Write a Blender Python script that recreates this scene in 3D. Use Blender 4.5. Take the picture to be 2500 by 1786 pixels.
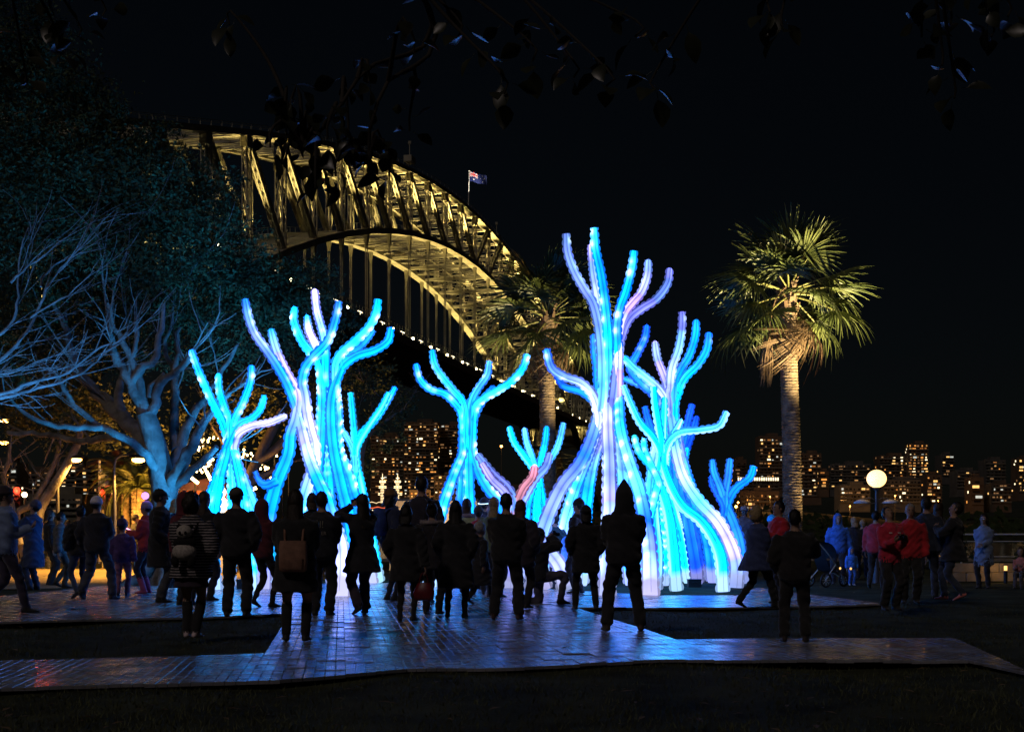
import bpy, bmesh, math, random
import numpy as np
from mathutils import Vector, Matrix, kdtree

random.seed(7)
rng = np.random.default_rng(11)
R = math.radians
for o in list(bpy.data.objects):
    bpy.data.objects.remove(o)
SC = bpy.context.scene
COL = SC.collection

# ------------------------------------------------------------------ camera
FPX, CX, HY, EYE = 3400.0, 1250.0, 1300.0, 1.25     # focal length, centre and horizon in photo pixels; eye height
cam_d = bpy.data.cameras.new("camera")
cam_d.sensor_width = 36.0
cam_d.lens = 36.0 * FPX / 2500.0
cam_d.shift_y = (HY - 893.0) / 2500.0
cam_d.clip_start = 0.1
cam_d.clip_end = 6000.0
cam = bpy.data.objects.new("camera", cam_d)
cam.location = (0, 0, EYE)
cam.rotation_euler = (R(90), 0, 0)
COL.objects.link(cam)
SC.camera = cam

# ------------------------------------------------------------------ night sky, weak warm front fill, exposure
world = bpy.data.worlds.new("World")
SC.world = world
world.use_nodes = True
wn = world.node_tree
wn.nodes.clear()
w_out = wn.nodes.new("ShaderNodeOutputWorld")
w_bg = wn.nodes.new("ShaderNodeBackground")
w_sky = wn.nodes.new("ShaderNodeTexSky")
w_sky.sky_type = 'NISHITA'
w_sky.sun_disc = False
w_sky.sun_elevation = R(40)
w_sky.sun_rotation = R(150)
w_bg.inputs[1].default_value = 0.0004
wn.links.new(w_sky.outputs[0], w_bg.inputs[0])
wn.links.new(w_bg.outputs[0], w_out.inputs[0])
sun_d = bpy.data.lights.new("front_fill", 'SUN')  # added warm fill, stands in for street lighting behind the camera
sun_d.energy = 0.17
sun_d.angle = R(6)
sun_d.color = (1.0, 0.83, 0.76)
sun = bpy.data.objects.new("front_fill", sun_d)
sun.rotation_euler = Vector((0.42, 0.62, -0.66)).to_track_quat('-Z', 'Y').to_euler()
COL.objects.link(sun)
vs = SC.view_settings
vs.view_transform = 'Standard'
vs.look = 'None'
vs.exposure = 0.5
vs.gamma = 1.0
vs.use_curve_mapping = False
cy = SC.cycles
cy.use_denoising = True
cy.max_bounces = 5
cy.diffuse_bounces = 3
cy.glossy_bounces = 3
cy.transmission_bounces = 3
cy.transparent_max_bounces = 6
cy.sample_clamp_indirect = 4.0
cy.sample_clamp_direct = 30.0
cy.caustics_reflective = False
cy.caustics_refractive = False
cy.use_light_tree = True


def P(x, y, Y):
    """photo pixel at distance Y -> point of the place"""
    return np.array([(x - CX) * Y / FPX, Y, EYE + (HY - y) * Y / FPX])


def G(x, y):
    """photo pixel on the flat ground -> point"""
    Y = EYE * FPX / (y - HY)
    return np.array([(x - CX) * Y / FPX, Y, 0.0])


# ------------------------------------------------------------------ materials
MATS = {}


def mat(name, col, rough=0.7, metal=0.0, var=0.25, scale=6.0, bump=0.0, bscale=40.0, spec=0.4,
        emit=None, es=0.0, sample=True, coat=0.0, coords='Object'):
    if name in MATS:
        return MATS[name]
    m = bpy.data.materials.new(name)
    m.use_nodes = True
    nt = m.node_tree
    b = nt.nodes["Principled BSDF"]
    b.inputs["Roughness"].default_value = rough
    b.inputs["Metallic"].default_value = metal
    b.inputs["Specular IOR Level"].default_value = spec
    b.inputs["Coat Weight"].default_value = coat
    tc = nt.nodes.new("ShaderNodeTexCoord")
    if var > 0:
        no = nt.nodes.new("ShaderNodeTexNoise")
        no.inputs["Scale"].default_value = scale
        no.inputs["Detail"].default_value = 5.0
        ramp = nt.nodes.new("ShaderNodeMapRange")
        ramp.inputs[1].default_value = 0.3
        ramp.inputs[2].default_value = 0.7
        ramp.inputs[3].default_value = 1.0 - var
        ramp.inputs[4].default_value = 1.0 + var
        mx = nt.nodes.new("ShaderNodeMix")
        mx.data_type = 'RGBA'
        mx.blend_type = 'MULTIPLY'
        mx.inputs[0].default_value = 1.0
        mx.inputs[6].default_value = (*col, 1)
        nt.links.new(tc.outputs[coords], no.inputs["Vector"])
        nt.links.new(no.outputs[0], ramp.inputs[0])
        nt.links.new(ramp.outputs[0], mx.inputs[7])
        nt.links.new(mx.outputs[2], b.inputs["Base Color"])
    else:
        b.inputs["Base Color"].default_value = (*col, 1)
    if bump > 0:
        n2 = nt.nodes.new("ShaderNodeTexNoise")
        n2.inputs["Scale"].default_value = bscale
        n2.inputs["Detail"].default_value = 6.0
        bp = nt.nodes.new("ShaderNodeBump")
        bp.inputs["Strength"].default_value = bump
        bp.inputs["Distance"].default_value = 0.02
        nt.links.new(tc.outputs[coords], n2.inputs["Vector"])
        nt.links.new(n2.outputs[0], bp.inputs["Height"])
        nt.links.new(bp.outputs[0], b.inputs["Normal"])
    if emit is not None:
        b.inputs["Emission Color"].default_value = (*emit, 1)
        b.inputs["Emission Strength"].default_value = es
        if not sample:
            m.cycles.emission_sampling = 'NONE'
    MATS[name] = m
    return m


# ------------------------------------------------------------------ mesh builder
class MB:
    def __init__(s):
        s.v, s.f, s.m, s.s, s.n = [], [], [], [], 0
        s.c = None

    def add(s, V, F, mi=0, smooth=False):
        V = np.asarray(V, float).reshape(-1, 3)
        F = np.asarray(F, int)
        s.v.append(V)
        s.f.append(F + s.n)
        s.m.append(np.broadcast_to(np.asarray(mi, int), (len(F),)).copy())
        s.s.append(np.full(len(F), smooth))
        s.n += len(V)
        return s

    def box(s, c, size, rot=None, mi=0):
        h = np.asarray(size, float) / 2
        V = np.array([[x, y, z] for x in (-1, 1) for y in (-1, 1) for z in (-1, 1)], float) * h
        if rot is not None:
            V = V @ np.asarray(rot, float).T
        V = V + np.asarray(c, float)
        F = [[0, 1, 3, 2], [4, 6, 7, 5], [0, 4, 5, 1], [2, 3, 7, 6], [0, 2, 6, 4], [1, 5, 7, 3]]
        return s.add(V, F, mi)

    def bar(s, p, q, w, h, up=(0, 0, 1), mi=0):
        p, q = np.asarray(p, float), np.asarray(q, float)
        d = q - p
        L = np.linalg.norm(d)
        d = d / max(L, 1e-9)
        u = np.asarray(up, float)
        if abs(d @ u) > 0.98:
            u = np.array([1.0, 0, 0]) if abs(d[0]) < 0.9 else np.array([0, 1.0, 0])
        a = np.cross(d, u)
        a /= np.linalg.norm(a)
        b = np.cross(a, d)
        return s.box((p + q) / 2, (w, L, h), np.column_stack([a, d, b]), mi)

    def tube(s, P_, r, n=8, mi=0, caps=True, smooth=True, squash=None):
        P_ = np.asarray(P_, float)
        k = len(P_)
        r = np.broadcast_to(np.asarray(r, float), (k,))
        A, B = frames(P_)
        th = np.linspace(0, 2 * np.pi, n, endpoint=False)
        c, sn = np.cos(th), np.sin(th)
        V = P_[:, None, :] + r[:, None, None] * (c[None, :, None] * A[:, None, :] + sn[None, :, None] * B[:, None, :])
        s.grid(V, mi, smooth, caps)
        return s

    def grid(s, V, mi=0, smooth=True, caps=True, wrap=True):
        k, n = V.shape[:2]
        idx = np.arange(k * n).reshape(k, n)
        if wrap:
            nx = np.roll(idx, -1, axis=1)
            F = np.stack([idx[:-1], nx[:-1], nx[1:], idx[1:]], -1).reshape(-1, 4)
        else:
            F = np.stack([idx[:-1, :-1], idx[:-1, 1:], idx[1:, 1:], idx[1:, :-1]], -1).reshape(-1, 4)
        base = V.reshape(-1, 3)
        s.add(base, F, mi, smooth)
        if caps and wrap:
            for row, fl in ((0, True), (k - 1, False)):
                ring = V[row]
                cV = np.vstack([ring, ring.mean(0)])
                j = np.arange(n)
                T = np.stack([j, np.roll(j, -1), np.full(n, n)], -1)
                if fl:
                    T = T[:, ::-1]
                s.add(cV, T, mi if np.ndim(mi) == 0 else 0, smooth)
        return s

    def ell(s, c, r, nu=14, nv=9, rot=None, mi=0, noise=0.0, seed=0, zmin=-1.0, zmax=1.0):
        ph = np.linspace(math.asin(zmin), math.asin(zmax), nv)
        th = np.linspace(0, 2 * np.pi, nu, endpoint=False)
        cp, sp = np.cos(ph), np.sin(ph)
        V = np.stack([cp[:, None] * np.cos(th)[None], cp[:, None] * np.sin(th)[None],
                      np.repeat(sp[:, None], nu, 1)], -1)
        if noise:
            g = np.random.default_rng(seed)
            V = V * (1 + noise * g.uniform(-1, 1, V.shape[:2])[..., None])
        V = V * np.asarray(r, float)
        if rot is not None:
            V = V @ np.asarray(rot, float).T
        return s.grid(V + np.asarray(c, float), mi, True, True)

    def arrays(s):
        return np.vstack(s.v), s.f, np.concatenate(s.m), np.concatenate(s.s)

    def mesh(s, name, mats=()):
        me = bpy.data.meshes.new(name)
        if s.n == 0:
            return me
        V = np.vstack(s.v)
        tot = np.concatenate([np.full(len(f), f.shape[1]) for f in s.f if len(f)])
        loops = np.concatenate([f.ravel() for f in s.f if len(f)])
        starts = np.concatenate([[0], np.cumsum(tot)[:-1]])
        me.vertices.add(len(V))
        me.vertices.foreach_set("co", V.astype(np.float32).ravel())
        me.loops.add(len(loops))
        me.loops.foreach_set("vertex_index", loops.astype(np.int32))
        me.polygons.add(len(tot))
        me.polygons.foreach_set("loop_start", starts.astype(np.int32))
        me.polygons.foreach_set("loop_total", tot.astype(np.int32))
        for m in mats:
            me.materials.append(m)
        me.polygons.foreach_set("material_index", np.concatenate([m for m in s.m if len(m)]).astype(np.int32))
        me.polygons.foreach_set("use_smooth", np.concatenate([x for x in s.s if len(x)]).astype(bool))
        if s.c is not None:
            at = me.color_attributes.new("glow", 'FLOAT_COLOR', 'POINT')
            cc = np.vstack(s.c)
            at.data.foreach_set("color", np.column_stack([cc, np.ones(len(cc))]).astype(np.float32).ravel())
        me.update()
        me.validate(clean_customdata=False)
        return me

    def build(s, name, mats, parent=None, **kw):
        if not isinstance(mats, (list, tuple)):
            mats = [mats]
        return link(name, s.mesh(name, mats), parent, **kw)


def frames(P_):
    k = len(P_)
    T = np.gradient(P_, axis=0) if k > 2 else np.repeat((P_[1] - P_[0])[None], k, 0)
    T = T / np.maximum(np.linalg.norm(T, axis=1, keepdims=True), 1e-9)
    ref = np.array([1.0, 0, 0]) if abs(T[0, 0]) < 0.8 else np.array([0, 1.0, 0])
    A = np.zeros_like(P_)
    a = ref - (ref @ T[0]) * T[0]
    a /= np.linalg.norm(a)
    A[0] = a
    for i in range(1, k):
        a = A[i - 1] - (A[i - 1] @ T[i]) * T[i]
        a /= max(np.linalg.norm(a), 1e-9)
        A[i] = a
    return A, np.cross(T, A)


def spline(pts, ds):
    """Catmull-Rom through the points, resampled every ds metres"""
    p = np.asarray(pts, float)
    if len(p) == 2:
        L = np.linalg.norm(p[1] - p[0])
        n = max(2, int(L / ds) + 1)
        return p[0] + (p[1] - p[0]) * np.linspace(0, 1, n)[:, None]
    q = np.vstack([2 * p[0] - p[1], p, 2 * p[-1] - p[-2]])
    out = []
    for i in range(1, len(q) - 2):
        t = np.linspace(0, 1, 16, endpoint=False)[:, None]
        a, b, c, d = q[i - 1], q[i], q[i + 1], q[i + 2]
        out.append(0.5 * (2 * b + (c - a) * t + (2 * a - 5 * b + 4 * c - d) * t ** 2 + (3 * b - a - 3 * c + d) * t ** 3))
    out = np.vstack(out + [p[-1:]])
    s = np.concatenate([[0], np.cumsum(np.linalg.norm(np.diff(out, axis=0), axis=1))])
    n = max(3, int(s[-1] / ds) + 1)
    tt = np.linspace(0, s[-1], n)
    return np.column_stack([np.interp(tt, s, out[:, k]) for k in range(3)])


def link(name, data, parent=None, label=None, cat=None, group=None, kind=None, loc=None, rot=None):
    o = bpy.data.objects.new(name, data)
    COL.objects.link(o)
    if parent is not None:
        o.parent = parent
    tag(o, label, cat, group, kind)
    if loc is not None:
        o.location = loc
    if rot is not None:
        o.rotation_euler = rot
    return o


def tag(o, label=None, cat=None, group=None, kind=None):
    if label:
        o["label"] = label
    if cat:
        o["category"] = cat
    if group:
        o["group"] = group
    if kind:
        o["kind"] = kind
    return o


def thing(name, label, cat, loc=(0, 0, 0), rz=0.0, group=None):
    return link(name, None, None, label, cat, group, loc=loc, rot=(0, 0, rz))


def lamp(name, kind, loc, energy, color, parent=None, radius=0.1, aim=None, size=60, blend=0.5):
    d = bpy.data.lights.new(name, kind)
    d.energy = energy
    d.color = color
    if kind in ('POINT', 'SPOT'):
        d.shadow_soft_size = radius
    if kind == 'SPOT':
        d.spot_size = R(size)
        d.spot_blend = blend
    o = bpy.data.objects.new(name, d)
    COL.objects.link(o)
    o.location = loc
    if aim is not None:
        v = Vector(aim) - Vector(loc)
        o.rotation_euler = v.to_track_quat('-Z', 'Y').to_euler()
    if parent is not None:
        o.parent = parent
    return o


def rotz(a):
    c, s = math.cos(a), math.sin(a)
    return np.array([[c, -s, 0], [s, c, 0], [0, 0, 1.0]])


def rotx(a):
    c, s = math.cos(a), math.sin(a)
    return np.array([[1.0, 0, 0], [0, c, -s], [0, s, c]])


def roty(a):
    c, s = math.cos(a), math.sin(a)
    return np.array([[c, 0, s], [0, 1.0, 0], [-s, 0, c]])
# ================================================================== the setting
# ground: grass park as one sheet up to the sea wall, harbour water beyond it, dark far shore
M_grass = mat("grass_ground", (0.055, 0.062, 0.035), 0.95, var=0.5, scale=1.3, bump=1.0, bscale=60, spec=0.1)
M_blade = mat("grass_blades", (0.10, 0.11, 0.055), 0.8, var=0.4, scale=3, spec=0.15)
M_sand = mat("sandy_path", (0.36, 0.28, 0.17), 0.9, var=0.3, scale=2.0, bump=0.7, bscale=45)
M_water = mat("harbour_water", (0.004, 0.008, 0.012), 0.12, var=0, spec=0.5)
M_stone = mat("sandstone", (0.30, 0.25, 0.18), 0.85, var=0.3, scale=3, bump=0.5, bscale=25)
M_hill = mat("far_shore_ground", (0.03, 0.035, 0.02), 0.95, var=0.4, scale=0.05)


def wob(x, y):
    return 0.035 * np.sin(x * 0.9 + 1.3) * np.sin(y * 0.55) + 0.02 * np.sin(x * 2.1 + y * 1.3)


gx = np.concatenate([np.linspace(-400, -16, 14), np.linspace(-14, 14, 57), np.linspace(16, 400, 14)])
gy = np.concatenate([np.linspace(-60, 6, 8), np.linspace(7, 34, 55), np.linspace(35, 62, 14)])
X_, Y_ = np.meshgrid(gx, gy)
Z_ = np.where((Y_ > 7) & (np.abs(X_) < 15), np.minimum(wob(X_, Y_), 0.03) - 0.03, -0.03)
g = MB()
g.grid(np.stack([X_, Y_, Z_], -1), 0, True, False, wrap=False)
g.build("ground", M_grass, kind="structure")
m = MB()
m.add([[-3000, 62, -4.0], [3000, 62, -4.0], [3000, 2600, -4.0], [-3000, 2600, -4.0]], [[0, 1, 2, 3]])
nt = M_water.node_tree
tcw = nt.nodes.new("ShaderNodeTexCoord")
nw = nt.nodes.new("ShaderNodeTexNoise")
nw.inputs["Scale"].default_value = 0.35
nw.inputs["Detail"].default_value = 4
bw = nt.nodes.new("ShaderNodeBump")
bw.inputs["Strength"].default_value = 0.6
bw.inputs["Distance"].default_value = 0.4
nt.links.new(tcw.outputs["Object"], nw.inputs["Vector"])
nt.links.new(nw.outputs[0], bw.inputs["Height"])
nt.links.new(bw.outputs[0], nt.nodes["Principled BSDF"].inputs["Normal"])
m.build("water", M_water, kind="structure")
# sea wall
w = MB()
w.box((0, 62.3, -2.0), (800, 0.6, 4.2))
w.build("sea_wall", M_stone, label="long sandstone sea wall at the edge of the park", cat="wall")
# sandy path at the back left, lit by the sodium lamps
s_ = MB()
pts = [(-24, 30.5), (-10.9, 30.9), (-9.6, 32.2), (-7.8, 35), (-6.5, 40), (-7, 48), (-26, 48)]
V = [(x, y, 0.004) for x, y in pts] + [(-16, 38, 0.006)]
F = [[i, (i + 1) % 7, 7] for i in range(7)]
s_.add(V, F)
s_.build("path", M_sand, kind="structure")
# far shore: a low hill rising behind the water
hx = np.linspace(-1500, 1500, 90)
hy = np.array([820, 860, 920, 1000, 1100, 1250, 1500, 1900])
prof = np.array([-5, 2, 9, 14, 18, 24, 30, 30.0])
X_, Y_ = np.meshgrid(hx, hy)
Z_ = prof[:, None] * (0.8 + 0.25 * np.sin(hx / 90.0) + 0.15 * np.sin(hx / 37.0 + 2))[None] - 1.5
h = MB()
h.grid(np.stack([X_, Y_, Z_], -1), 0, True, False, wrap=False)
h.build("hill", M_hill, kind="structure")

# ---------------------------------------------------------------- short grass on the lawn nearest the camera
def lawn():
    n = 60000
    x = rng.uniform(-8, 8, n)
    y = 7.5 + 17 * rng.random(n) ** 1.5
    x = x * (0.45 + y / 24)
    hgt = rng.uniform(0.015, 0.055, n)
    a = rng.uniform(0, 2 * np.pi, n)
    dx, dy = np.cos(a) * 0.006, np.sin(a) * 0.006
    lx, ly = rng.normal(0, 0.02, n), rng.normal(0, 0.02, n)
    z0 = np.minimum(wob(x, y), 0.03) - 0.035
    V = np.stack([np.stack([x - dx, y - dy, z0], -1), np.stack([x + dx, y + dy, z0], -1),
                  np.stack([x + lx, y + ly, z0 + hgt], -1)], 1).reshape(-1, 3)
    b = MB()
    b.add(V, np.arange(3 * n).reshape(-1, 3))
    b.build("grass", M_blade, label="short dark lawn grass in the foreground", cat="grass", kind="stuff")


lawn()

# ---------------------------------------------------------------- plastic mat flooring laid over the lawn
AL = R(7)
CA, SA = math.cos(AL), math.sin(AL)


def to_pq(p):
    return p[0] * CA + p[1] * SA, -p[0] * SA + p[1] * CA


def edge(px):
    a = np.array(sorted(to_pq(G(x, y)) for x, y in px))
    return lambda p: np.interp(p, a[:, 0], a[:, 1])


e_front_lo = edge([(-500, 1706), (0, 1688), (680, 1668), (1000, 1642), (1250, 1637), (1620, 1620), (1900, 1617), (2350, 1618)])
e_front_hiL = edge([(-500, 1632), (0, 1620), (680, 1600)])
e_front_hiR = edge([(1600, 1567), (1900, 1563), (2330, 1562)])
e_back_loL = edge([(-500, 1534), (0, 1522), (680, 1505)])
e_back_loR = edge([(1430, 1487), (1900, 1485), (2300, 1474), (2420, 1468)])
e_back_hi = edge([(-500, 1470), (0, 1457), (250, 1434), (700, 1427), (1100, 1424), (1300, 1438), (1600, 1456), (1800, 1456), (1850, 1436), (2000, 1412), (2200, 1432), (2420, 1466)])

M_mat = bpy.data.materials.new("grey_plastic_mat")
M_mat.use_nodes = True
nt = M_mat.node_tree
b = nt.nodes["Principled BSDF"]
ge = nt.nodes.new("ShaderNodeNewGeometry")
mp = nt.nodes.new("ShaderNodeMapping")
mp.inputs["Rotation"].default_value = (0, 0, -AL)
nt.links.new(ge.outputs["Position"], mp.inputs["Vector"])
wv = nt.nodes.new("ShaderNodeTexWave")
wv.bands_direction = 'X'
wv.inputs["Scale"].default_value = 0.314 / 0.0148 / 1.0
wv.inputs["Distortion"].default_value = 0.0
wv.inputs["Detail"].default_value = 0.0
nt.links.new(mp.outputs[0], wv.inputs["Vector"])
ns = nt.nodes.new("ShaderNodeTexNoise")
ns.inputs["Scale"].default_value = 2.5
ns.inputs["Detail"].default_value = 6
nt.links.new(ge.outputs["Position"], ns.inputs["Vector"])
mr = nt.nodes.new("ShaderNodeMapRange")
mr.inputs[1].default_value, mr.inputs[2].default_value = 0.3, 0.7
mr.inputs[3].default_value, mr.inputs[4].default_value = 0.13, 0.34
nt.links.new(ns.outputs[0], mr.inputs[0])
nt.links.new(mr.outputs[0], b.inputs["Roughness"])
cr = nt.nodes.new("ShaderNodeValToRGB")
cr.color_ramp.elements[0].color = (0.20, 0.20, 0.23, 1)
cr.color_ramp.elements[1].color = (0.36, 0.36, 0.40, 1)
cr.color_ramp.elements[0].position, cr.color_ramp.elements[1].position = 0.3, 0.72
nt.links.new(ns.outputs[0], cr.inputs[0])
nt.links.new(cr.outputs[0], b.inputs["Base Color"])
bp = nt.nodes.new("ShaderNodeBump")
bp.inputs["Strength"].default_value = 0.22
bp.inputs["Distance"].default_value = 0.004
nt.links.new(wv.outputs[0], bp.inputs["Height"])
nt.links.new(bp.outputs[0], b.inputs["Normal"])
b.inputs["Specular IOR Level"].default_value = 0.9

TW, TL = 0.27, 0.95


def tile_mesh(L, s0=0.0, s1=0.0, wd=TW):
    """three slats with bevelled rims, origin at the middle of the tile, top at z = 0.03"""
    t = MB()
    sw = wd / 3
    for k in range(3):
        x0 = -wd / 2 + k * sw + 0.002
        x1 = x0 + sw - 0.004
        y0, y1, zt, bv = -L / 2 + 0.002, L / 2 - 0.002, 0.030, 0.003
        lo = [[x0, y0, 0.0], [x1, y0, 0.0], [x1, y1, 0.0], [x0, y1, 0.0]]
        md = [[x0, y0, zt - bv], [x1, y0, zt - bv], [x1, y1, zt - bv], [x0, y1, zt - bv]]
        hi = [[x0 + bv, y0 + bv, zt], [x1 - bv, y0 + bv, zt], [x1 - bv, y1 - bv, zt], [x0 + bv, y1 - bv, zt]]
        for rw_ in (lo, md, hi):
            for j in (0, 1):
                rw_[j][1] += s0 * rw_[j][0]
            for j in (2, 3):
                rw_[j][1] += s1 * rw_[j][0]
        F = []
        for a in (0, 4):
            F += [[a + i, a + (i + 1) % 4, a + 4 + (i + 1) % 4, a + 4 + i] for i in range(4)]
        F.append([8, 9, 10, 11])
        t.add(lo + md + hi, F)
    return t


mats_root = thing("plastic_mat_path", "grey ribbed plastic mat flooring laid across the lawn under the crowd", "flooring")
tiles = []
p = -14.0
col = 0
while p < 9.2:
    pc = p + TW / 2
    if pc < -0.75:
        iv = [(e_front_lo, e_front_hiL), (e_back_loL, e_back_hi)]
    elif pc < 3.75:
        iv = [(e_front_lo, e_back_hi)]
    else:
        iv = [(e_front_lo, e_front_hiR), (e_back_loR, e_back_hi)]
    if 5.85 < pc < 7.0:
        iv[0] = (lambda t: max(9.6, 11.85 + (t - 6.09) * 3.6), e_front_hiR)
    elif pc > 7.0:
        iv = iv[1:]
    for flo, fhi in iv:
        lo, hi = flo(pc), fhi(pc)
        sl0, sl1 = (flo(pc + .06) - flo(pc - .06)) / .12, (fhi(pc + .06) - fhi(pc - .06)) / .12
        q = lo - (col % 2) * TL * 0.5
        while q < hi:
            a, b_ = max(q, lo), min(q + TL, hi)
            if b_ - a > 0.05:
                qc = (a + b_) / 2
                tiles.append((pc, qc, b_ - a, sl0 if a == lo else 0.0, sl1 if b_ == hi else 0.0))
            q += TL
    p += TW
    col += 1
# nearest 300 in view are objects of their own; the rest is one mesh
def tile_place(t):
    pc, qc, L = t[:3]
    x, y = pc * CA - qc * SA, pc * SA + qc * CA
    return x, y, max(0.0, wob(x, y)) * 0.35


def size_in_view(t):
    x, y, z = tile_place(t)
    return y if abs(x / y) < 0.37 else 1e3 + y


tiles.sort(key=size_in_view)
shared = {}
rest = MB()
for k, t in enumerate(tiles):
    x, y, z = tile_place(t)
    L = t[2]
    tilt = (rng.normal(0, 0.006), rng.normal(0, 0.006))
    if k < 300:
        key = (round(L, 2), round(t[3], 2), round(t[4], 2))
        if key not in shared:
            shared[key] = tile_mesh(*key).mesh("tile", [M_mat])
        o = link("tile", shared[key], mats_root, loc=(x, y, z), rot=(tilt[0], tilt[1], AL))
    else:
        tm = tile_mesh(L, t[3], t[4])
        Rm = rotz(AL) @ rotx(tilt[0]) @ roty(tilt[1])
        V = np.vstack(tm.v) @ Rm.T + np.array([x, y, z])
        rest.add(V, np.vstack([f for f in tm.f]))
rest.build("tile", M_mat, mats_root, kind="stuff")

# fallen leaves scattered over mats and lawn
lt = MB()
for k in range(420):
    y = 8.5 + 20 * rng.random() ** 1.3
    x = rng.uniform(-0.4, 0.4) * y
    a, L = rng.uniform(0, 6.28), rng.uniform(0.025, 0.06)
    d, e = np.array([math.cos(a), math.sin(a), 0.1]), np.array([-math.sin(a), math.cos(a), 0.0])
    c = np.array([x, y, 0.05])
    lt.add([c - d * L, c - e * L * 0.4 + [0, 0, 0.006], c + d * L, c + e * L * 0.4 + [0, 0, 0.006]], [[0, 1, 2], [0, 2, 3]])
lt.build("leaf_litter", mat("dead_leaf", (0.16, 0.11, 0.06), 0.7, var=0.4, scale=3), label="scattered fallen leaves over the mats and the lawn", cat="leaves", kind="stuff")

# ================================================================== the arch bridge
M_steel = mat("bridge_steel", (0.36, 0.34, 0.27), 0.65, var=0.25, scale=0.3, metal=0.0)
M_steel_d = mat("bridge_deck_steel", (0.16, 0.16, 0.15), 0.8, var=0.25, scale=0.3)
M_bulb_w = mat("deck_lamp_glow", (1, 0.9, 0.6), 0.5, var=0, emit=(1, 0.82, 0.42), es=14, sample=False)
M_bulb_d = mat("deck_lamp_tube_glow", (1, 0.9, 0.6), 0.5, var=0, emit=(1, 0.86, 0.55), es=2.2, sample=False)
M_granite = mat("granite", (0.30, 0.27, 0.23), 0.9, var=0.2, scale=0.2, bump=0.4, bscale=3)
BD = np.array([0.2154, 0.9765, 0.0])
BN = np.array([-0.9765, 0.2154, 0.0])
SEP = 23.0


def bx(i, side, z):
    """point on panel line i; side 0 = near truss, 1 = far truss"""
    Y = 359 + 17.87 * i
    return np.array([0.2206 * Y - 110.9, Y, z]) + BN * (SEP * side)


def d_of(i):
    return 359 + 17.87 * i - 444


def ztop(i):
    d = d_of(i)
    return EYE + 101.8 - 0.00091 * d * d + 3.5e-9 * d ** 4


def zlow(i):
    d = d_of(i)
    return EYE + 86.0 - 0.00115 * d * d


ZD = EYE + 49.0
I0, I1 = -9, 19
ICR = 5
BR = thing("arch_bridge", "huge floodlit steel arch bridge crossing the harbour behind the sculptures", "bridge", loc=(0, 0, 0))


def lattice(p, q, w, dpt, pitch, side, heavy=0.22):
    """built-up member: four corner angles and crossed lacing on two faces"""
    p, q = np.asarray(p, float), np.asarray(q, float)
    ax = (q - p)
    L = np.linalg.norm(ax)
    ax /= L
    s = np.asarray(side, float)
    s = s - (s @ ax) * ax
    s /= np.linalg.norm(s)
    t = np.cross(ax, s)
    b_ = MB()
    for i in (-1, 1):
        for j in (-1, 1):
            off = s * (w / 2 * i) + t * (dpt / 2 * j)
            b_.bar(p + off, q + off, heavy, heavy, up=t)
    n = max(2, int(L / pitch))
    for k in range(n):
        a, c = p + ax * (L * k / n), p + ax * (L * (k + 1) / n)
        for j in (-1, 1):
            o1, o2 = s * (w / 2) + t * (dpt / 2 * j), -s * (w / 2) + t * (dpt / 2 * j)
            b_.bar(a + o1, c + o2, 0.12, 0.08, up=t)
            b_.bar(a + o2, c + o1, 0.12, 0.08, up=t)
    return b_


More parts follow.
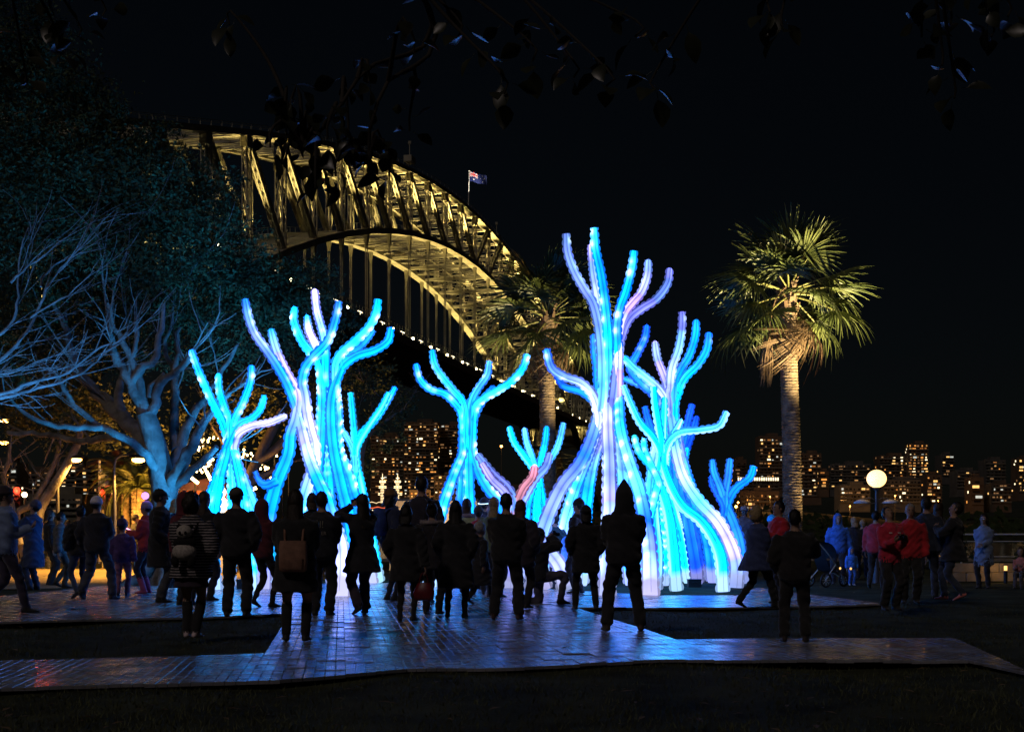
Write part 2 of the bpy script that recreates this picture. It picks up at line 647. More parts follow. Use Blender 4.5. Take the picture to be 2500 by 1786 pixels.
UP = np.array([0, 0, 1.0])
for side in (0, 1):
    for i in range(I0, I1 + 1):
        tp, lw = bx(i, side, ztop(i)), bx(i, side, zlow(i))
        if i < I1:
            tp2, lw2 = bx(i + 1, side, ztop(i + 1)), bx(i + 1, side, zlow(i + 1))
            c = MB()
            c.bar(tp - BD * 0.05, tp2 + BD * 0.05, 2.6, 1.1)
            for off in (-1.1, 1.1):
                for hz in (1.9,):
                    c.bar(tp + BN * off + UP * (hz - 0.3), tp2 + BN * off + UP * (hz - 0.3), 0.08, 0.08)
                for k in range(4):
                    bb = tp + (tp2 - tp) * (k / 4)
                    c.bar(bb + BN * off + UP * 0.5, bb + BN * off + UP * 1.65, 0.07, 0.07)
            c.build("upper_chord", M_steel, BR)
            c = MB()
            c.bar(lw - BD * 0.05, lw2 + BD * 0.05, 2.5, 1.4)
            for k in range(5):
                bb = lw + (lw2 - lw) * (k / 5)
                c.bar(bb + UP * 0.7 + BN * 1.2, bb + UP * 2.2 + BN * 1.2, 0.07, 0.07)
            c.bar(lw + UP * 2.2 + BN * 1.2, lw2 + UP * 2.2 + BN * 1.2, 0.08, 0.08)
            c.build("lower_chord", M_steel, BR)
            # diagonal falls towards the crown
            if i < ICR:
                a, b_ = tp, lw2
            else:
                a, b_ = tp2, lw
            dm = MB()
            for sh in (-0.75, 0.75):
                q1 = lattice(a - UP * 0.4 + BD * sh, b_ + UP * 0.6 + BD * sh, 0.9, 0.5, 2.4, BN, 0.22)
                dm.v += [x_.copy() for x_ in q1.v]
                dm.f += [x_ + dm.n for x_ in q1.f]
                dm.m += q1.m
                dm.s += q1.s
                dm.n += q1.n
            dm.build("diagonal", M_steel, BR)
        lattice(tp - UP * 0.4, lw + UP * 0.6, 1.8, 1.0, 2.9, BD, 0.28).build("vertical", M_steel, BR)
        # gusset plates where the members meet the upper chord
        gq = MB()
        gq.box(tp - UP * 1.7, (1.5, 2.4, 2.4), np.column_stack([BN, BD, UP]))
        gq.build("gusset_plate", M_steel, BR)
        if zlow(i) > ZD + 6:
            hg = MB()
            a = bx(i, side, zlow(i) - 0.7)
            b_ = bx(i, side, ZD + 0.5)
            for sx in (-0.26, 0.26):
                for sy in (-0.22, 0.22):
                    o_ = BD * sx + BN * sy
                    hg.bar(a + o_, b_ + o_, 0.13, 0.13)
            n = int((a[2] - b_[2]) / 1.6)
            for k in range(n):
                z = b_[2] + 1.6 * k
                c = np.array([a[0], a[1], z])
                hg.bar(c + BD * 0.26 - BN * 0.22, c - BD * 0.26 - BN * 0.22 + UP * 1.6, 0.07, 0.07)
            hg.add(*[np.vstack([a + BD * sx * r_ + BN * sy * r_ + UP * dz
                                for (r_, dz) in ((1.7, 0.3), (0.75, -3.4)) for sx, sy in ((-.4, -.35), (.4, -.35), (.4, .35), (-.4, .35))]),
                     [[0, 1, 5, 4], [1, 2, 6, 5], [2, 3, 7, 6], [3, 0, 4, 7]]])
            hg.build("hanger", M_steel, BR)
# bracing between the two trusses
for i in range(I0, I1 + 1):
    for zf, nm_ in ((ztop, "upper_bracing"), (zlow, "lower_bracing")):
        b_ = MB()
        a, c = bx(i, 0, zf(i)), bx(i, 1, zf(i))
        b_.bar(a, c, 0.7, 1.0)
        if i < I1:
            a2, c2 = bx(i + 1, 0, zf(i + 1)), bx(i + 1, 1, zf(i + 1))
            am, cm = (a + a2) / 2, (c + c2) / 2
            for u, v in ((a, cm), (c, am), (am, c2), (cm, a2)):
                b_.bar(u, v, 0.26, 0.3)
            b_.bar(am, cm, 0.26, 0.3)
            b_.bar((a + c) / 2, (a2 + c2) / 2, 0.22, 0.22)
        b_.build(nm_, M_steel, BR)
# deck
dk = MB()
A0, A1 = -15, 25
for k in range(A0, A1):
    a, c = bx(k, 0, ZD), bx(k + 1, 0, ZD)
    mid0, mid1 = a + BN * (SEP / 2), c + BN * (SEP / 2)
    dk.bar(mid0 + UP * 1.6, mid1 + UP * 1.6, SEP + 7, 0.8)
    for off in (-3.4, SEP + 3.4):
        dk.bar(a + BN * off + UP * 0.9, c + BN * off + UP * 0.9, 0.5, 1.9)
    for f in (0.0, 0.33, 0.66):
        b0 = a + (c - a) * f
        dk.bar(b0 - BN * 3.2 + UP * 0.6, b0 + BN * (SEP + 3.2) + UP * 0.6, 0.5, 1.3)
    for st in (0.2, 0.5, 0.8):
        dk.bar(a + BN * SEP * st + UP * 0.9, c + BN * SEP * st + UP * 0.9, 0.4, 0.9)
dk.build("deck", M_steel_d, BR)
for off in (-3.6, SEP + 3.6):
    rl = MB()
    for k in range(A0, A1):
        a, c = bx(k, 0, ZD + 2.0) + BN * off, bx(k + 1, 0, ZD + 2.0) + BN * off
        for hz in (0.4, 1.3, 2.2):
            rl.bar(a + UP * hz, c + UP * hz, 0.1, 0.1)
        for j in range(8):
            b0 = a + (c - a) * (j / 8)
            rl.bar(b0, b0 + UP * 2.3, 0.12, 0.12)
    rl.build("railing", M_steel, BR)
for k in range(-7, 19):
    for side, z_ in ((0, 4.6), (1, 4.6)):
        a = bx(k + 0.55, side, ZD) + BN * (2.0 if side == 0 else -2.0)
        lp = MB()
        lp.bar(a + UP * 2, a + UP * z_, 0.22, 0.22)
        lp.bar(a + UP * z_, a + UP * z_ + BN * 1.4, 0.15, 0.15)
        o = lp.build("lamp_post", M_steel_d, BR)
        gl = MB()
        gl.ell(a + UP * z_ + UP * 0.35, (0.42, 0.42, 0.42), 10, 7)
        gl.build("lamp_globe", M_bulb_w, o)
        tb = MB()
        tb.bar(a + UP * (z_ + 2.2) + BN * 3 - BD * 1.6, a + UP * (z_ + 2.2) + BN * 3 + BD * 1.6, 0.35, 0.2)
        tb.bar(a + UP * 2 + BN * 3, a + UP * (z_ + 2.2) + BN * 3, 0.12, 0.12)
        tb.build("lamp_tube", M_bulb_d, o)
for j in (I0 - 2.4, I1 + 0.9):                    # granite towers at both ends
    for off in (-5.5, SEP + 5.5):
        c0 = bx(j, 0, 0) + BN * off
        pt = MB()
        for z0, z1, wdt in ((-4, 40, 11.5), (40, 56, 10.2), (56, 78, 8.2), (78, 81, 9.0)):
            pt.box(c0 + UP * (z0 + z1) / 2, (wdt, wdt * 1.5, z1 - z0), np.column_stack([BN, BD, UP]))
        pt.build("tower", M_granite, BR)
# floodlights on the lower chord nodes (light posts and upper chord) and on the deck (light the arch from below)
WARM = (1.0, 0.73, 0.23)
fl = MB()
for i in range(I0 + 2, I1):
    for side in (0, 1):
        inn = 1 if side == 0 else -1
        n0 = bx(i, side, zlow(i) + 1.9) + BN * (inn * 1.6) + BD * 1.6
        fl.box(n0 - UP * 0.3, (0.5, 0.5, 0.4))
        lamp("floodlight", 'SPOT', tuple(n0 + UP * 0.1), (34000 if side == 0 else 9000) * (1.0 if i < 9 else 2.6), WARM, BR, 0.3, aim=tuple(bx(i + 0.2, side, ztop(i)) - BN * (inn * 1.0)), size=64, blend=0.8)
        if zlow(i) > ZD + 8:
            d0 = bx(i + 0.5, side, ZD + 2.6) + BN * (inn * 2.5)
            fl.box(d0 - UP * 0.3, (0.6, 0.6, 0.5))
            hgt = zlow(i) - ZD
            lamp("floodlight", 'SPOT', tuple(d0 + UP * 0.1), 62 * hgt ** 2 + 5000, WARM, BR, 0.3,
                 aim=tuple(bx(i + 0.5, side, zlow(i))), size=48, blend=0.9)
fl.build("floodlight_housing", M_steel_d, BR)
# inspection gantries hanging on the arch
for (px, py) in ((1212, 578), (1000, 390)):
    Yg = 377000 / (2000 - px)
    cg = P(px, py, Yg)
    gm = MB()
    gm.box(cg, (2.2, 4.0, 1.6), np.column_stack([BN, BD, UP]))
    gm.bar(cg, cg + UP * 4.5, 0.2, 0.2)
    gm.box(cg + UP * 4.6, (0.8, 0.8, 0.8))
    gm.bar(cg + BN * 0.8, cg + BN * 0.8 - UP * 4, 0.2, 0.2)
    gm.build("gantry", M_steel, BR)

# flag on the crown of the arch
fb = bx(4.55, 0, ztop(4.55) + 0.9)
FL = thing("flag", "blue flag with small union cross and white stars on a pole atop the arch", "flag", loc=tuple(fb))
m = MB()
m.tube([(0, 0, 0), (0.15, 0, 6), (0.3, 0, 11.6)], [0.16, 0.13, 0.1], 8)
m.ell((0.3, 0, 11.7), (0.25, 0.25, 0.25), 8, 6)
m.build("flagpole", mat("white_pole", (0.7, 0.68, 0.6), 0.4, var=0.1, emit=(1, 0.8, 0.5), es=0.0), FL)
nx, ny = 72, 36
u, v = np.meshgrid(np.linspace(0, 1, nx + 1), np.linspace(0, 1, ny + 1))
Vf = np.stack([0.3 + 5.6 * u * 0.98, 0.35 * np.sin(u * 7 + v * 1.5) * (0.2 + u), 11.3 - 3.0 * (1 - v) - 1.3 * u ** 1.3 + 0.18 * np.sin(u * 9)], -1)
m = MB()
m.grid(Vf, 0, True, False, wrap=False)
uc, vc = (np.meshgrid((np.arange(nx) + .5) / nx, (np.arange(ny) + .5) / ny))
mi = np.zeros((ny, nx), int)
a_, b2 = uc / 0.5, (vc - 0.5) / 0.5
jack = (uc < 0.5) & (vc > 0.5)
dg = np.minimum(abs(a_ - b2), abs(a_ + b2 - 1))
mi[jack & (dg < 0.16)] = 1
mi[jack & (dg < 0.06)] = 2
cr_ = np.minimum(abs(a_ - 0.5) * 2.0, abs(b2 - 0.5))
mi[jack & (cr_ < 0.18)] = 1
mi[jack & (cr_ < 0.10)] = 2
for sx, sy, sr in ((0.25, 0.25, 0.075), (0.75, 0.83, 0.04), (0.63, 0.55, 0.04), (0.86, 0.60, 0.04), (0.75, 0.17, 0.04), (0.80, 0.45, 0.025)):
    rr = np.hypot((uc - sx) * 2, vc - sy)
    an = np.arctan2(vc - sy, (uc - sx) * 2)
    mi[rr < sr * (1.0 + 0.45 * np.cos(7 * an))] = 1
m.m = [mi.ravel()]
m.build("cloth", [mat("flag_blue", (0.01, 0.02, 0.12), 0.8, var=0.1), mat("flag_white", (0.75, 0.75, 0.75), 0.8, var=0.1),
                  mat("flag_red", (0.6, 0.02, 0.03), 0.8, var=0.1)], FL)
lamp("flag_light", 'SPOT', (-3.0, -6, 1.0), 60000, (1, 0.9, 0.75), FL, 0.3, aim=(-3.0 + 3.0, -6 + 6, 1.0), size=40)
FLL = [o for o in FL.children if o.type == 'LIGHT'][0]
FLL.rotation_euler = (Vector((2.5, 0, 9)) - Vector((-3, -6, 1))).to_track_quat('-Z', 'Y').to_euler()
FLL.data.energy = 9000
# ================================================================== buildings on the far shore
M_win = [mat("window_warm", (0.8, 0.6, 0.3), 0.5, var=0, emit=(1.0, 0.55, 0.16), es=1.1, sample=False),
         mat("window_amber", (0.8, 0.5, 0.2), 0.5, var=0, emit=(1.0, 0.38, 0.07), es=0.8, sample=False),
         mat("window_pale", (0.9, 0.85, 0.7), 0.5, var=0, emit=(1.0, 0.82, 0.5), es=1.6, sample=False),
         mat("window_dim", (0.5, 0.35, 0.2), 0.5, var=0, emit=(1.0, 0.5, 0.2), es=0.16, sample=False),
         mat("window_dark", (0.02, 0.02, 0.025), 0.15, var=0),
         mat("window_warm_low", (0.8, 0.6, 0.3), 0.5, var=0, emit=(1.0, 0.5, 0.15), es=0.42, sample=False),
         mat("window_amber_low", (0.8, 0.5, 0.2), 0.5, var=0, emit=(1.0, 0.34, 0.07), es=0.25, sample=False),
         mat("window_cool_low", (0.9, 0.9, 0.9), 0.5, var=0, emit=(0.85, 0.9, 0.8), es=0.5, sample=False)]
WALLS = [mat("facade_brown", (0.13, 0.095, 0.07), 0.85, var=0.2, scale=0.2),
         mat("facade_cream", (0.20, 0.18, 0.14), 0.85, var=0.2, scale=0.2),
         mat("facade_grey", (0.11, 0.11, 0.11), 0.85, var=0.2, scale=0.2)]
M_trim = mat("balcony_trim", (0.20, 0.19, 0.16), 0.8, var=0.1, scale=0.3)


def building(px0, px1, ytop, ybase, Y, label, lit=0.4, wall=0, fl_px=7.4, win_px=9.0, seed=0, depth=16, warm=(0.36, 0.26, 0.24), roofbits=True, group=None, cat="building", name="apartment_block"):
    g_ = np.random.default_rng(seed + 100)
    a, b_ = P(px0, ytop, Y), P(px1, ybase, Y)
    W, H = b_[0] - a[0], a[2] - b_[2]
    base = np.array([(a[0] + b_[0]) / 2, Y, b_[2] - 8])
    rz = g_.uniform(-0.12, 0.12)
    T = thing(name, label, cat, loc=tuple(base), rz=rz, group=group)
    H += 8
    m = MB()
    m.box((0, depth / 2, H / 2), (W, depth, H))
    if roofbits:
        m.box((W * 0.1, depth / 2, H + 1.4), (W * 0.45, depth * 0.5, 2.8))
        m.box((-W * 0.3, depth / 2, H + 0.6), (W * 0.12, 2.0, 1.2))
    m.build("wall", WALLS[wall], T)
    fp, wp = fl_px * Y / FPX, win_px * Y / FPX
    nf, nw_ = max(1, int((H - 7.5) / fp)), max(1, int((W - 1) / wp))
    wn_, sl = MB(), MB()
    wp = (W - 0.8) / nw_
    # vertical stacks of rooms tend to be lit alike
    colp = g_.choice([0.1, 0.6, 1.2, 2.0], nw_)
    for f in range(nf):
        z = 8 + f * fp
        sl.box((0, -0.5, z - 0.1), (W + 0.4, 1.0, 0.25))
        if f % 2 == 0 and nw_ > 3:
            sl.box((0, -0.95, z + 0.5), (W * 0.96, 0.06, 0.9))
        rowp = g_.uniform(0.4, 1.6)
        for k in range(nw_):
            x = -W / 2 + 0.4 + (k + 0.5) * wp
            pr = lit * 0.66 * colp[k] * rowp
            if g_.random() < pr:
                mi = int(g_.choice([0, 1, 2, 3], p=np.array(warm + (1 - sum(warm),)) if len(warm) == 3 else warm))
            else:
                mi = 3 if g_.random() < 0.12 else 4
            ww, hh = wp * g_.choice([0.3, 0.45, 0.6, 0.85], p=[.2, .3, .3, .2]), fp * g_.uniform(0.32, 0.6)
            if mi < 3 and g_.random() < 0.45:
                mi = 5 + mi
            x += g_.normal(0, wp * 0.12)
            wn_.box((x, -0.02 - 0.01 * k, z + fp * (0.48 + g_.normal(0, 0.05))), (ww, 0.12, hh), mi=mi)
            if ww > 2.2:
                wn_.box((x, -0.10, z + fp * 0.48), (0.12, 0.06, hh), mi=4)
        for sx in (-1, 1):
            if g_.random() < lit * 0.6:
                wn_.box((sx * (W / 2 + 0.01), depth * g_.uniform(0.2, 0.8), z + fp * 0.48), (0.12, 2.0, fp * 0.5), mi=int(g_.integers(0, 4)))
    sl.build("balcony", M_trim, T, kind="stuff")
    wn_.build("window", M_win, T, kind="stuff")
    return T


B = building
# behind the bridge, left of the blue sculpture
B(905, 985, 1062, 1205, 1210, "brown apartment block with scattered lit windows left of the tallest tower under the bridge", 0.35, 0, seed=1)
B(985, 1069, 1030, 1215, 1200, "tall brown apartment tower with many amber windows under the bridge, tallest of its cluster", 0.62, 0, seed=2)
B(1074, 1135, 1036, 1170, 1220, "banded apartment tower just left of the blue sculpture's waist", 0.42, 0, seed=3)
B(1060, 1130, 1160, 1235, 1150, "low stepped apartment block at the foot of the banded tower", 0.5, 1, seed=4)
B(1000, 1050, 1195, 1245, 1100, "low lit waterfront house below the tallest amber tower", 0.5, 1, seed=5)
# between the sculptures and the right palm
B(1795, 1823, 1121, 1175, 1250, "small lit block touching the tip of the small blue sculpture", 0.6, 0, seed=6, fl_px=8)
B(1853, 1912, 1064, 1190, 1230, "tall brown tower immediately left of the right palm trunk", 0.42, 0, seed=7, fl_px=8)
B(1800, 1902, 1163, 1192, 1180, "long flat block with one bright row of evenly lit windows", 0.06, 2, seed=8, fl_px=9, roofbits=False)
B(1808, 1902, 1198, 1245, 1100, "low brown waterfront flats left of the palm trunk below the bright window row", 0.3, 0, seed=9, fl_px=10)
B(1900, 1955, 1118, 1200, 1240, "narrow block half hidden behind the right palm trunk", 0.25, 0, seed=10)
B(1952, 2005, 1106, 1210, 1220, "mid height block right of the palm trunk with a lit top floor", 0.45, 0, seed=11, fl_px=8.5)
B(2000, 2024, 1150, 1190, 1180, "slim yellow lit stair tower right of the palm trunk", 0.85, 0, seed=12, fl_px=8, win_px=12)
B(2028, 2125, 1132, 1190, 1230, "wide low block left of the globe lamp with sparse lights", 0.3, 2, seed=13, fl_px=7)
B(2050, 2125, 1184, 1225, 1130, "dark terrace of houses directly left of the globe lamp", 0.28, 1, seed=14, fl_px=9)
B(2146, 2218, 1112, 1165, 1230, "bright block above and right of the globe lamp, lower than the tall tower", 0.55, 0, seed=15, fl_px=7.5)
B(2218, 2266, 1083, 1168, 1220, "tallest bright apartment tower right of the globe lamp", 0.75, 0, seed=16, fl_px=7.0)
B(2155, 2250, 1170, 1226, 1130, "dim waterfront block right of the globe lamp post", 0.22, 2, seed=17, fl_px=9)
B(2262, 2300, 1158, 1226, 1150, "narrow amber lit block above the tall navy coated man", 0.45, 0, seed=18, fl_px=8)
B(2300, 2330, 1110, 1160, 1240, "thin dark tower with one bright high floor", 0.35, 2, seed=19, fl_px=7)
B(2335, 2390, 1148, 1190, 1200, "dark block with a few pale lights near the right edge", 0.22, 2, seed=20, fl_px=8)
B(2372, 2402, 1164, 1230, 1120, "slim block with stacked wide amber windows near the right edge", 0.85, 0, seed=21, fl_px=12, win_px=28)
B(2405, 2456, 1122, 1180, 1240, "dim tower second from the right edge", 0.2, 2, seed=22, fl_px=8)
B(2420, 2470, 1180, 1226, 1130, "low dark flats near the right edge with scattered windows", 0.3, 0, seed=23, fl_px=9)
B(2486, 2530, 1118, 1200, 1220, "block cut by the right edge of the picture with a lit corner", 0.6, 0, seed=24, fl_px=8)
# far left, across the cove (nearer, bigger windows)
B(-40, 42, 1128, 1245, 700, "office block at the far left edge with pale lit bands", 0.55, 2, seed=30, fl_px=10, win_px=12)
B(45, 130, 1150, 1250, 760, "low dark block between the curved thin trunks with few lights", 0.3, 0, seed=31, fl_px=9, win_px=10)
B(140, 205, 1126, 1245, 720, "lit block with a bright roof line left of the grey street banner", 0.45, 2, seed=32, fl_px=9, win_px=9)
B(186, 240, 1140, 1250, 680, "block of flats just left of the grey street banner with yellow windows", 0.6, 0, seed=33, fl_px=10, win_px=11)
B(240, 300, 1130, 1235, 800, "dim block behind the grey street banner", 0.3, 2, seed=34, fl_px=9, win_px=9)
B(60, 200, 1205, 1255, 560, "long low row of lit houses along the far left shore", 0.4, 1, seed=35, fl_px=14, win_px=12)
B(1225, 1290, 1188, 1215, 1400, "small distant ridge houses between the blue and pink sculptures", 0.3, 0, seed=36, fl_px=6, win_px=7)

# evenly lit row on the long flat block
rowb = [o for o in COL.objects if o.get("label", "").startswith("long flat block")][0]
rw = MB()
for k in range(18):
    rw.box((-17.2 + k * 2.0, -1.15, 16.0), (1.1, 0.1, 2.6), mi=2)
rw.build("window", M_win, rowb, label="row of tall bright pale windows", kind="stuff")

# the fun-fair gate: two lit spires and a low hall of lights below the bridge
M_spire = mat("spire_white_lights", (0.9, 0.8, 0.6), 0.5, var=0, emit=(1.0, 0.72, 0.38), es=2.2, sample=False)
M_red_l = mat("red_string_lights", (0.8, 0.1, 0.05), 0.5, var=0, emit=(1.0, 0.16, 0.06), es=1.4, sample=False)
Yl = 1000.0
for k, (px, lab) in enumerate(((934, "white lit fairground spire, left one of the pair below the bridge"),
                               (971, "white lit fairground spire, right one of the pair below the bridge"))):
    b0 = P(px, 1248, Yl)
    T = thing("fairground_spire", lab, "tower", loc=tuple(b0), group="pair of lit fairground spires")
    m = MB()
    hgt = [(0, 2.2), (12, 2.2), (12, 2.7), (13, 2.7), (13, 1.9), (17, 1.9), (17, 2.3), (18, 2.3), (18, 1.5), (21, 1.5), (21, 1.8), (22, 1.8), (22, 1.0), (24, 0.8), (27.5, 0.1)]
    th = np.linspace(0, 2 * np.pi, 8, endpoint=False)
    V = np.stack([np.stack([np.cos(th) * r_, np.sin(th) * r_, np.full(8, z)], -1) for z, r_ in hgt])
    m.grid(V, 0, False, True)
    m.build("shaft", WALLS[1], T)
    lt = MB()
    for z, r_ in hgt[:-1]:
        for a in np.linspace(0, 2 * np.pi, 8, endpoint=False):
            lt.box((math.cos(a) * (r_ + 0.15), math.sin(a) * (r_ + 0.15), z), (0.5, 0.5, 0.45))
    for z in np.arange(1, 22, 1.1):
        for a in (R(-112), R(-68), R(-90)):
            lt.box((math.cos(a) * 2.3, math.sin(a) * 2.3, z), (0.35, 0.35, 0.6))
    for z in np.arange(23, 27.5, 0.5):
        lt.box((0, -0.9 * (27.8 - z) / 4.8, z), (0.5 * (28.5 - z) / 4, 0.3, 0.4))
    lt.build("light_string", M_spire, T, kind="stuff")
b0 = P(905, 1250, 980)
T = thing("fairground_hall", "long low fairground hall strung with red and white lights under the bridge", "building", loc=tuple(b0))
m = MB()
m.box((9, 6, 3.2), (60, 10, 6.5))
m.box((-12, 5, 7.5), (10, 6, 3))
m.build("wall", WALLS[0], T)
lw_, lr_ = MB(), MB()
for k in range(70):
    x = -20 + k * 0.85
    lw_.box((x, 0.9, 6.4 + 0.9 * abs(math.sin(k * 0.45))), (0.4, 0.3, 0.4))
    lr_.box((x, 0.9, 3.4 + 0.4 * math.sin(k * 0.7)), (0.45, 0.3, 0.6))
    if k % 2:
        lw_.box((x, 0.9, 1.6), (0.5, 0.3, 0.6))
lw_.build("white_light_string", M_spire, T, kind="stuff")
lr_.build("red_light_string", M_red_l, T, kind="stuff")

# trees of the far shore: dark mass that hides the waterline
M_far_tree = mat("far_foliage", (0.035, 0.05, 0.02), 0.95, var=0.5, scale=0.2, spec=0.1)
ft = MB()
g_ = np.random.default_rng(5)
n = 9000
xx = g_.uniform(-1100, 1100, n)
yy = g_.uniform(830, 980, n)
hz = (yy - 830) / 150 * 8 + np.abs(g_.normal(0, 6, n)) * (0.5 + 0.5 * np.sin(xx / 23)) + 1
sz = g_.uniform(1.5, 3.5, n)
a = g_.uniform(0, 6.28, n)
D1 = np.stack([np.cos(a), 0.3 * np.sin(a), np.sin(a)], -1) * sz[:, None]
D2 = np.stack([-np.sin(a), 0.4 * np.cos(a), np.cos(a)], -1) * sz[:, None] * 0.6
C = np.stack([xx, yy, hz - 3], -1)
V = np.stack([C - D1, C - D2, C + D1, C + D2], 1).reshape(-1, 3)
ft.add(V, np.arange(4 * n).reshape(-1, 4))
ft.build("far_trees", M_far_tree, label="dark wooded strip along the far shore of the harbour", cat="trees", kind="stuff")

# street lamps of the far shore: orange points that also light the facades
M_sod = mat("sodium_glow", (1, 0.5, 0.1), 0.5, var=0, emit=(1.0, 0.42, 0.08), es=9, sample=False)
M_pole = mat("lamp_pole_metal", (0.12, 0.12, 0.12), 0.5, metal=0.6, var=0.1)


def far_lamp(px, py, Y, label, energy, r=0.7, col=(1, 0.42, 0.1)):
    c = P(px, py, Y)
    T = thing("street_lamp", label, "street lamp", loc=(c[0], c[1], -2.0), group="orange street lamps across the harbour")
    hh = c[2] + 2.0
    m = MB()
    m.tube([(0, 0, 0), (0, 0, hh * 0.6), (0, 0, hh)], 0.15, 6)
    m.build("pole", M_pole, T)
    gm = MB()
    gm.ell((0, -0.3, hh), (r, r, r), 10, 7)
    gm.build("globe", M_sod, T)
    lamp("lamp_light", 'POINT', (0, -2.0, hh), energy * 0.022, col, T, 1.0)


far_lamp(1224, 1089, 1100, "lone orange light high in the dark between the blue sculptures", 60000, 1.0)
far_lamp(1797, 1236, 1000, "orange street lamp just right of the small blue sculpture", 160000, 1.0)
far_lamp(1802, 1226, 1010, "smaller orange street lamp just above the other one by the small blue sculpture", 60000, 0.7)
far_lamp(1694, 1240, 980, "orange street lamp glimpsed between the white and cyan sculpture legs", 60000, 0.8)
far_lamp(1012, 1225, 1080, "orange street lamp in front of the tallest tower under the bridge", 900000, 0.5)
far_lamp(1090, 1205, 1120, "orange street lamp at the foot of the banded tower", 500000, 0.5)
far_lamp(2185, 1210, 1060, "orange street lamp right of the globe lamp across the water", 500000, 0.5)
far_lamp(2075, 1235, 1060, "orange street lamp left of the globe lamp across the water", 300000, 0.5)
far_lamp(2290, 1222, 1080, "orange street lamp above the tall navy coated man", 250000, 0.4)
far_lamp(1880, 1212, 1060, "orange street lamp in front of the low brown flats by the palm", 400000, 0.4)
far_lamp(1468, 1222, 900, "pale orange lamp seen between the lavender sculpture legs", 50000, 0.7)
# ================================================================== trees
M_bark = mat("fig_bark", (0.20, 0.18, 0.16), 0.9, var=0.55, scale=3.5, bump=1.0, bscale=14)
M_bark_d = mat("dark_bark", (0.16, 0.13, 0.10), 0.9, var=0.35, scale=2.0, bump=0.6, bscale=12)


def leaf_mat(name, c1, c2, rough=0.5):
    m = bpy.data.materials.new(name)
    m.use_nodes = True
    nt = m.node_tree
    b = nt.nodes["Principled BSDF"]
    ob = nt.nodes.new("ShaderNodeNewGeometry")
    no = nt.nodes.new("ShaderNodeTexNoise")
    no.inputs["Scale"].default_value = 1.7
    no.inputs["Detail"].default_value = 4
    cr = nt.nodes.new("ShaderNodeValToRGB")
    cr.color_ramp.elements[0].color = (*c1, 1)
    cr.color_ramp.elements[1].color = (*c2, 1)
    cr.color_ramp.elements[0].position, cr.color_ramp.elements[1].position = 0.35, 0.68
    nt.links.new(ob.outputs["Position"], no.inputs["Vector"])
    nt.links.new(no.outputs[0], cr.inputs[0])
    nt.links.new(cr.outputs[0], b.inputs["Base Color"])
    b.inputs["Roughness"].default_value = rough
    b.inputs["Specular IOR Level"].default_value = 0.4
    return m


M_leaf_fig = leaf_mat("fig_foliage", (0.022, 0.04, 0.014), (0.075, 0.10, 0.035), 0.75)
M_leaf_or = leaf_mat("plane_foliage", (0.05, 0.06, 0.02), (0.12, 0.12, 0.04))


def leaves(mb, C, size, g_, aspect=0.42, droop=0.3):
    """folded leaf blades: two quads' worth of triangles each, random headings"""
    n = len(C)
    a = g_.uniform(0, 2 * np.pi, n)
    e = g_.normal(0.25, 0.55, n)
    D = np.stack([np.cos(a) * np.cos(e), np.sin(a) * np.cos(e), np.sin(e) - droop * 0.2], -1)
    U = g_.normal(0, 1, (n, 3))
    S = np.cross(D, U)
    S /= np.maximum(np.linalg.norm(S, axis=1, keepdims=True), 1e-6)
    N = np.cross(S, D)
    L = (size * g_.uniform(0.6, 1.35, n))[:, None]
    b0, t0 = C, C + D * L
    md = C + D * L * 0.5 + N * L * 0.08
    l_, r_ = md - S * L * aspect * 0.5 - N * L * 0.12, md + S * L * aspect * 0.5 - N * L * 0.12
    V = np.stack([b0, l_, t0, r_], 1).reshape(-1, 3)
    i = np.arange(n)[:, None] * 4
    mb.add(V, np.vstack([i + [0, 1, 2], i + [0, 2, 3]]))


def blob_points(blobs, density, g_):
    out = []
    for (c, rad) in blobs:
        n = int(density * rad ** 2)
        v = g_.normal(0, 1, (n, 3))
        v /= np.linalg.norm(v, axis=1, keepdims=True)
        r_ = rad * (0.35 + 0.65 * g_.random(n) ** 0.45) * (1 + 0.22 * np.sin(v[:, 0] * 5 + c[0]) * np.sin(v[:, 2] * 4 + c[1]))
        p_ = np.asarray(c) + v * r_[:, None] * np.array([1, 1, 0.8])
        # clump into sprays so that gaps stay open
        k = max(4, n // 55)
        cen = p_[g_.integers(0, n, k)]
        sel = g_.integers(0, k, n)
        mixp = cen[sel] + g_.normal(0, rad * 0.115, (n, 3))
        out.append(np.where(g_.random(n)[:, None] < 0.85, mixp, p_))
    return np.vstack(out)


def twigs(mb, start, direc, length, r, depth, g_, spread=0.5, up=0.15):
    """recursive fine branching appended to one mesh"""
    direc = np.asarray(direc, float)
    direc /= np.linalg.norm(direc)
    n = 6
    pts = [np.asarray(start, float)]
    d = direc.copy()
    for k in range(n):
        d = d + g_.normal(0, 0.10, 3) + np.array([0, 0, up * 0.12])
        d /= np.linalg.norm(d)
        pts.append(pts[-1] + d * length / n)
    pts = np.array(pts)
    mb.tube(pts, np.linspace(r, r * 0.45, n + 1), 5 if depth < 2 else 7)
    if depth > 0:
        for k in (2, 3, 4, 5, 6):
            if g_.random() < 0.85:
                dd = (pts[k] - pts[k - 1])
                dd /= np.linalg.norm(dd)
                dd = dd + g_.normal(0, spread, 3) * np.array([1, 0.7, 1])
                twigs(mb, pts[k], dd, length * g_.uniform(0.45, 0.75), r * 0.55, depth - 1, g_, spread, up)


def pxpath(pts, Y):
    out = []
    for q in pts:
        yy = Y if len(q) == 2 else q[2]
        out.append(P(q[0], q[1], yy))
    return np.array(out)


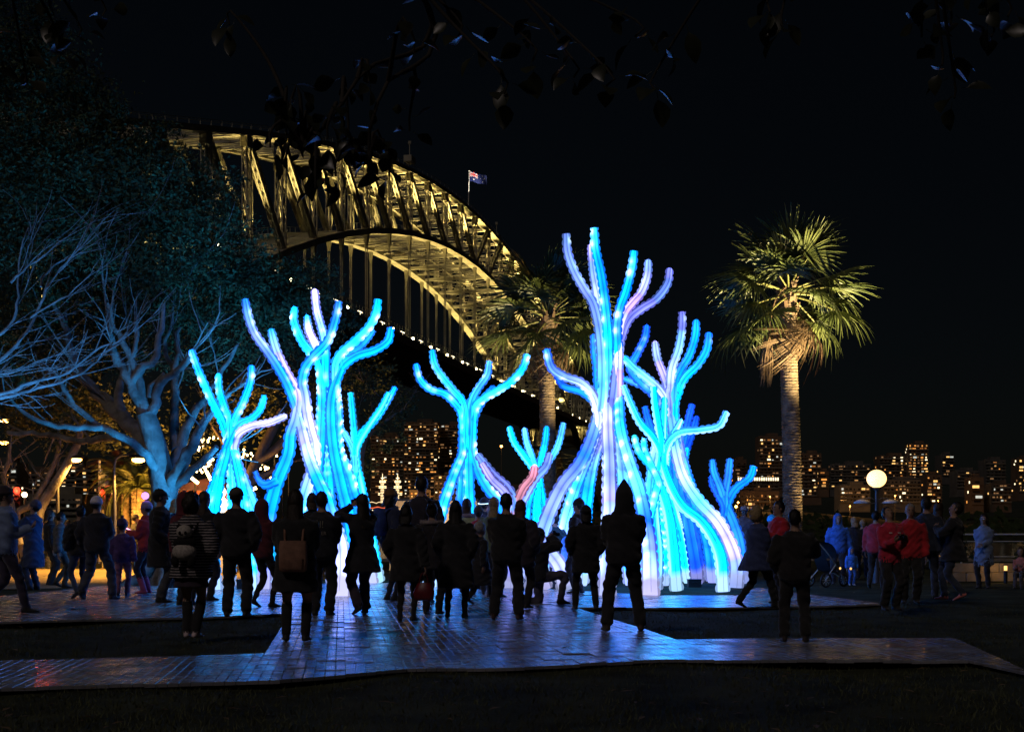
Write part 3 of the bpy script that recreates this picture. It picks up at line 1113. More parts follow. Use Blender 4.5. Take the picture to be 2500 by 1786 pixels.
# ---- the big fig tree at the left
g_ = np.random.default_rng(21)
FT = thing("fig_tree", "large fig tree with blue lit spreading limbs behind the left of the crowd", "tree", loc=tuple(G(412, 1425)))
o0 = np.array(FT.location)
YT = 34.0
limbs = [
    # trunk, then the limbs seen in the photo (pixel, pixel[, distance]) with radii
    ([(415, 1430, 34), (408, 1300), (400, 1200), (385, 1110), (365, 1040), (355, 1010)], 0.40, 0.24),
    ([(355, 1010), (330, 960), (310, 920), (285, 880), (270, 830), (262, 770)], 0.2, 0.06),
    ([(357, 1015), (345, 950), (320, 880), (300, 840), (280, 800), (262, 740)], 0.16, 0.05),
    ([(362, 1020), (380, 980), (390, 940), (440, 900, 33.5), (470, 860, 33)], 0.16, 0.06),
    ([(325, 930), (350, 900), (378, 870), (395, 800), (400, 740)], 0.14, 0.05),
    ([(318, 920), (322, 880), (335, 820), (330, 760)], 0.1, 0.04),
    ([(408, 1250), (395, 1130, 34.6), (340, 1060, 35), (290, 1010, 35.4), (240, 960, 36), (190, 900, 36), (160, 800, 36), (130, 740, 36)], 0.36, 0.07),
    ([(300, 1015, 35.3), (290, 960, 35.5), (300, 900, 36), (270, 830, 36)], 0.16, 0.05),
    ([(400, 1180), (350, 1100, 33.5), (290, 1065, 33), (245, 1040, 33), (190, 1000, 33), (150, 940, 33), (120, 900, 33)], 0.15, 0.05),
    ([(250, 1042, 33), (180, 1045, 32.8), (100, 1030, 32.5), (40, 990, 32.3), (10, 955, 32)], 0.1, 0.04),
    ([(395, 1140, 34.8), (300, 1070, 36), (200, 1075, 37), (120, 1060, 37.5), (20, 1055, 38)], 0.14, 0.07),
    ([(410, 1190), (430, 1110, 34.3), (455, 1050, 34.6), (480, 1000, 35), (510, 960, 35.5), (545, 900, 36), (580, 840, 36)], 0.2, 0.05),
    ([(415, 1200), (450, 1120, 33.5), (490, 1050, 33), (520, 1000, 33), (560, 960, 33)], 0.22, 0.08),
    ([(418, 1190), (460, 1160, 33.5), (500, 1120, 33), (530, 1090, 32.8)], 0.15, 0.08),
    ([(432, 1100, 34.3), (425, 1000, 35), (430, 900, 35.5), (438, 800, 36)], 0.17, 0.06),
    ([(430, 920, 35.5), (405, 850, 36), (420, 790, 36), (430, 720, 36)], 0.09, 0.03),
    ([(365, 970), (370, 940), (400, 910)], 0.09, 0.04),
]
tr = MB()
for pts, r0, r1 in limbs[:1]:
    c = spline(pxpath(pts, YT) - o0, 0.15)
    th = np.linspace(0, 1, len(c))
    rr = r0 + (r1 - r0) * th + 0.35 * np.exp(-th * 14)
    tr.tube(c, rr, 14)
for k in range(7):                       # buttress roots
    a = k / 7 * 6.28 + 0.3
    q = np.array([[math.cos(a) * 0.3, math.sin(a) * 0.3, 0.7], [math.cos(a) * 0.7, math.sin(a) * 0.7, 0.22], [math.cos(a) * 1.3, math.sin(a) * 1.3, -0.05]])
    tr.tube(spline(q, 0.15), np.linspace(0.2, 0.07, len(spline(q, 0.15))), 7)
tr.build("trunk", M_bark, FT)
for pts, r0, r1 in limbs[1:]:
    lb = MB()
    c = spline(pxpath(pts, YT) - o0, 0.2)
    c[1:-1] += g_.normal(0, 0.025, (len(c) - 2, 3))
    lb.tube(c, np.linspace(r0, r1, len(c)) * 0.86, 9)
    for k in range(int(len(c) * 0.5), len(c), 6):
        t = c[min(k + 1, len(c) - 1)] - c[k - 1]
        t /= np.linalg.norm(t)
        d = t + g_.normal(0, 0.55, 3) * np.array([1, 0.6, 0.8]) + np.array([0, 0, 0.3])
        twigs(lb, c[k], d, g_.uniform(0.9, 2.2), max(0.014, r1 * 0.55), 1, g_, 0.45)
    lb.build("limb", M_bark, FT)
# crown
cb = [(-90, 90, 37, 2.4), (10, 60, 37, 1.4), (-120, 260, 37, 3.2), (60, 300, 37, 2.6), (175, 300, 36, 1.5), (-60, 460, 36, 3.2), (110, 430, 36, 2.2), (230, 400, 36, 1.7), (330, 430, 36, 1.5),
      (400, 420, 36, 1.2), (290, 500, 35, 2.0), (430, 500, 36, 1.7), (500, 560, 36, 1.4), (150, 560, 36, 2.4), (330, 590, 35, 1.9), (450, 600, 36, 1.8),
      (560, 640, 37, 1.4), (600, 700, 37, 1.4), (520, 700, 36, 1.5), (200, 690, 37, 2.2), (330, 700, 37, 1.9), (430, 720, 37, 1.6), (650, 720, 38, 1.3),
      (700, 680, 38, 1.0), (760, 690, 38, 1.0), (720, 760, 38, 1.3), (790, 740, 38, 0.9), (640, 800, 38, 1.2), (560, 800, 37, 1.5), (780, 820, 39, 1.2),
      (230, 800, 38, 1.8), (360, 820, 38, 1.4), (480, 830, 37, 1.2), (90, 720, 38, 2.4), (-30, 650, 37, 2.6), (30, 840, 38, 1.6), (180, 200, 36, 0.7), (140, 190, 36, 0.8), (60, 170, 37, 1.4), (520, 480, 37, 0.9), (240, 290, 36, 0.9), (320, 330, 36, 0.9), (390, 350, 36, 0.8)]
blobs = [(P(x, y, Y) - o0, r_) for x, y, Y, r_ in cb]
cr = MB()
leaves(cr, blob_points(blobs, 950, g_), 0.125, g_)
cr.build("crown", M_leaf_fig, FT)

# ---- the second tree, its trunk outside the frame to the left, fine blue lit branches reaching in
T2 = thing("bare_branched_tree", "tree at the far left edge reaching in with fine blue lit branches", "tree", loc=tuple(np.array([-12.2, 26.5, 0])))
o0 = np.array(T2.location)
tr = MB()
c = spline(np.array([[0, 0, -0.05], [0.1, 0, 1.2], [0.35, 0, 2.2], [0.6, 0, 3.0]]), 0.15)
tr.tube(c, np.linspace(0.34, 0.2, len(c)), 12)
tr.build("trunk", M_bark, T2)
tl = [([(-260, 1080), (-140, 1020), (-20, 970), (60, 948), (150, 920), (210, 880), (260, 830), (290, 800)], 0.11, 0.02),
      ([(-140, 1020), (-60, 980), (20, 960), (90, 932), (170, 912), (240, 860), (300, 835), (340, 800)], 0.09, 0.02),
      ([(-260, 1070), (-150, 1000), (-40, 905), (20, 850), (70, 780), (100, 700), (140, 640), (185, 590)], 0.12, 0.02),
      ([(75, 775), (130, 740), (190, 700), (230, 660)], 0.04, 0.012),
      ([(-200, 1000), (-90, 870), (10, 790), (28, 700), (24, 620), (45, 540)], 0.10, 0.018),
      ([(26, 690), (80, 640), (130, 600), (175, 560)], 0.05, 0.012),
      ([(100, 700), (110, 660), (160, 620), (240, 590)], 0.04, 0.012),
      ([(-150, 990), (-60, 930), (0, 920), (70, 905), (130, 880)], 0.05, 0.012)]
for pts, r0, r1 in tl:
    lb = MB()
    c = spline(pxpath(pts, 26.0) - o0, 0.15)
    c[1:-1] += g_.normal(0, 0.012, (len(c) - 2, 3))
    c[:, 1] += np.linspace(0, g_.uniform(-0.8, 0.8), len(c))
    lb.tube(c, np.linspace(r0, r1, len(c)) * 0.55, 8)
    for k in range(int(len(c) * 0.35), len(c) - 1, 3):
        t = c[k + 1] - c[k - 1]
        t /= np.linalg.norm(t)
        d = t + g_.normal(0, 0.28, 3) + np.array([0.1, 0, 0.12])
        twigs(lb, c[k], d, g_.uniform(0.7, 1.6), max(0.008, r1 * 0.6), 1, g_, 0.26, 0.1)
    lb.build("limb", M_bark, T2)
cr = MB()
blobs = [(P(x, y, 27.5) - o0, r_) for x, y, r_ in ((-120, 600, 2.2), (-250, 800, 2.0), (40, 640, 0.9), (180, 620, 0.8), (270, 760, 0.6))]
leaves(cr, blob_points(blobs, 130, g_), 0.12, g_)
cr.build("crown", M_leaf_fig, T2)

# ---- trees lit orange by the street lamps further back at the left
def simple_tree(label, base, limbs_, blobs_, Y, dens, seed, leafm, bark, size=0.15, name="street_tree"):
    gg = np.random.default_rng(seed)
    T = thing(name, label, "tree", loc=tuple(base))
    o_ = np.array(base)
    for k, (pts, r0, r1) in enumerate(limbs_):
        lb = MB()
        c = spline(pxpath(pts, Y) - o_, 0.2)
        lb.tube(c, np.linspace(r0, r1, len(c)), 8)
        if k:
            for j in range(int(len(c) * 0.5), len(c), 4):
                twigs(lb, c[j], gg.normal(0, 0.5, 3) + np.array([0, 0, 0.7]), gg.uniform(0.8, 1.8), max(0.012, r1 * 0.5), 1, gg)
        lb.build("trunk" if k == 0 else "limb", bark, T)
    cr_ = MB()
    leaves(cr_, blob_points([(P(x, y, yy) - o_, r_) for x, y, yy, r_ in blobs_], dens, gg), size, gg)
    cr_.build("crown", leafm, T)
    return T


simple_tree("leaning tree with curved pale trunks lit orange at the far left", G(90, 1393),
            [([(70, 1393, 45.7), (95, 1250), (130, 1190), (165, 1130), (190, 1080), (195, 1040)], 0.24, 0.12),
             ([(70, 1393, 45.7), (40, 1260), (80, 1230), (120, 1160), (140, 1110), (146, 1060)], 0.16, 0.07),
             ([(50, 1330, 45.7), (20, 1200), (8, 1160), (20, 1130), (24, 1085)], 0.15, 0.06)],
            [(20, 1010, 46, 1.5), (110, 1010, 46, 1.4), (190, 1020, 46, 1.2), (60, 960, 47, 1.6), (150, 960, 47, 1.5), (250, 1000, 47, 1.3), (270, 1060, 47, 0.9), (-40, 1040, 47, 1.5), (210, 1085, 47, 0.7)],
            46, 420, 31, M_leaf_or, M_bark, 0.17)
simple_tree("orange lit leafy tree behind the fig trunk by the string lights", G(590, 1390),
            [([(590, 1390, 47), (600, 1200), (640, 1100), (690, 1000)], 0.3, 0.14),
             ([(620, 1130), (680, 1090), (740, 1010), (760, 960)], 0.2, 0.07),
             ([(600, 1180), (560, 1100), (520, 1040)], 0.15, 0.06), ([(606, 1180), (690, 1130), (730, 1060)], 0.14, 0.06)],
            [(480, 1020, 48, 1.4), (560, 1000, 48, 1.3), (450, 1080, 48, 1.1), (620, 1040, 48, 1.0), (700, 1060, 48, 1.0), (740, 1000, 48, 1.1), (680, 960, 49, 1.4), (600, 940, 49, 1.4), (360, 1060, 49, 0.9), (340, 1090, 49, 0.7)],
            47, 330, 32, M_leaf_or, M_bark_d, 0.17)
simple_tree("dim tree with a bushy crown right of the big left sculpture", G(895, 1392),
            [([(895, 1392, 46), (880, 1250), (878, 1130), (890, 1060)], 0.26, 0.12),
             ([(885, 1090), (910, 1020), (930, 970)], 0.10, 0.04), ([(885, 1080), (870, 1010), (866, 960)], 0.09, 0.03), ([(890, 1070), (950, 1020), (985, 1000)], 0.08, 0.03)],
            [(860, 900, 46, 0.9), (910, 920, 46, 0.9), (950, 960, 46, 0.8), (880, 970, 46, 0.9), (980, 1000, 46, 0.7), (930, 1030, 46, 0.7), (830, 950, 46, 0.8), (900, 860, 47, 0.6), (955, 1080, 47, 0.6), (880, 1120, 47, 0.8)],
            46, 620, 33, M_leaf_fig, M_bark_d, 0.15)

# ================================================================== palms
M_frond = leaf_mat("palm_frond_green", (0.05, 0.07, 0.02), (0.13, 0.15, 0.05), 0.4)
M_frond_dry = leaf_mat("palm_frond_dry", (0.12, 0.075, 0.04), (0.22, 0.14, 0.08), 0.7)
M_ptrunk = mat("palm_trunk_bark", (0.21, 0.15, 0.095), 0.9, var=0.5, scale=5, bump=0.8, bscale=30)
M_pstem = mat("palm_petiole", (0.22, 0.22, 0.07), 0.45, var=0.2, scale=5)


def fan_frond(seed, pet=0.9, blade=1.0, droop=0.5, fold=0.5, n=30):
    """fan leaf: petiole along +x, then pleated strips that split and hang at the tips"""
    gg = np.random.default_rng(seed)
    m = MB()
    t = np.linspace(0, 1, 6)
    c = np.stack([t * pet, 0 * t, -0.10 * pet * t ** 2], -1)
    m.tube(c, np.linspace(0.028, 0.014, 6), 5, mi=1)
    hub = c[-1]
    for k in range(n):
        a = R(-118 + 236 * k / (n - 1)) + gg.normal(0, 0.02)
        L = blade * (0.72 + 0.28 * math.cos(a * 0.62)) * gg.uniform(0.85, 1.1)
        d = np.array([math.cos(a), math.sin(a), 0])
        s = np.array([-math.sin(a), math.cos(a), 0])
        wdt = L * 0.032
        tt = np.array([0.0, 0.3, 0.6, 0.8, 1.0])
        dr = droop * L * (np.maximum(tt - 0.35, 0) ** 1.8) * gg.uniform(0.5, 1.5)
        side = gg.normal(0, 0.05) * tt ** 2
        cen = hub + d * (L * tt)[:, None] + s * (side * L)[:, None]
        cen[:, 2] += -dr - fold * abs(math.sin(a)) * 0.35 * L * tt
        w_ = wdt * np.array([0.35, 1.0, 0.85, 0.5, 0.06])
        pl = wdt * 0.5 * np.array([0.3, 1, 0.7, 0.3, 0])
        Vl = cen - s * w_[:, None] + np.array([0, 0, 1]) * pl[:, None] * (-1)
        Vr = cen + s * w_[:, None] + np.array([0, 0, 1]) * pl[:, None] * (-1)
        Vc = cen + np.array([0, 0, 1]) * pl[:, None] * 0.6
        V = np.stack([Vl, Vc, Vr], 1)
        m.grid(V, 0, False, False, wrap=False)
    return m


FR = [fan_frond(40 + k, 0.85 + 0.1 * (k % 3), 1.0, 0.35 + 0.25 * (k % 4), 0.3 + 0.2 * (k % 3)).mesh("frond", [M_frond, M_pstem]) for k in range(6)]
FRD = [fan_frond(60 + k, 0.7, 0.9, 1.6, 1.2, 24).mesh("dry_frond", [M_frond_dry, M_frond_dry]) for k in range(3)]


def ringed_trunk(path, r0, r1, gg, pitch=0.09):
    c = spline(path, pitch / 3)
    k = len(c)
    A, B_ = frames(c)
    n = 22
    th = np.linspace(0, 2 * np.pi, n, endpoint=False)
    base = np.linspace(r0, r1, k)
    saw = (np.arange(k) % 3) / 3.0
    rr = base[:, None] * (1 + 0.09 * saw[:, None] * (0.2 + 1.3 * gg.random((k, n))) + 0.02 * gg.normal(0, 1, (k, n)) + 0.03 * np.sin(th * 3 + c[:, 2:3] * 0.9))
    V = c[:, None, :] + rr[..., None] * (np.cos(th)[None, :, None] * A[:, None, :] + np.sin(th)[None, :, None] * B_[:, None, :])
    m = MB()
    m.grid(V, 0, False, True)
    return m


def fan_palm(label, base, top, r0, r1, scale, nfr, seed, dead=12, hang=True):
    gg = np.random.default_rng(seed)
    T = thing("fan_palm", label, "palm tree", loc=tuple(base))
    o_ = np.array(base)
    tp = np.array(top) - o_
    mid = tp * 0.5 + np.array([gg.normal(0, 0.05), 0, 0])
    ringed_trunk(np.array([[0, 0, -0.05], mid * 0.5, mid, tp * 0.8 + np.array([-0.03, 0, 0]), tp]), r0, r1, gg).build("trunk", M_ptrunk, T)
    bt = MB()                                   # old leaf bases under the crown
    for k in range(46):
        a = gg.uniform(0, 6.28)
        z = gg.uniform(-1.1, 0.25)
        d = np.array([math.cos(a), math.sin(a), 0])
        p0 = tp + d * (r1 * 0.9) + np.array([0, 0, z])
        bt.bar(p0, p0 + d * gg.uniform(0.08, 0.2) + np.array([0, 0, gg.uniform(0.12, 0.32)]), 0.09, 0.04)
    bt.build("leaf_base", M_frond_dry, T, kind="stuff")
    ga = 2.399
    for k in range(nfr):
        f = (k + 0.5) / nfr
        el = R(82) - f * R(112) + gg.normal(0, 0.07)
        az = k * ga + gg.normal(0, 0.15)
        sc = scale * (0.85 + 0.3 * f) * gg.uniform(0.88, 1.1)
        o = link("frond", FR[int(gg.integers(0, 6))], T)
        M = Matrix.Rotation(az, 4, 'Z') @ Matrix.Rotation(-el, 4, 'Y') @ Matrix.Rotation(gg.normal(0, 0.3), 4, 'X')
        p0 = tp + np.array([math.cos(az), math.sin(az), 0]) * 0.08 + np.array([0, 0, 0.25 - 0.45 * f])
        o.matrix_local = Matrix.Translation(p0) @ M @ Matrix.Scale(sc, 4)
    for k in range(dead):
        az = k * ga * 1.3 + gg.normal(0, 0.3)
        el = R(-38) - gg.uniform(0, 0.65)
        o = link("dry_frond", FRD[int(gg.integers(0, 3))], T)
        M = Matrix.Rotation(az, 4, 'Z') @ Matrix.Rotation(-el, 4, 'Y')
        p0 = tp + np.array([math.cos(az), math.sin(az), 0]) * 0.1 + np.array([0, 0, -0.35 - 0.2 * gg.random()])
        o.matrix_local = Matrix.Translation(p0) @ M @ Matrix.Scale(scale * gg.uniform(0.7, 0.95), 4)
    return T, tp


PALM_R, tpR = fan_palm("tall fan palm lit yellow from below, standing alone at the right", np.array([8.48, 42.0, 0]), P(1926, 712, 42), 0.30, 0.235, 1.26, 31, 71, 9)
# long dead frond hanging on its stalk at the left of the trunk
hm = MB()
c = spline(np.array([[-0.15, -0.3, 0.1], [-0.45, -0.35, -0.25], [-0.62, -0.35, -0.9], [-0.68, -0.35, -1.35]]), 0.08)
hm.tube(c, np.linspace(0.03, 0.018, len(c)), 6)
gg = np.random.default_rng(3)
for k in range(90):
    a = gg.uniform(0, 6.28)
    L = gg.uniform(0.8, 1.6)
    e = np.array([math.cos(a) * 0.16, math.sin(a) * 0.12, 0])
    q0 = c[-1]
    pts = np.array([q0, q0 + e * 0.8 + np.array([-0.02, 0, -0.25 * L]), q0 + e * gg.uniform(0.5, 1.3) + np.array([-0.06, 0, -0.65 * L]), q0 + e * gg.uniform(0.3, 1.2) + np.array([-0.08, 0, -L])])
    hm.tube(pts, [0.012, 0.02, 0.014, 0.003], 4)
hm.v = [v + tpR for v in hm.v]
hm.build("dry_frond", M_frond_dry, PALM_R, label="long dead frond hanging from a bent stalk beside the trunk")

PALM_M, tpM = fan_palm("fan palm partly hidden behind the tall sculpture, in front of the bridge end", np.array([1.17, 47.0, 0]), P(1338, 772, 47), 0.27, 0.25, 1.28, 30, 77, 9)

# warm uplights at the palms (fixtures on the lawn)
M_fix = mat("black_fixture", (0.02, 0.02, 0.02), 0.5, var=0.1)
M_lens_w = mat("uplight_lens_warm", (1, 0.9, 0.7), 0.3, var=0, emit=(1, 0.8, 0.5), es=4, sample=False)
M_lens_b = mat("uplight_lens_blue", (0.4, 0.7, 1), 0.3, var=0, emit=(0.1, 0.4, 1.0), es=4, sample=False)


def uplight(loc, aim, energy, color, label, size=50, lens=None, radius=0.12, blend=0.6):
    T = thing("uplight", label, "floodlight", loc=loc)
    d = Vector(aim) - Vector(loc)
    q = d.to_track_quat('Z', 'Y').to_matrix()
    Q = np.array(q)
    m = MB()
    m.box((0, 0, 0.04), (0.3, 0.3, 0.08))
    m.box((-0.17, 0, 0.2), (0.03, 0.06, 0.3))
    m.box((0.17, 0, 0.2), (0.03, 0.06, 0.3))
    m.build("bracket", M_fix, T)
    m = MB()
    n = 12
    th = np.linspace(0, 2 * np.pi, n, endpoint=False)
    rg = [(0.0, -0.14), (0.09, -0.13), (0.13, 0.0), (0.14, 0.12)]
    V = np.stack([np.stack([np.cos(th) * max(r_, 0.001), np.sin(th) * max(r_, 0.001), np.full(n, z)], -1) for r_, z in rg]) @ Q.T + np.array([0, 0, 0.3])
    m.grid(V, 0, True, False)
    m.build("head", M_fix, T)
    m = MB()
    V = np.stack([np.cos(th) * 0.125, np.sin(th) * 0.125, np.full(n, 0.10)], -1) @ Q.T + np.array([0, 0, 0.3])
    m.add(np.vstack([V, V.mean(0)]), [[i, (i + 1) % n, n] for i in range(n)])
    m.build("lens", lens or M_lens_w, T)
    dv = np.array(d.normalized()) * 0.18
    l = lamp("uplight_beam", 'SPOT', (dv[0], dv[1], 0.3 + dv[2]), energy, color, T, radius, size=size, blend=blend)
    l.rotation_euler = d.to_track_quat('-Z', 'Y').to_euler()
    return T


uplight((13.0, 37.0, 0.02), (8.5, 42.0, 9.1), 23000, (1.0, 0.78, 0.38), "small black uplight on the lawn right of the right palm", 36)
uplight((5.6, 43.0, 0.02), (1.3, 47.0, 8.8), 6500, (1.0, 0.78, 0.36), "small black uplight on the lawn right of the middle palm", 38)
uplight((-5.6, 31.0, 0.02), (-9.0, 34.3, 6.2), 2300, (0.03, 0.38, 1.0), "small black uplight aimed into the fig tree limbs", 75, M_lens_b)
uplight((-9.6, 23.4, 0.02), (-9.0, 26.0, 5.4), 1700, (0.06, 0.34, 1.0), "small black uplight under the bare branches at the left", 80, M_lens_b)


uplight((9.5, 41.3, 0.02), (8.9, 42.0, 6.0), 420, (1.0, 0.74, 0.34), "small black uplight at the foot of the right palm trunk", 60)
# ---- feather palms glowing orange at the left
def date_frond(seed, L=1.9):
    gg = np.random.default_rng(seed)
    m = MB()
    t = np.linspace(0, 1, 12)
    c = np.stack([L * np.sin(t * 1.25) / 1.25 * 1.0, 0 * t, L * (0.42 * t - 0.85 * t ** 2.2)], -1)
    m.tube(c, np.linspace(0.03, 0.008, 12), 5, mi=0)
    V, F = [], []
    for k in range(44):
        f = 0.12 + 0.86 * k / 44
        p0 = np.array([np.interp(f, t, c[:, j]) for j in range(3)])
        for sg in (-1, 1):
            l = L * 0.2 * (1 - 0.5 * f) * gg.uniform(0.8, 1.15)
            d = np.array([0.5, sg * 0.85, -0.45 + gg.normal(0, 0.1)])
            d /= np.linalg.norm(d)
            w_ = np.array([0.014, 0, 0.004])
            i = len(V)
            V += [p0 - w_, p0 + w_, p0 + d * l]
            F.append([i, i + 1, i + 2])
    m.add(V, F)
    return m


DF = [date_frond(80 + k).mesh("frond", [M_frond]) for k in range(3)]


def date_palm(label, px, ytop, Y, r, scale, seed):
    gg = np.random.default_rng(seed)
    tp_ = P(px, ytop, Y)
    T = thing("feather_palm", label, "palm tree", loc=(tp_[0], tp_[1], 0), group="feather palms lit orange at the left")
    top = np.array([0, 0, tp_[2]])
    ringed_trunk(np.array([[0, 0, -0.05], top * 0.5, top]), r, r * 1.1, gg, 0.14).build("trunk", M_ptrunk, T)
    for k in range(30):
        f = (k + 0.5) / 30
        az, el = k * 2.399, R(70) - f * R(95)
        o = link("frond", DF[k % 3], T)
        M = Matrix.Rotation(az, 4, 'Z') @ Matrix.Rotation(-el, 4, 'Y')
        o.matrix_local = Matrix.Translation(top) @ M @ Matrix.Scale(scale * gg.uniform(0.85, 1.1), 4)
    return T


uplight((-14.2, 52.5, 0.02), (-14.6, 58.0, 4.0), 2600, (1.0, 0.44, 0.07), "added orange uplight on the path in front of the feather palms", 80)  # added lamp that brightens the feather palms
uplight((-10.9, 46.5, 0.02), (-10.2, 48.0, 5.0), 3200, (1.0, 0.46, 0.08), "added orange uplight under the leaves beside the kiosk", 110)  # added lamp that brightens the leaves from below
date_palm("orange lit feather palm with the thinnest trunk, left of the three", 291, 1165, 60, 0.18, 1.0, 91)
date_palm("orange lit feather palm in the middle of the three by the fig trunk", 313, 1195, 57, 0.24, 1.0, 92)
date_palm("orange lit feather palm nearest the fig trunk, right of the three", 338, 1195, 55, 0.25, 1.1, 93)
# ================================================================== glowing tentacle sculptures
M_glow = bpy.data.materials.new("inflatable_glow")
M_glow.use_nodes = True
nt = M_glow.node_tree
b = nt.nodes["Principled BSDF"]
at = nt.nodes.new("ShaderNodeAttribute")
at.attribute_name = "glow"
nt.links.new(at.outputs["Color"], b.inputs["Emission Color"])
b.inputs["Emission Strength"].default_value = 1.0
b.inputs["Base Color"].default_value = (0.10, 0.11, 0.13, 1)
b.inputs["Roughness"].default_value = 0.38
M_fin = M_glow.copy()
M_fin.name = "seam_fin_glow"
M_fin.cycles.emission_sampling = 'NONE'

COLS = dict(
    AZ=(0.000, 0.42, 0.95), CY=(0.000, 0.86, 1.0), TQ=(0.000, 0.92, 0.62), LV=(0.22, 0.38, 0.56), WH=(0.62, 0.68, 0.75),
    BL=(0.004, 0.18, 0.75), DB=(0.004, 0.07, 0.42), PK=(0.78, 0.27, 0.14), PB=(0.08, 0.52, 0.9), SB=(0.012, 0.24, 0.55), GL=(0.16, 0.22, 0.36), LG=(0.22, 0.26, 0.34), CW=(0.12, 0.75, 1.0),
    BT=(0.0, 0.40, 0.55))


def tentacle(parent, pts, r0, r1, keys, g_, led=0.0, core=0.0, foot=True, fins=4, gain=1.0, nm="tentacle"):
    """one inflated arm from its foot to its tip; glow is what its inner lights send through the skin"""
    c = spline(pts, 0.055)
    k = len(c)
    s = np.concatenate([[0], np.cumsum(np.linalg.norm(np.diff(c, axis=0), axis=1))])
    L = s[-1]
    t = s / L
    rr = r1 + (r0 - r1) * (1 - t) ** 1.25
    # welded segments: slight bulge between welds, tint jumps from one to the next
    seg = 0.62
    ph = g_.uniform(0, seg)
    bul = np.abs(np.sin((s + ph) / seg * np.pi))
    rr = rr * (0.965 + 0.05 * bul ** 0.6)
    rr = rr * np.clip(0.80 + 0.2 * (L - s) / 0.22, 0.8, 1.0)
    A, B_ = frames(c)
    n = 16
    th = np.linspace(0, 2 * np.pi, n, endpoint=False)
    ca, sa = np.cos(th), np.sin(th)
    V = c[:, None, :] + rr[:, None, None] * (ca[None, :, None] * A[:, None, :] + sa[None, :, None] * B_[:, None, :])
    kt = np.array([q[0] for q in keys])
    kc = np.array([COLS[q[1]] for q in keys])
    kc[:, 2] *= 2.7                          # deep blue channel runs far past white in the photo
    col = np.column_stack([np.interp(t, kt, kc[:, j]) for j in range(3)])
    segi = np.floor((s + ph) / seg).astype(int)
    tint = g_.uniform(0.72, 1.18, segi.max() + 2)
    hue = g_.normal(0, 0.10, segi.max() + 2)
    col = col * tint[segi][:, None]
    col[:, 1] *= 1 + hue[segi]
    col[:, 0] *= 1 - hue[segi]
    # the lights sit along one seam facing a random way: that side is brighter
    th0 = g_.uniform(0, 2 * np.pi)
    dth = np.abs((th - th0 + np.pi) % (2 * np.pi) - np.pi)
    ang = 0.62 + 0.62 * np.exp(-(dth / 1.05) ** 2)
    E = col[:, None, :] * ang[None, :, None]
    E = E * (0.80 + 0.30 * bul)[:, None, None]
    seamf = np.ones(n)
    seamf[::4] = 0.55
    E = E * seamf[None, :, None]
    if core > 0:
        w_ = np.exp(-(dth / 0.42) ** 2)[None, :] * (0.6 + 0.4 * np.sin(s * 3.1)[:, None] ** 2)
        E = E + core * w_[..., None] * np.array([0.75, 1.0, 1.05])
    if led > 0:
        pos = np.arange(g_.uniform(0.1, 0.3), L - 0.05, g_.uniform(0.22, 0.34))
        pos = pos + g_.normal(0, 0.05, len(pos))
        lst = g_.uniform(0.35, 1.3, len(pos))
        led0 = led
        for q, lq in zip(pos, lst):
            led = led0 * lq
            if g_.random() < 0.7:
                thq = th0 + g_.normal(0, 0.12)
                dq = np.abs((th - thq + np.pi) % (2 * np.pi) - np.pi)
                i0 = np.abs(s - q) < 0.22
                d2 = ((s[i0, None] - q) ** 2 + (dq[None, :] * rr[i0, None]) ** 2)
                E[i0] += led * np.exp(-d2 / 0.0024)[..., None] * np.array([1.5, 1.8, 1.8]) + led * 0.30 * np.exp(-d2 / 0.014)[..., None] * np.array([0.35, 1, 1.1])
    if foot:
        fd = np.clip((c[:, 2] + float(parent.location.z) - 0.30) / 0.15, 0, 1)
        neutral = (0.5 * col + 0.5 * col.mean(1, keepdims=True)) * 0.42 + np.array([0.05, 0.05, 0.07])
        E = E * fd[:, None, None] + (neutral * 0.75)[:, None, :] * (1 - fd)[:, None, None]
    E = E * (gain * 1.8)
    m = MB()
    m.grid(V, 0, True, True)
    cc = [E.reshape(-1, 3), np.vstack([E[0], E[0].mean(0)]), np.vstack([E[-1], E[-1].mean(0)])]
    m.c = cc
    o = m.build(nm, M_glow, parent)
    # scalloped seams
    f_ = MB()
    f_.c = []
    cs = spline(c, 0.018)
    ss = np.linspace(0, L, len(cs))
    pitch = np.clip(0.11 + 0.6 * np.interp(ss, s, rr), 0.13, 0.2)
    phase = np.cumsum(np.gradient(ss) / pitch)
    fr = phase % 1.0
    sc_ = np.sqrt(np.maximum(0, 1 - (2 * fr - 1) ** 2))
    ri = np.interp(ss, s, rr)
    hgt = 0.002 + (0.030 + 0.17 * ri) * sc_
    Ai = np.column_stack([np.interp(ss, s, A[:, j]) for j in range(3)])
    Bi = np.column_stack([np.interp(ss, s, B_[:, j]) for j in range(3)])
    for q in range(fins):
        a = 2 * np.pi * q / fins
        d = math.cos(a) * Ai + math.sin(a) * Bi
        tn = -math.sin(a) * Ai + math.cos(a) * Bi
        j = int(round(a / (2 * np.pi) * n)) % n
        ec = np.column_stack([np.interp(ss, s, E[:, j, x]) for x in range(3)])
        i0 = cs + d * (ri * 0.97)[:, None]
        i1 = cs + d * (ri + hgt)[:, None]
        tk = 0.004
        Vq = np.stack([i0 - tn * tk, i1 - tn * tk, i1 + tn * tk, i0 + tn * tk], 1)
        f_.grid(Vq, 0, False, False)
        ef = np.repeat((ec * 0.42)[:, None, :], 4, 1)
        ef[:, 1:3] *= 1.25
        f_.c.append(ef.reshape(-1, 3))
    f_.build("scalloped_seam", M_fin, o)
    return o


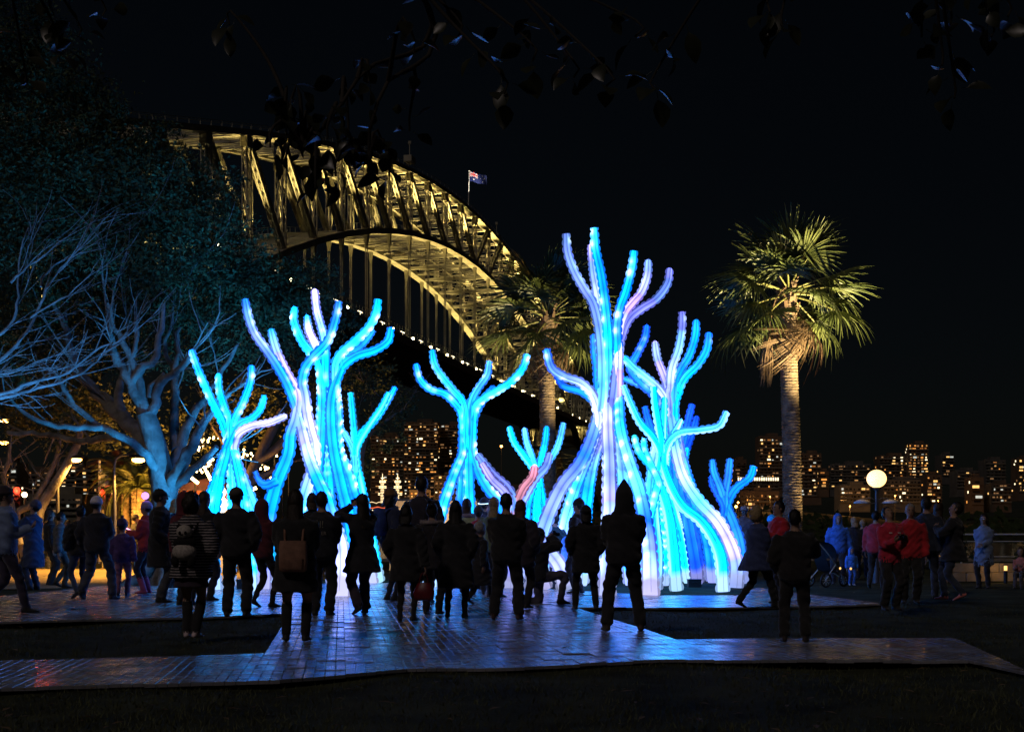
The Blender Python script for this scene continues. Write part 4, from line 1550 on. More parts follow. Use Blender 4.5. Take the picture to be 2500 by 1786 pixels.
def interp_leg(leg, Yc):
    """leg pixels from waist to foot; the last one stands on the ground"""
    f = G(*leg[-1])
    Yf = f[1]
    y0, y1 = leg[0][1], leg[-1][1]
    out = []
    for x, y in leg[:-1]:
        u = min(1.0, max(0.0, (y - y0) / (y1 - y0)))
        out.append(P(x, y, Yc + (Yf - Yc) * u ** 0.8))
    f[2] = 0.02
    out.append(f)
    return out


def sculpture(label, Yc, specs, r0, r1, seed, gain=1.0, foot_px=None):
    g_ = np.random.default_rng(seed)
    first = next(s for s in specs if s[1])
    fx = np.mean([G(*s[1][-1])[:2] for s in specs if s[1]], axis=0)
    T = thing("tentacle_sculpture", label, "light sculpture", loc=(fx[0], fx[1], 0.0), group="glowing inflatable tentacle sculptures")
    o_ = np.array([fx[0], fx[1], 0.0])
    for sp in specs:
        arm, leg, dy, keys = sp[:4]
        kw = sp[4] if len(sp) > 4 else {}
        sc_ = kw.pop("sc", 1.0)
        arm3 = []
        na = len(arm)
        for j, (x, y) in enumerate(arm):
            u = 1 - j / max(1, na - 1)
            arm3.append(P(x, y, Yc + dy * u ** 1.2))
        pts = arm3[::-1]
        if leg:
            pts = interp_leg(leg, Yc)[::-1] + pts
            tentacle(T, np.array(pts) - o_, r0 * sc_, r1 * sc_, keys, g_, gain=gain, **kw)
        else:
            tentacle(T, np.array(pts) - o_, (r0 * 0.45 + r1 * 0.55) * sc_, r1 * sc_, keys, g_, foot=False, gain=gain, **kw)
    return T


def K(*a):
    n = len(a)
    return [(i / (n - 1), c) for i, c in enumerate(a)] if n > 1 else [(0, a[0]), (1, a[0])]


# 1: cyan, left
sculpture("cyan tentacle sculpture farthest left, beside the fig trunk, one arm white", 30.5, [
    ([(467, 854), (482, 897), (501, 942), (520, 983), (546, 1038)], [(556, 1090), (535, 1180), (520, 1300), (526, 1442)], -0.5, K('CY', 'CY', 'CY', 'CY', 'AZ'), dict(led=0.5)),
    ([(533, 913), (536, 955), (549, 996), (560, 1030)], [(562, 1090), (568, 1250), (560, 1430)], 0.6, K('CY', 'CY', 'CY', 'CY'), dict(led=0.4)),
    ([(614, 892), (611, 932), (594, 980), (571, 1030)], [(570, 1090), (590, 1190), (605, 1320), (614, 1445)], -0.3, K('CY', 'CY', 'CY', 'AZ'), dict(led=0.4)),
    ([(646, 967), (635, 999), (613, 1022), (581, 1038)], [(552, 1095), (505, 1230), (440, 1370), (412, 1428)], 0.7, K('CY', 'CY', 'AZ', 'CY'), dict(led=0.2)),
    ([(698, 1015), (658, 1031), (619, 1038), (587, 1054), (576, 1076)], [(574, 1110), (615, 1220), (655, 1340), (668, 1434)], -0.8, K('CY', 'CY', 'CW', 'WH', 'WH'), dict(core=0.3)),
], 0.112, 0.05, 201)

# 2: big blue
sculpture("large azure tentacle sculpture left of centre with a white front leg", 30.0, [
    ([(598, 730), (606, 772), (622, 814), (651, 855), (677, 894), (702, 939), (722, 990)],
     [(735, 1038), (747, 1089), (763, 1140), (780, 1180), (796, 1217), (814, 1278), (831, 1342), (833, 1395), (830, 1458)], -0.9, K('WH', 'WH', 'LV', 'AZ', 'AZ', 'WH', 'LV', 'AZ', 'SB', 'LV', 'SB'), dict(led=0.25)),
    ([(661, 804), (674, 852), (693, 897), (712, 932), (728, 967)], [(722, 1020), (709, 1060), (703, 1110), (672, 1190), (648, 1300), (640, 1440)], 0.4, K('LV', 'LV', 'AZ', 'AZ', 'AZ', 'WH', 'WH', 'BT'), dict(sc=1.05)),
    ([(719, 751), (719, 788), (738, 833), (760, 862), (780, 890)], [(786, 940), (786, 1000), (780, 1100), (760, 1250), (742, 1430)], 0.7, K('AZ', 'AZ', 'AZ', 'CY', 'CY'), dict(led=0.7)),
    ([(768, 708), (773, 756), (783, 794), (792, 826), (794, 860)], [(794, 930), (796, 1000), (800, 1150), (808, 1300), (815, 1425)], 0.9, K('AZ', 'AZ', 'AZ', 'AZ', 'AZ', 'WH'), dict(led=0.2)),
    ([(827, 735), (818, 782), (799, 833), (767, 868), (746, 897), (738, 932), (744, 964)], [(750, 1012), (757, 1044), (768, 1120), (730, 1260), (692, 1440)], -0.6, K('WH', 'LV', 'CY', 'WH', 'WH', 'AZ', 'AZ', 'SB'), dict(led=0.6)),
    ([(923, 730), (917, 766), (898, 801), (866, 833), (837, 858), (821, 884), (818, 916)], [(820, 964), (824, 1012), (824, 1076), (829, 1108), (850, 1160), (885, 1290), (905, 1424)], -0.4, K('WH', 'CY', 'AZ', 'AZ', 'AZ', 'PB', 'CY', 'CY'), dict(led=1.0)),
    ([(954, 801), (946, 833), (914, 855), (872, 868), (843, 887), (827, 913)], [(808, 980), (812, 1080), (832, 1180), (860, 1300), (868, 1430)], 0.6, K('AZ', 'AZ', 'AZ', 'AZ', 'AZ'), {}),
    ([(749, 772), (754, 807), (770, 842), (786, 880)], None, 1.0, K('AZ', 'WH', 'CY'), dict(led=0.7, sc=0.9)),
    ([(911, 807), (880, 845), (850, 866), (828, 900)], None, 1.0, K('AZ', 'SB'), dict(sc=0.9)),
    ([(624, 1152), (632, 1172), (650, 1183), (676, 1172)], None, 0.4, K('AZ', 'SB'), dict(sc=0.8)),
], 0.15, 0.058, 202)

# 3: small turquoise beside it
sculpture("small turquoise tentacle sculpture just right of the large azure one", 34.0, [
    ([(856, 958), (861, 1012), (866, 1076)], [(866, 1130), (872, 1200), (890, 1300), (905, 1415)], -0.3, K('TQ', 'TQ', 'TQ', 'TQ'), dict(core=0.8)),
    ([(965, 945), (946, 980), (914, 1028), (885, 1054), (869, 1085)], [(868, 1130), (858, 1220), (850, 1320), (845, 1424)], 0.4, K('TQ', 'CY', 'CY', 'AZ'), dict(led=0.2)),
    ([(949, 958), (930, 995), (900, 1040), (873, 1088)], [(871, 1130), (885, 1200), (905, 1300), (926, 1420)], -0.4, K('TQ', 'CY', 'TQ', 'CY'), dict(core=0.2)),
    ([(831, 1044), (850, 1073), (863, 1105)], [(867, 1150), (868, 1300), (872, 1412)], -0.2, K('TQ', 'TQ', 'CW'), dict(core=0.8)),
], 0.11, 0.048, 203)

# 4: azure in the centre
sculpture("slim azure tentacle sculpture standing in the centre with a narrow waist", 33.0, [
    ([(1015, 888), (1025, 925), (1051, 950), (1085, 961), (1112, 986), (1128, 1015)], [(1130, 1080), (1128, 1110), (1113, 1146), (1096, 1191), (1079, 1242), (1060, 1330), (1050, 1435)], -0.5, K('CY', 'CY', 'AZ', 'AZ', 'AZ', 'AZ'), dict(led=0.35)),
    ([(1055, 855), (1062, 891), (1082, 922), (1107, 953), (1132, 990)], [(1137, 1080), (1134, 1110), (1130, 1168), (1126, 1225), (1120, 1330), (1115, 1420)], 0.5, K('AZ', 'BL', 'AZ', 'CY', 'CY'), dict(led=0.8)),
    ([(1195, 882), (1189, 916), (1170, 944), (1153, 975), (1147, 1010)], [(1146, 1080), (1144, 1110), (1146, 1225), (1150, 1330), (1153, 1426)], 0.4, K('AZ', 'CY', 'AZ', 'AZ', 'PB'), dict(led=0.3)),
    ([(1287, 865), (1277, 896), (1252, 927), (1215, 953), (1181, 972), (1158, 1000)], [(1152, 1080), (1154, 1105), (1170, 1154), (1195, 1197), (1220, 1225), (1250, 1310), (1262, 1425)], -0.6, K('AZ', 'AZ', 'AZ', 'AZ', 'CY', 'CY'), dict(led=0.7)),
    ([(1206, 944), (1184, 970), (1164, 1000), (1152, 1030)], None, 0.5, K('AZ', 'BL'), {}),
], 0.135, 0.055, 204, gain=0.97)

# 5: pale pink and lavender, low
sculpture("low pale lavender tentacle sculpture with one glowing pink arm and a white arched leg", 30.0, [
    ([(1165, 1109), (1184, 1134), (1209, 1163), (1238, 1190), (1254, 1222)], [(1260, 1262), (1300, 1300), (1340, 1345), (1368, 1385), (1380, 1441)], 0.4, K('LG', 'WH', 'LG', 'LV', 'GL', 'LV'), dict(core=0.1)),
    ([(1176, 1130), (1200, 1168), (1230, 1198), (1253, 1236)], [(1258, 1270), (1300, 1340), (1328, 1441)], -0.3, K('LG', 'WH', 'LG', 'LG'), {}),
    ([(1306, 1137), (1300, 1163), (1279, 1190), (1264, 1228)], [(1258, 1268), (1228, 1330), (1202, 1432)], -0.6, K('LG', 'LV', 'PK', 'PK', 'PK'), dict(core=0.5)),
    ([(1342, 1107), (1331, 1140), (1306, 1168), (1272, 1225)], [(1262, 1262), (1252, 1340), (1246, 1437)], 0.6, K('LG', 'LV', 'LV', 'GL'), {}),
], 0.15, 0.06, 205, gain=0.95)

# 6: small cyan between centre and tall one
sculpture("small cyan tentacle sculpture in front of the middle palm trunk", 38.0, [
    ([(1243, 1041), (1255, 1078), (1277, 1109), (1303, 1145)], [(1308, 1170), (1297, 1200), (1286, 1245), (1268, 1412)], -0.3, K('AZ', 'AZ', 'CY', 'CY'), dict(core=0.2)),
    ([(1280, 1046), (1286, 1080), (1300, 1120)], [(1311, 1165), (1311, 1253), (1310, 1410)], 0.5, K('AZ', 'CY', 'CY', 'CW'), {}),
    ([(1335, 1041), (1331, 1078), (1321, 1125)], [(1316, 1165), (1326, 1240), (1344, 1408)], 0.3, K('CY', 'AZ', 'CY', 'CY'), {}),
    ([(1376, 1032), (1365, 1078), (1351, 1109), (1327, 1142)], [(1314, 1168), (1318, 1260), (1324, 1402)], -0.4, K('CY', 'CY', 'CY', 'CW'), dict(led=0.3)),
], 0.135, 0.056, 206)

# 7: the tall one
sculpture("tallest tentacle sculpture, right of centre, with lavender legs and azure arms", 29.5, [
    ([(1382, 570), (1386, 616), (1402, 662), (1426, 705), (1448, 742), (1462, 800), (1468, 860), (1469, 930)],
     [(1463, 998), (1445, 1066), (1417, 1128), (1377, 1178), (1352, 1225), (1330, 1280), (1310, 1350), (1300, 1440)], -0.4, K('LV', 'LV', 'LV', 'LV', 'BL', 'LV', 'PB', 'LV', 'GL', 'LV', 'GL'), dict(led=0.55)),
    ([(1451, 556), (1454, 607), (1466, 662), (1475, 721), (1482, 785), (1485, 853), (1486, 920)],
     [(1484, 985), (1484, 1050), (1487, 1120), (1488, 1195), (1488, 1288), (1485, 1365), (1481, 1457)], -0.7, K('LV', 'LV', 'WH', 'LV', 'LV', 'WH', 'PB', 'CY', 'AZ', 'AZ', 'CY'), dict(led=0.6)),
    ([(1548, 612), (1543, 653), (1528, 712), (1515, 748), (1507, 792), (1508, 838), (1509, 899)],
     [(1510, 960), (1514, 1042), (1529, 1103), (1545, 1152), (1562, 1205), (1575, 1270), (1585, 1350), (1588, 1455)], -0.5, K('WH', 'LV', 'BL', 'PB', 'PB', 'AZ', 'AZ', 'AZ', 'BL', 'AZ', 'CY'), dict(led=0.6)),
    ([(1583, 636), (1580, 675), (1565, 715), (1543, 741), (1524, 768), (1512, 820)], [(1508, 992), (1514, 1080), (1524, 1200), (1532, 1320), (1540, 1425)], 0.7, K('AZ', 'AZ', 'PB', 'LV', 'WH', 'WH', 'LV'), dict(led=0.4)),
    ([(1635, 656), (1629, 693), (1602, 730), (1565, 754), (1535, 780), (1518, 820), (1508, 870)], [(1492, 1000), (1452, 1110), (1432, 1220), (1425, 1330), (1420, 1425)], 0.5, K('CW', 'CY', 'AZ', 'LG', 'GL', 'GL', 'GL'), {}),
    ([(1334, 853), (1346, 896), (1377, 918), (1417, 933), (1445, 961), (1458, 1000)], [(1462, 1030), (1445, 1090), (1402, 1200), (1375, 1300), (1365, 1427)], -0.9, K('WH', 'WH', 'CW', 'AZ', 'LV', 'WH', 'LV', 'BL'), dict(led=0.6)),
    ([(1442, 598), (1448, 662), (1458, 715), (1474, 790)], None, 0.9, K('AZ', 'WH', 'LV', 'WH'), dict(led=0.3, sc=0.85)),
    ([(1449, 818), (1452, 859), (1458, 899), (1462, 950)], None, 0.7, K('AZ', 'AZ', 'BL'), dict(led=0.4, sc=0.85)),
    ([(1358, 915), (1377, 943), (1417, 955), (1448, 975)], None, 0.6, K('AZ', 'BL'), dict(sc=0.85)),
], 0.142, 0.058, 207)

# 8: right big, pale tops
sculpture("large tentacle sculpture right of the tallest, pale lavender crown and a long white right leg", 31.5, [
    ([(1665, 761), (1665, 798), (1657, 850), (1642, 893), (1637, 930), (1636, 992)],
     [(1642, 1040), (1650, 1100), (1669, 1165), (1706, 1222), (1752, 1272), (1783, 1328), (1798, 1380), (1796, 1436)], -0.4, K('SB', 'WH', 'WH', 'CW', 'WH', 'PB', 'LV', 'WH', 'LV', 'GL'), dict(led=0.45)),
    ([(1700, 782), (1697, 822), (1682, 869), (1660, 905), (1648, 938)], [(1646, 1000), (1660, 1100), (1690, 1200), (1728, 1320), (1740, 1418)], 0.6, K('BL', 'AZ', 'AZ', 'LV', 'AZ', 'AZ'), dict(led=0.3)),
    ([(1731, 812), (1725, 853), (1703, 890), (1673, 920), (1656, 955)], [(1646, 1010), (1657, 1195), (1676, 1257), (1698, 1380), (1702, 1424)], -0.5, K('DB', 'BL', 'BL', 'AZ', 'CY', 'AZ'), dict(led=0.2)),
    ([(1599, 835), (1605, 875), (1620, 915), (1632, 955)], [(1636, 1010), (1625, 1150), (1612, 1300), (1600, 1422)], 0.8, K('BT', 'CY', 'AZ', 'LV', 'WH'), dict(led=0.2)),
    ([(1522, 872), (1546, 896), (1577, 921), (1605, 945), (1624, 975)], [(1632, 1010), (1600, 1100), (1582, 1250), (1572, 1420)], -0.8, K('BT', 'CY', 'PB', 'WH', 'CY'), dict(led=0.5)),
    ([(1525, 924), (1556, 936), (1590, 952), (1622, 990)], None, 0.6, K('LV', 'AZ'), dict(led=0.5)),
    ([(1579, 796), (1574, 826), (1556, 863), (1540, 900), (1568, 935), (1612, 975)], None, 1.0, K('BL', 'BL', 'BL'), dict(led=0.2)),
], 0.135, 0.058, 208)

# 9: bright cyan at the front right
sculpture("brightest cyan tentacle sculpture at the front right, one arm stretched far to the right", 29.4, [
    ([(1522, 940), (1540, 985), (1562, 1030), (1590, 1062), (1608, 1092)], [(1618, 1130), (1639, 1189), (1668, 1236), (1709, 1269), (1741, 1313), (1760, 1365), (1765, 1446)], -0.3, K('CY', 'CY', 'CY', 'CY', 'CY', 'CW'), dict(core=0.5)),
    ([(1596, 943), (1600, 990), (1608, 1040), (1615, 1085)], [(1612, 1120), (1608, 1165), (1630, 1242), (1642, 1319), (1652, 1443)], -0.1, K('TQ', 'CY', 'CY', 'CY', 'TQ'), dict(core=0.5)),
    ([(1622, 970), (1620, 1040), (1618, 1090)], [(1617, 1125), (1610, 1180), (1598, 1240), (1606, 1350), (1602, 1440)], 0.5, K('BT', 'BT', 'CY', 'TQ'), dict(core=0.3)),
    ([(1774, 1005), (1756, 1038), (1716, 1048), (1663, 1054), (1636, 1074), (1624, 1103)], [(1622, 1130), (1628, 1185), (1645, 1248), (1663, 1319), (1678, 1418)], -0.8, K('TQ', 'CY', 'CY', 'CY', 'CY', 'CW'), dict(core=0.6)),
    ([(1548, 1063), (1559, 1100), (1586, 1134), (1606, 1165)], [(1604, 1190), (1585, 1260), (1566, 1350), (1560, 1444)], 0.3, K('BT', 'TQ', 'CY', 'TQ'), dict(led=0.3)),
    ([(1571, 1072), (1575, 1103), (1592, 1140)], [(1610, 1185), (1620, 1280), (1625, 1350), (1622, 1428)], 0.6, K('BT', 'TQ', 'CY'), dict(led=0.3)),
    ([(1663, 1026), (1650, 1052), (1632, 1085)], None, 0.5, K('CY', 'CW'), dict(core=0.4)),
], 0.108, 0.046, 209, gain=1.05)

# 10: small steel blue at the right
sculpture("small dim blue tentacle sculpture farthest right, beside the old man in a cap", 34.0, [
    ([(1739, 1122), (1743, 1152), (1758, 1189), (1768, 1220)], [(1776, 1240), (1793, 1282), (1806, 1330), (1816, 1424)], -0.3, K('SB', 'SB', 'SB', 'SB'), {}),
    ([(1782, 1120), (1777, 1165), (1770, 1205)], [(1770, 1240), (1768, 1300), (1765, 1412)], 0.3, K('BT', 'SB', 'SB'), {}),
    ([(1840, 1137), (1830, 1165), (1799, 1189), (1783, 1213)], [(1774, 1245), (1784, 1310), (1790, 1418)], -0.2, K('SB', 'SB', 'AZ'), {}),
    ([(1737, 1162), (1742, 1185), (1757, 1213)], [(1768, 1245), (1750, 1320), (1738, 1415)], 0.4, K('BT', 'BL', 'BL'), {}),
], 0.145, 0.06, 210, gain=0.8)

# 11: dark blue one behind
sculpture("dark blue tentacle sculpture mostly hidden behind the large right one", 36.0, [
    ([(1574, 992), (1584, 1030), (1605, 1080), (1640, 1130)], [(1655, 1170), (1690, 1280), (1712, 1412)], 0.2, K('DB', 'BL', 'BL'), {}),
    ([(1690, 986), (1680, 1026), (1668, 1080), (1656, 1130)], [(1652, 1170), (1640, 1280), (1632, 1410)], -0.3, K('DB', 'BL', 'BL'), {}),
    ([(1701, 1017), (1694, 1045), (1678, 1090), (1662, 1135)], [(1660, 1170), (1680, 1290), (1690, 1408)], 0.5, K('DB', 'DB', 'BL'), {}),
    ([(1677, 1095), (1672, 1115), (1664, 1140)], [(1658, 1175), (1665, 1300), (1668, 1414)], -0.4, K('BL', 'AZ', 'CY'), {}),
], 0.14, 0.06, 211, gain=0.8)

# equipment boxes on the lawn among the legs
M_case = mat("black_case", (0.015, 0.015, 0.017), 0.5, var=0.2)
for (px, py, w_, d_, h_, lab) in ((1695, 1432, 0.30, 0.25, 0.16, "black equipment case on the grass between the cyan legs"),
                                  (1608, 1420, 0.22, 0.3, 0.34, "tall black power box behind the bright cyan sculpture"),
                                  (600, 1440, 0.34, 0.3, 0.22, "black equipment box at the feet of the left cyan sculpture")):
    q = G(px, py)
    T = thing("equipment_case", lab, "case", loc=tuple(q))
    m = MB()
    m.box((0, 0, h_ / 2), (w_, d_, h_))
    m.build("box", M_case, T)
    m = MB()
    m.box((0, 0, h_ + 0.012), (w_ + 0.02, d_ + 0.02, 0.02))
    m.build("lid", M_case, T)
    m = MB()
    m.tube(spline(np.array([[-0.07, -d_ / 2 - 0.005, h_ * 0.6], [-0.05, -d_ / 2 - 0.04, h_ * 0.7], [0.05, -d_ / 2 - 0.04, h_ * 0.7], [0.07, -d_ / 2 - 0.005, h_ * 0.6]]), 0.02), 0.008, 6)
    m.build("handle", M_fix, T)
# ================================================================== lamps, signs, fences, stall
M_globe = mat("globe_lamp_glow", (1, 0.9, 0.7), 0.3, var=0, emit=(1.0, 0.60, 0.22), es=1.9)
M_globe_s = mat("small_globe_glow", (1, 0.9, 0.7), 0.3, var=0, emit=(1.0, 0.78, 0.45), es=6.0, sample=False)
M_red = mat("red_signal_glow", (1, 0.05, 0.02), 0.3, var=0, emit=(1.0, 0.03, 0.012), es=5.0)
M_dish = mat("lamp_dish_white", (0.6, 0.58, 0.52), 0.5, var=0.1)

# globe lamp at the right
gp = P(2140, 1168, 35)
T = thing("globe_lamp", "tall park lamp with one large glowing white globe at the right", "street lamp", loc=(gp[0], gp[1], 0))
m = MB()
m.tube([(0, 0, -0.02), (0, 0, 1.2), (0, 0, gp[2] - 0.24)], [0.07, 0.05, 0.04], 10)
m.tube([(0, 0, -0.01), (0, 0, 0.3)], [0.11, 0.09], 10)
m.tube([(0, 0, gp[2] - 0.30), (0, 0, gp[2] - 0.22)], [0.05, 0.12], 12)
m.build("post", M_pole, T)
m = MB()
m.ell((0, 0, gp[2]), (0.245, 0.245, 0.225), 24, 16)
m.build("globe", M_globe, T)
for sx in (-1, 1):
    z = gp[2] - 0.60
    a = MB()
    a.tube(spline(np.array([[0, 0, z + 0.05], [sx * 0.18, 0, z + 0.12], [sx * 0.34, 0, z + 0.06]]), 0.04), 0.012, 6)
    a.tube(spline(np.array([[0, 0, z], [sx * 0.25, 0, z - 0.05], [sx * 0.62, 0, z - 0.16]]), 0.05), 0.006, 5)
    a.build("bracket", M_pole, T)
    d = MB()
    th = np.linspace(0, 2 * np.pi, 16, endpoint=False)
    V = np.stack([np.stack([sx * 0.36 + np.cos(th) * r_, np.sin(th) * r_, np.full(16, zz)], -1) for r_, zz in ((0.03, z + 0.08), (0.14, z + 0.06), (0.22, z), (0.20, z - 0.02))])
    d.grid(V, 0, True, True)
    d.build("dish", M_dish, T)

# small globe lamps on the promenade at the left
for (px, py, Y, lab) in ((154, 1208, 75, "small white globe lamp farthest left of three on the promenade"),
                         (231, 1208, 75, "small white globe lamp in the middle of three, above the white beanie"),
                         (282, 1207, 75, "small white globe lamp right of three, left of the feather palm trunks")):
    q = P(px, py, Y)
    T = thing("promenade_lamp", lab, "street lamp", loc=(q[0], q[1] - 14, 0), group="small globe lamps on the left promenade")
    q = P(px, py, Y - 14)
    m = MB()
    m.tube([(0, 0, -0.02), (0, 0, q[2] - 0.1)], [0.05, 0.035], 8)
    m.build("post", M_pole, T)
    m = MB()
    m.ell((0, 0, q[2]), (0.12, 0.12, 0.12), 14, 10)
    m.build("globe", M_globe_s, T)

# red signals
for (px, py, lab) in ((43, 1197, "red traffic signal at the far left behind the walkers"), (251, 1203, "red traffic signal below the grey street banner")):
    Y = 58
    q = P(px, py, Y)
    T = thing("traffic_signal", lab, "traffic light", loc=(q[0], q[1], 0), group="red traffic signals at the left")
    z = q[2]
    m = MB()
    m.tube([(0, 0, -0.02), (0, 0, z + 0.1)], 0.05, 8)
    m.build("pole", mat("signal_pole", (0.35, 0.3, 0.2), 0.6, var=0.2), T)
    m = MB()
    m.box((0, 0, z - 0.28), (0.26, 0.18, 0.85))
    for k in range(3):
        m.tube([(0, -0.09, z - 0.28 * k), (0, -0.2, z - 0.02 - 0.28 * k)], 0.11, 10, caps=False)
    m.build("head", M_fix, T)
    m = MB()
    m.ell((0, -0.10, z), (0.14, 0.08, 0.14), 12, 8)
    m.build("lens", M_red, T)
    lamp("signal_light", 'POINT', (0, -0.5, z), 60, (1, 0.08, 0.03), T, 0.1)

# grey banner on a pole
q = G(243, 1374)
T = thing("street_banner", "pale grey banner hanging from a slim pole above the red signal", "banner", loc=tuple(q))
Y = q[1]
top = P(241, 1128, Y)[2]
m = MB()
m.tube([(0, 0, -0.02), (0, 0, top)], 0.05, 8)
m.ell((0, 0, top + 0.03), (0.07, 0.07, 0.07), 8, 6)
m.build("pole", mat("pale_pole", (0.55, 0.56, 0.58), 0.4, var=0.1), T)
z0, z1 = P(0, 1187, Y)[2], P(0, 1149, Y)[2]
u, v = np.meshgrid(np.linspace(0.06, 0.37, 9), np.linspace(z0, z1, 12))
m = MB()
Vb = np.stack([u, 0.02 * np.sin(u * 18 + v * 3), v], -1)
m.grid(Vb, 0, True, False, wrap=False)
m.grid(Vb[:, ::-1] + np.array([0, 0.006, 0]), 0, True, False, wrap=False)
m.build("cloth", mat("banner_cloth", (0.42, 0.42, 0.45), 0.8, var=0.15), T)

# sodium street lamps
M_sod2 = mat("sodium_lamp_glow", (1, 0.5, 0.1), 0.4, var=0, emit=(1.0, 0.45, 0.08), es=16, sample=False)


def sodium(px, py, Y, energy, lab, arm=0.6):
    q = P(px, py, Y)
    T = thing("sodium_street_lamp", lab, "street lamp", loc=(q[0] - arm, q[1], 0), group="orange sodium lamps behind the left trees")
    m = MB()
    c = spline(np.array([[0, 0, -0.02], [0, 0, q[2] * 0.6], [0, 0, q[2] * 0.97], [arm * 0.4, 0, q[2] + 0.12], [arm, 0, q[2] + 0.1]]), 0.2)
    m.tube(c, np.linspace(0.08, 0.035, len(c)), 8)
    m.build("pole", M_pole, T)
    m = MB()
    m.ell((arm + 0.1, 0, q[2] + 0.06), (0.3, 0.14, 0.07), 12, 8)
    m.build("head", M_fix, T)
    m = MB()
    m.ell((arm + 0.1, 0, q[2] - 0.02), (0.2, 0.13, 0.09), 12, 8)
    m.build("lens", M_sod2, T)
    l = lamp("sodium_light", 'SPOT', (arm + 0.1, 0, q[2] - 0.15), energy, (1.0, 0.48, 0.08), T, 0.15, size=132, blend=0.3)
    l.rotation_euler = (0, 0, 0)


sodium(3, 1025, 52, 500, "orange sodium street lamp at the left edge of the picture, higher of two")
sodium(4, 1079, 60, 300, "orange sodium street lamp at the left edge of the picture, lower of two")
sodium(330, 1120, 40.5, 1500, "orange sodium street lamp glowing just left of the fig trunk")
sodium(178, 1120, 46, 1500, "orange sodium street lamp behind the curved thin trunks", 0.5)

# kiosk with string lights behind the left cyan sculpture
M_kiosk = mat("kiosk_red", (0.20, 0.05, 0.03), 0.7, var=0.3, scale=2)
M_bulb = mat("festoon_bulb_glow", (1, 0.8, 0.5), 0.4, var=0, emit=(1.0, 0.66, 0.26), es=10, sample=False)
M_batten = mat("light_batten_glow", (1, 0.8, 0.5), 0.4, var=0, emit=(1.0, 0.70, 0.28), es=9)
q = P(495, 1290, 50)
T = thing("kiosk", "dark red kiosk with a low roof behind the left cyan sculpture", "kiosk", loc=(q[0], 51.5, 0))
m = MB()
m.box((0, 0, 1.3), (2.6, 2.4, 2.6))
m.build("wall", M_kiosk, T)
m = MB()
m.box((0, -0.2, 2.68), (3.1, 3.1, 0.14))
m.add([[-1.55, -1.75, 2.75], [1.55, -1.75, 2.75], [1.55, 1.35, 2.75], [-1.55, 1.35, 2.75], [0, -0.2, 3.3]], [[0, 1, 4], [1, 2, 4], [2, 3, 4], [3, 0, 4]])
m.build("roof", M_kiosk, T)
m = MB()
m.box((0.3, -1.32, 1.05), (1.9, 0.3, 0.06))
m.build("counter", M_stone, T)
m = MB()
m.box((0.3, -1.215, 1.65), (1.7, 0.04, 0.9))
m.build("hatch", mat("kiosk_hatch_lit", (0.9, 0.7, 0.4), 0.5, var=0.2, emit=(1, 0.62, 0.25), es=0.5, sample=False), T)
# bright battens
for (a, b_, lab) in (((424, 1154), (452, 1163), "short bright light batten left of the fig limb behind the kiosk"),
                     ((466, 1165), (484, 1179), "small tilted light batten between the fig limbs"),
                     ((504, 1150), (520, 1181), "brightest tilted light batten left of the cyan sculpture"),
                     ((596, 1194), (612, 1180), "short light batten right of the cyan sculpture"),
                     ((602, 1200), (626, 1190), "lower light batten right of the cyan sculpture")):
    p0, p1 = P(*a, 49.4), P(*b_, 49.4)
    cpt = (p0 + p1) / 2
    T = thing("light_batten", lab, "light", loc=(cpt[0], cpt[1], 0), group="bright light battens by the kiosk")
    oo = np.array([cpt[0], cpt[1], 0])
    m = MB()
    m.tube(np.array([p0 - oo, p1 - oo]), 0.055, 8)
    m.build("tube", M_batten, T)
    m = MB()
    m.tube([(0, 0.08, 0), (0, 0.08, cpt[2])], 0.025, 6)
    m.bar(p0 - oo + np.array([0, 0.08, 0]), p1 - oo + np.array([0, 0.08, 0]), 0.04, 0.04)
    m.build("stand", M_fix, T)
# festoons
strings = [((425, 1100), (470, 1148), (520, 1118), 50), ((440, 1140), (480, 1145), (515, 1130), 50.5), ((430, 1075), (455, 1095), (505, 1080), 51),
           ((585, 1098), (625, 1118), (655, 1142), 50), ((588, 1150), (620, 1172), (655, 1168), 50), ((600, 1110), (640, 1130), (690, 1160), 51),
           ((445, 1062), (480, 1078), (540, 1060), 52), ((670, 1100), (685, 1118), (705, 1130), 50.5)]
for k, (a, mid, b_, Y) in enumerate(strings):
    c = spline(np.array([P(*a, Y), P(*mid, Y), P(*b_, Y)]), 0.1)
    lab = ["string of warm bulbs over the kiosk roof, lowest at the left", "short string of bulbs just above the kiosk roof", "string of warm bulbs in the leaves left of the cyan sculpture",
           "diagonal string of bulbs right of the cyan sculpture waist", "low string of bulbs right of the cyan sculpture above the battens", "long falling string of bulbs behind the azure leg",
           "topmost string of bulbs in the orange leaves", "short string of bulbs touching the azure leg"][k]
    T = thing("festoon_string", lab, "string lights", loc=(c[0][0], Y, 0), group="festoon light strings by the kiosk")
    oo = np.array([c[0][0], Y, 0])
    m = MB()
    m.tube(c - oo, 0.008, 5)
    m.tube([(0, 0, 0), c[0] - oo], 0.025, 6)
    m.tube([(c[-1][0] - oo[0], 0, 0), c[-1] - oo], 0.025, 6)
    m.build("cable", M_fix, T)
    m = MB()
    gq = np.random.default_rng(k)
    for p_ in c:
        m.ell(p_ - oo + gq.normal(0, 0.10, 3) * (gq.random() < 0.6) - np.array([0, 0, 0.05]), (0.04, 0.04, 0.05), 7, 5)
    m.build("bulb", M_bulb, T, kind="stuff")
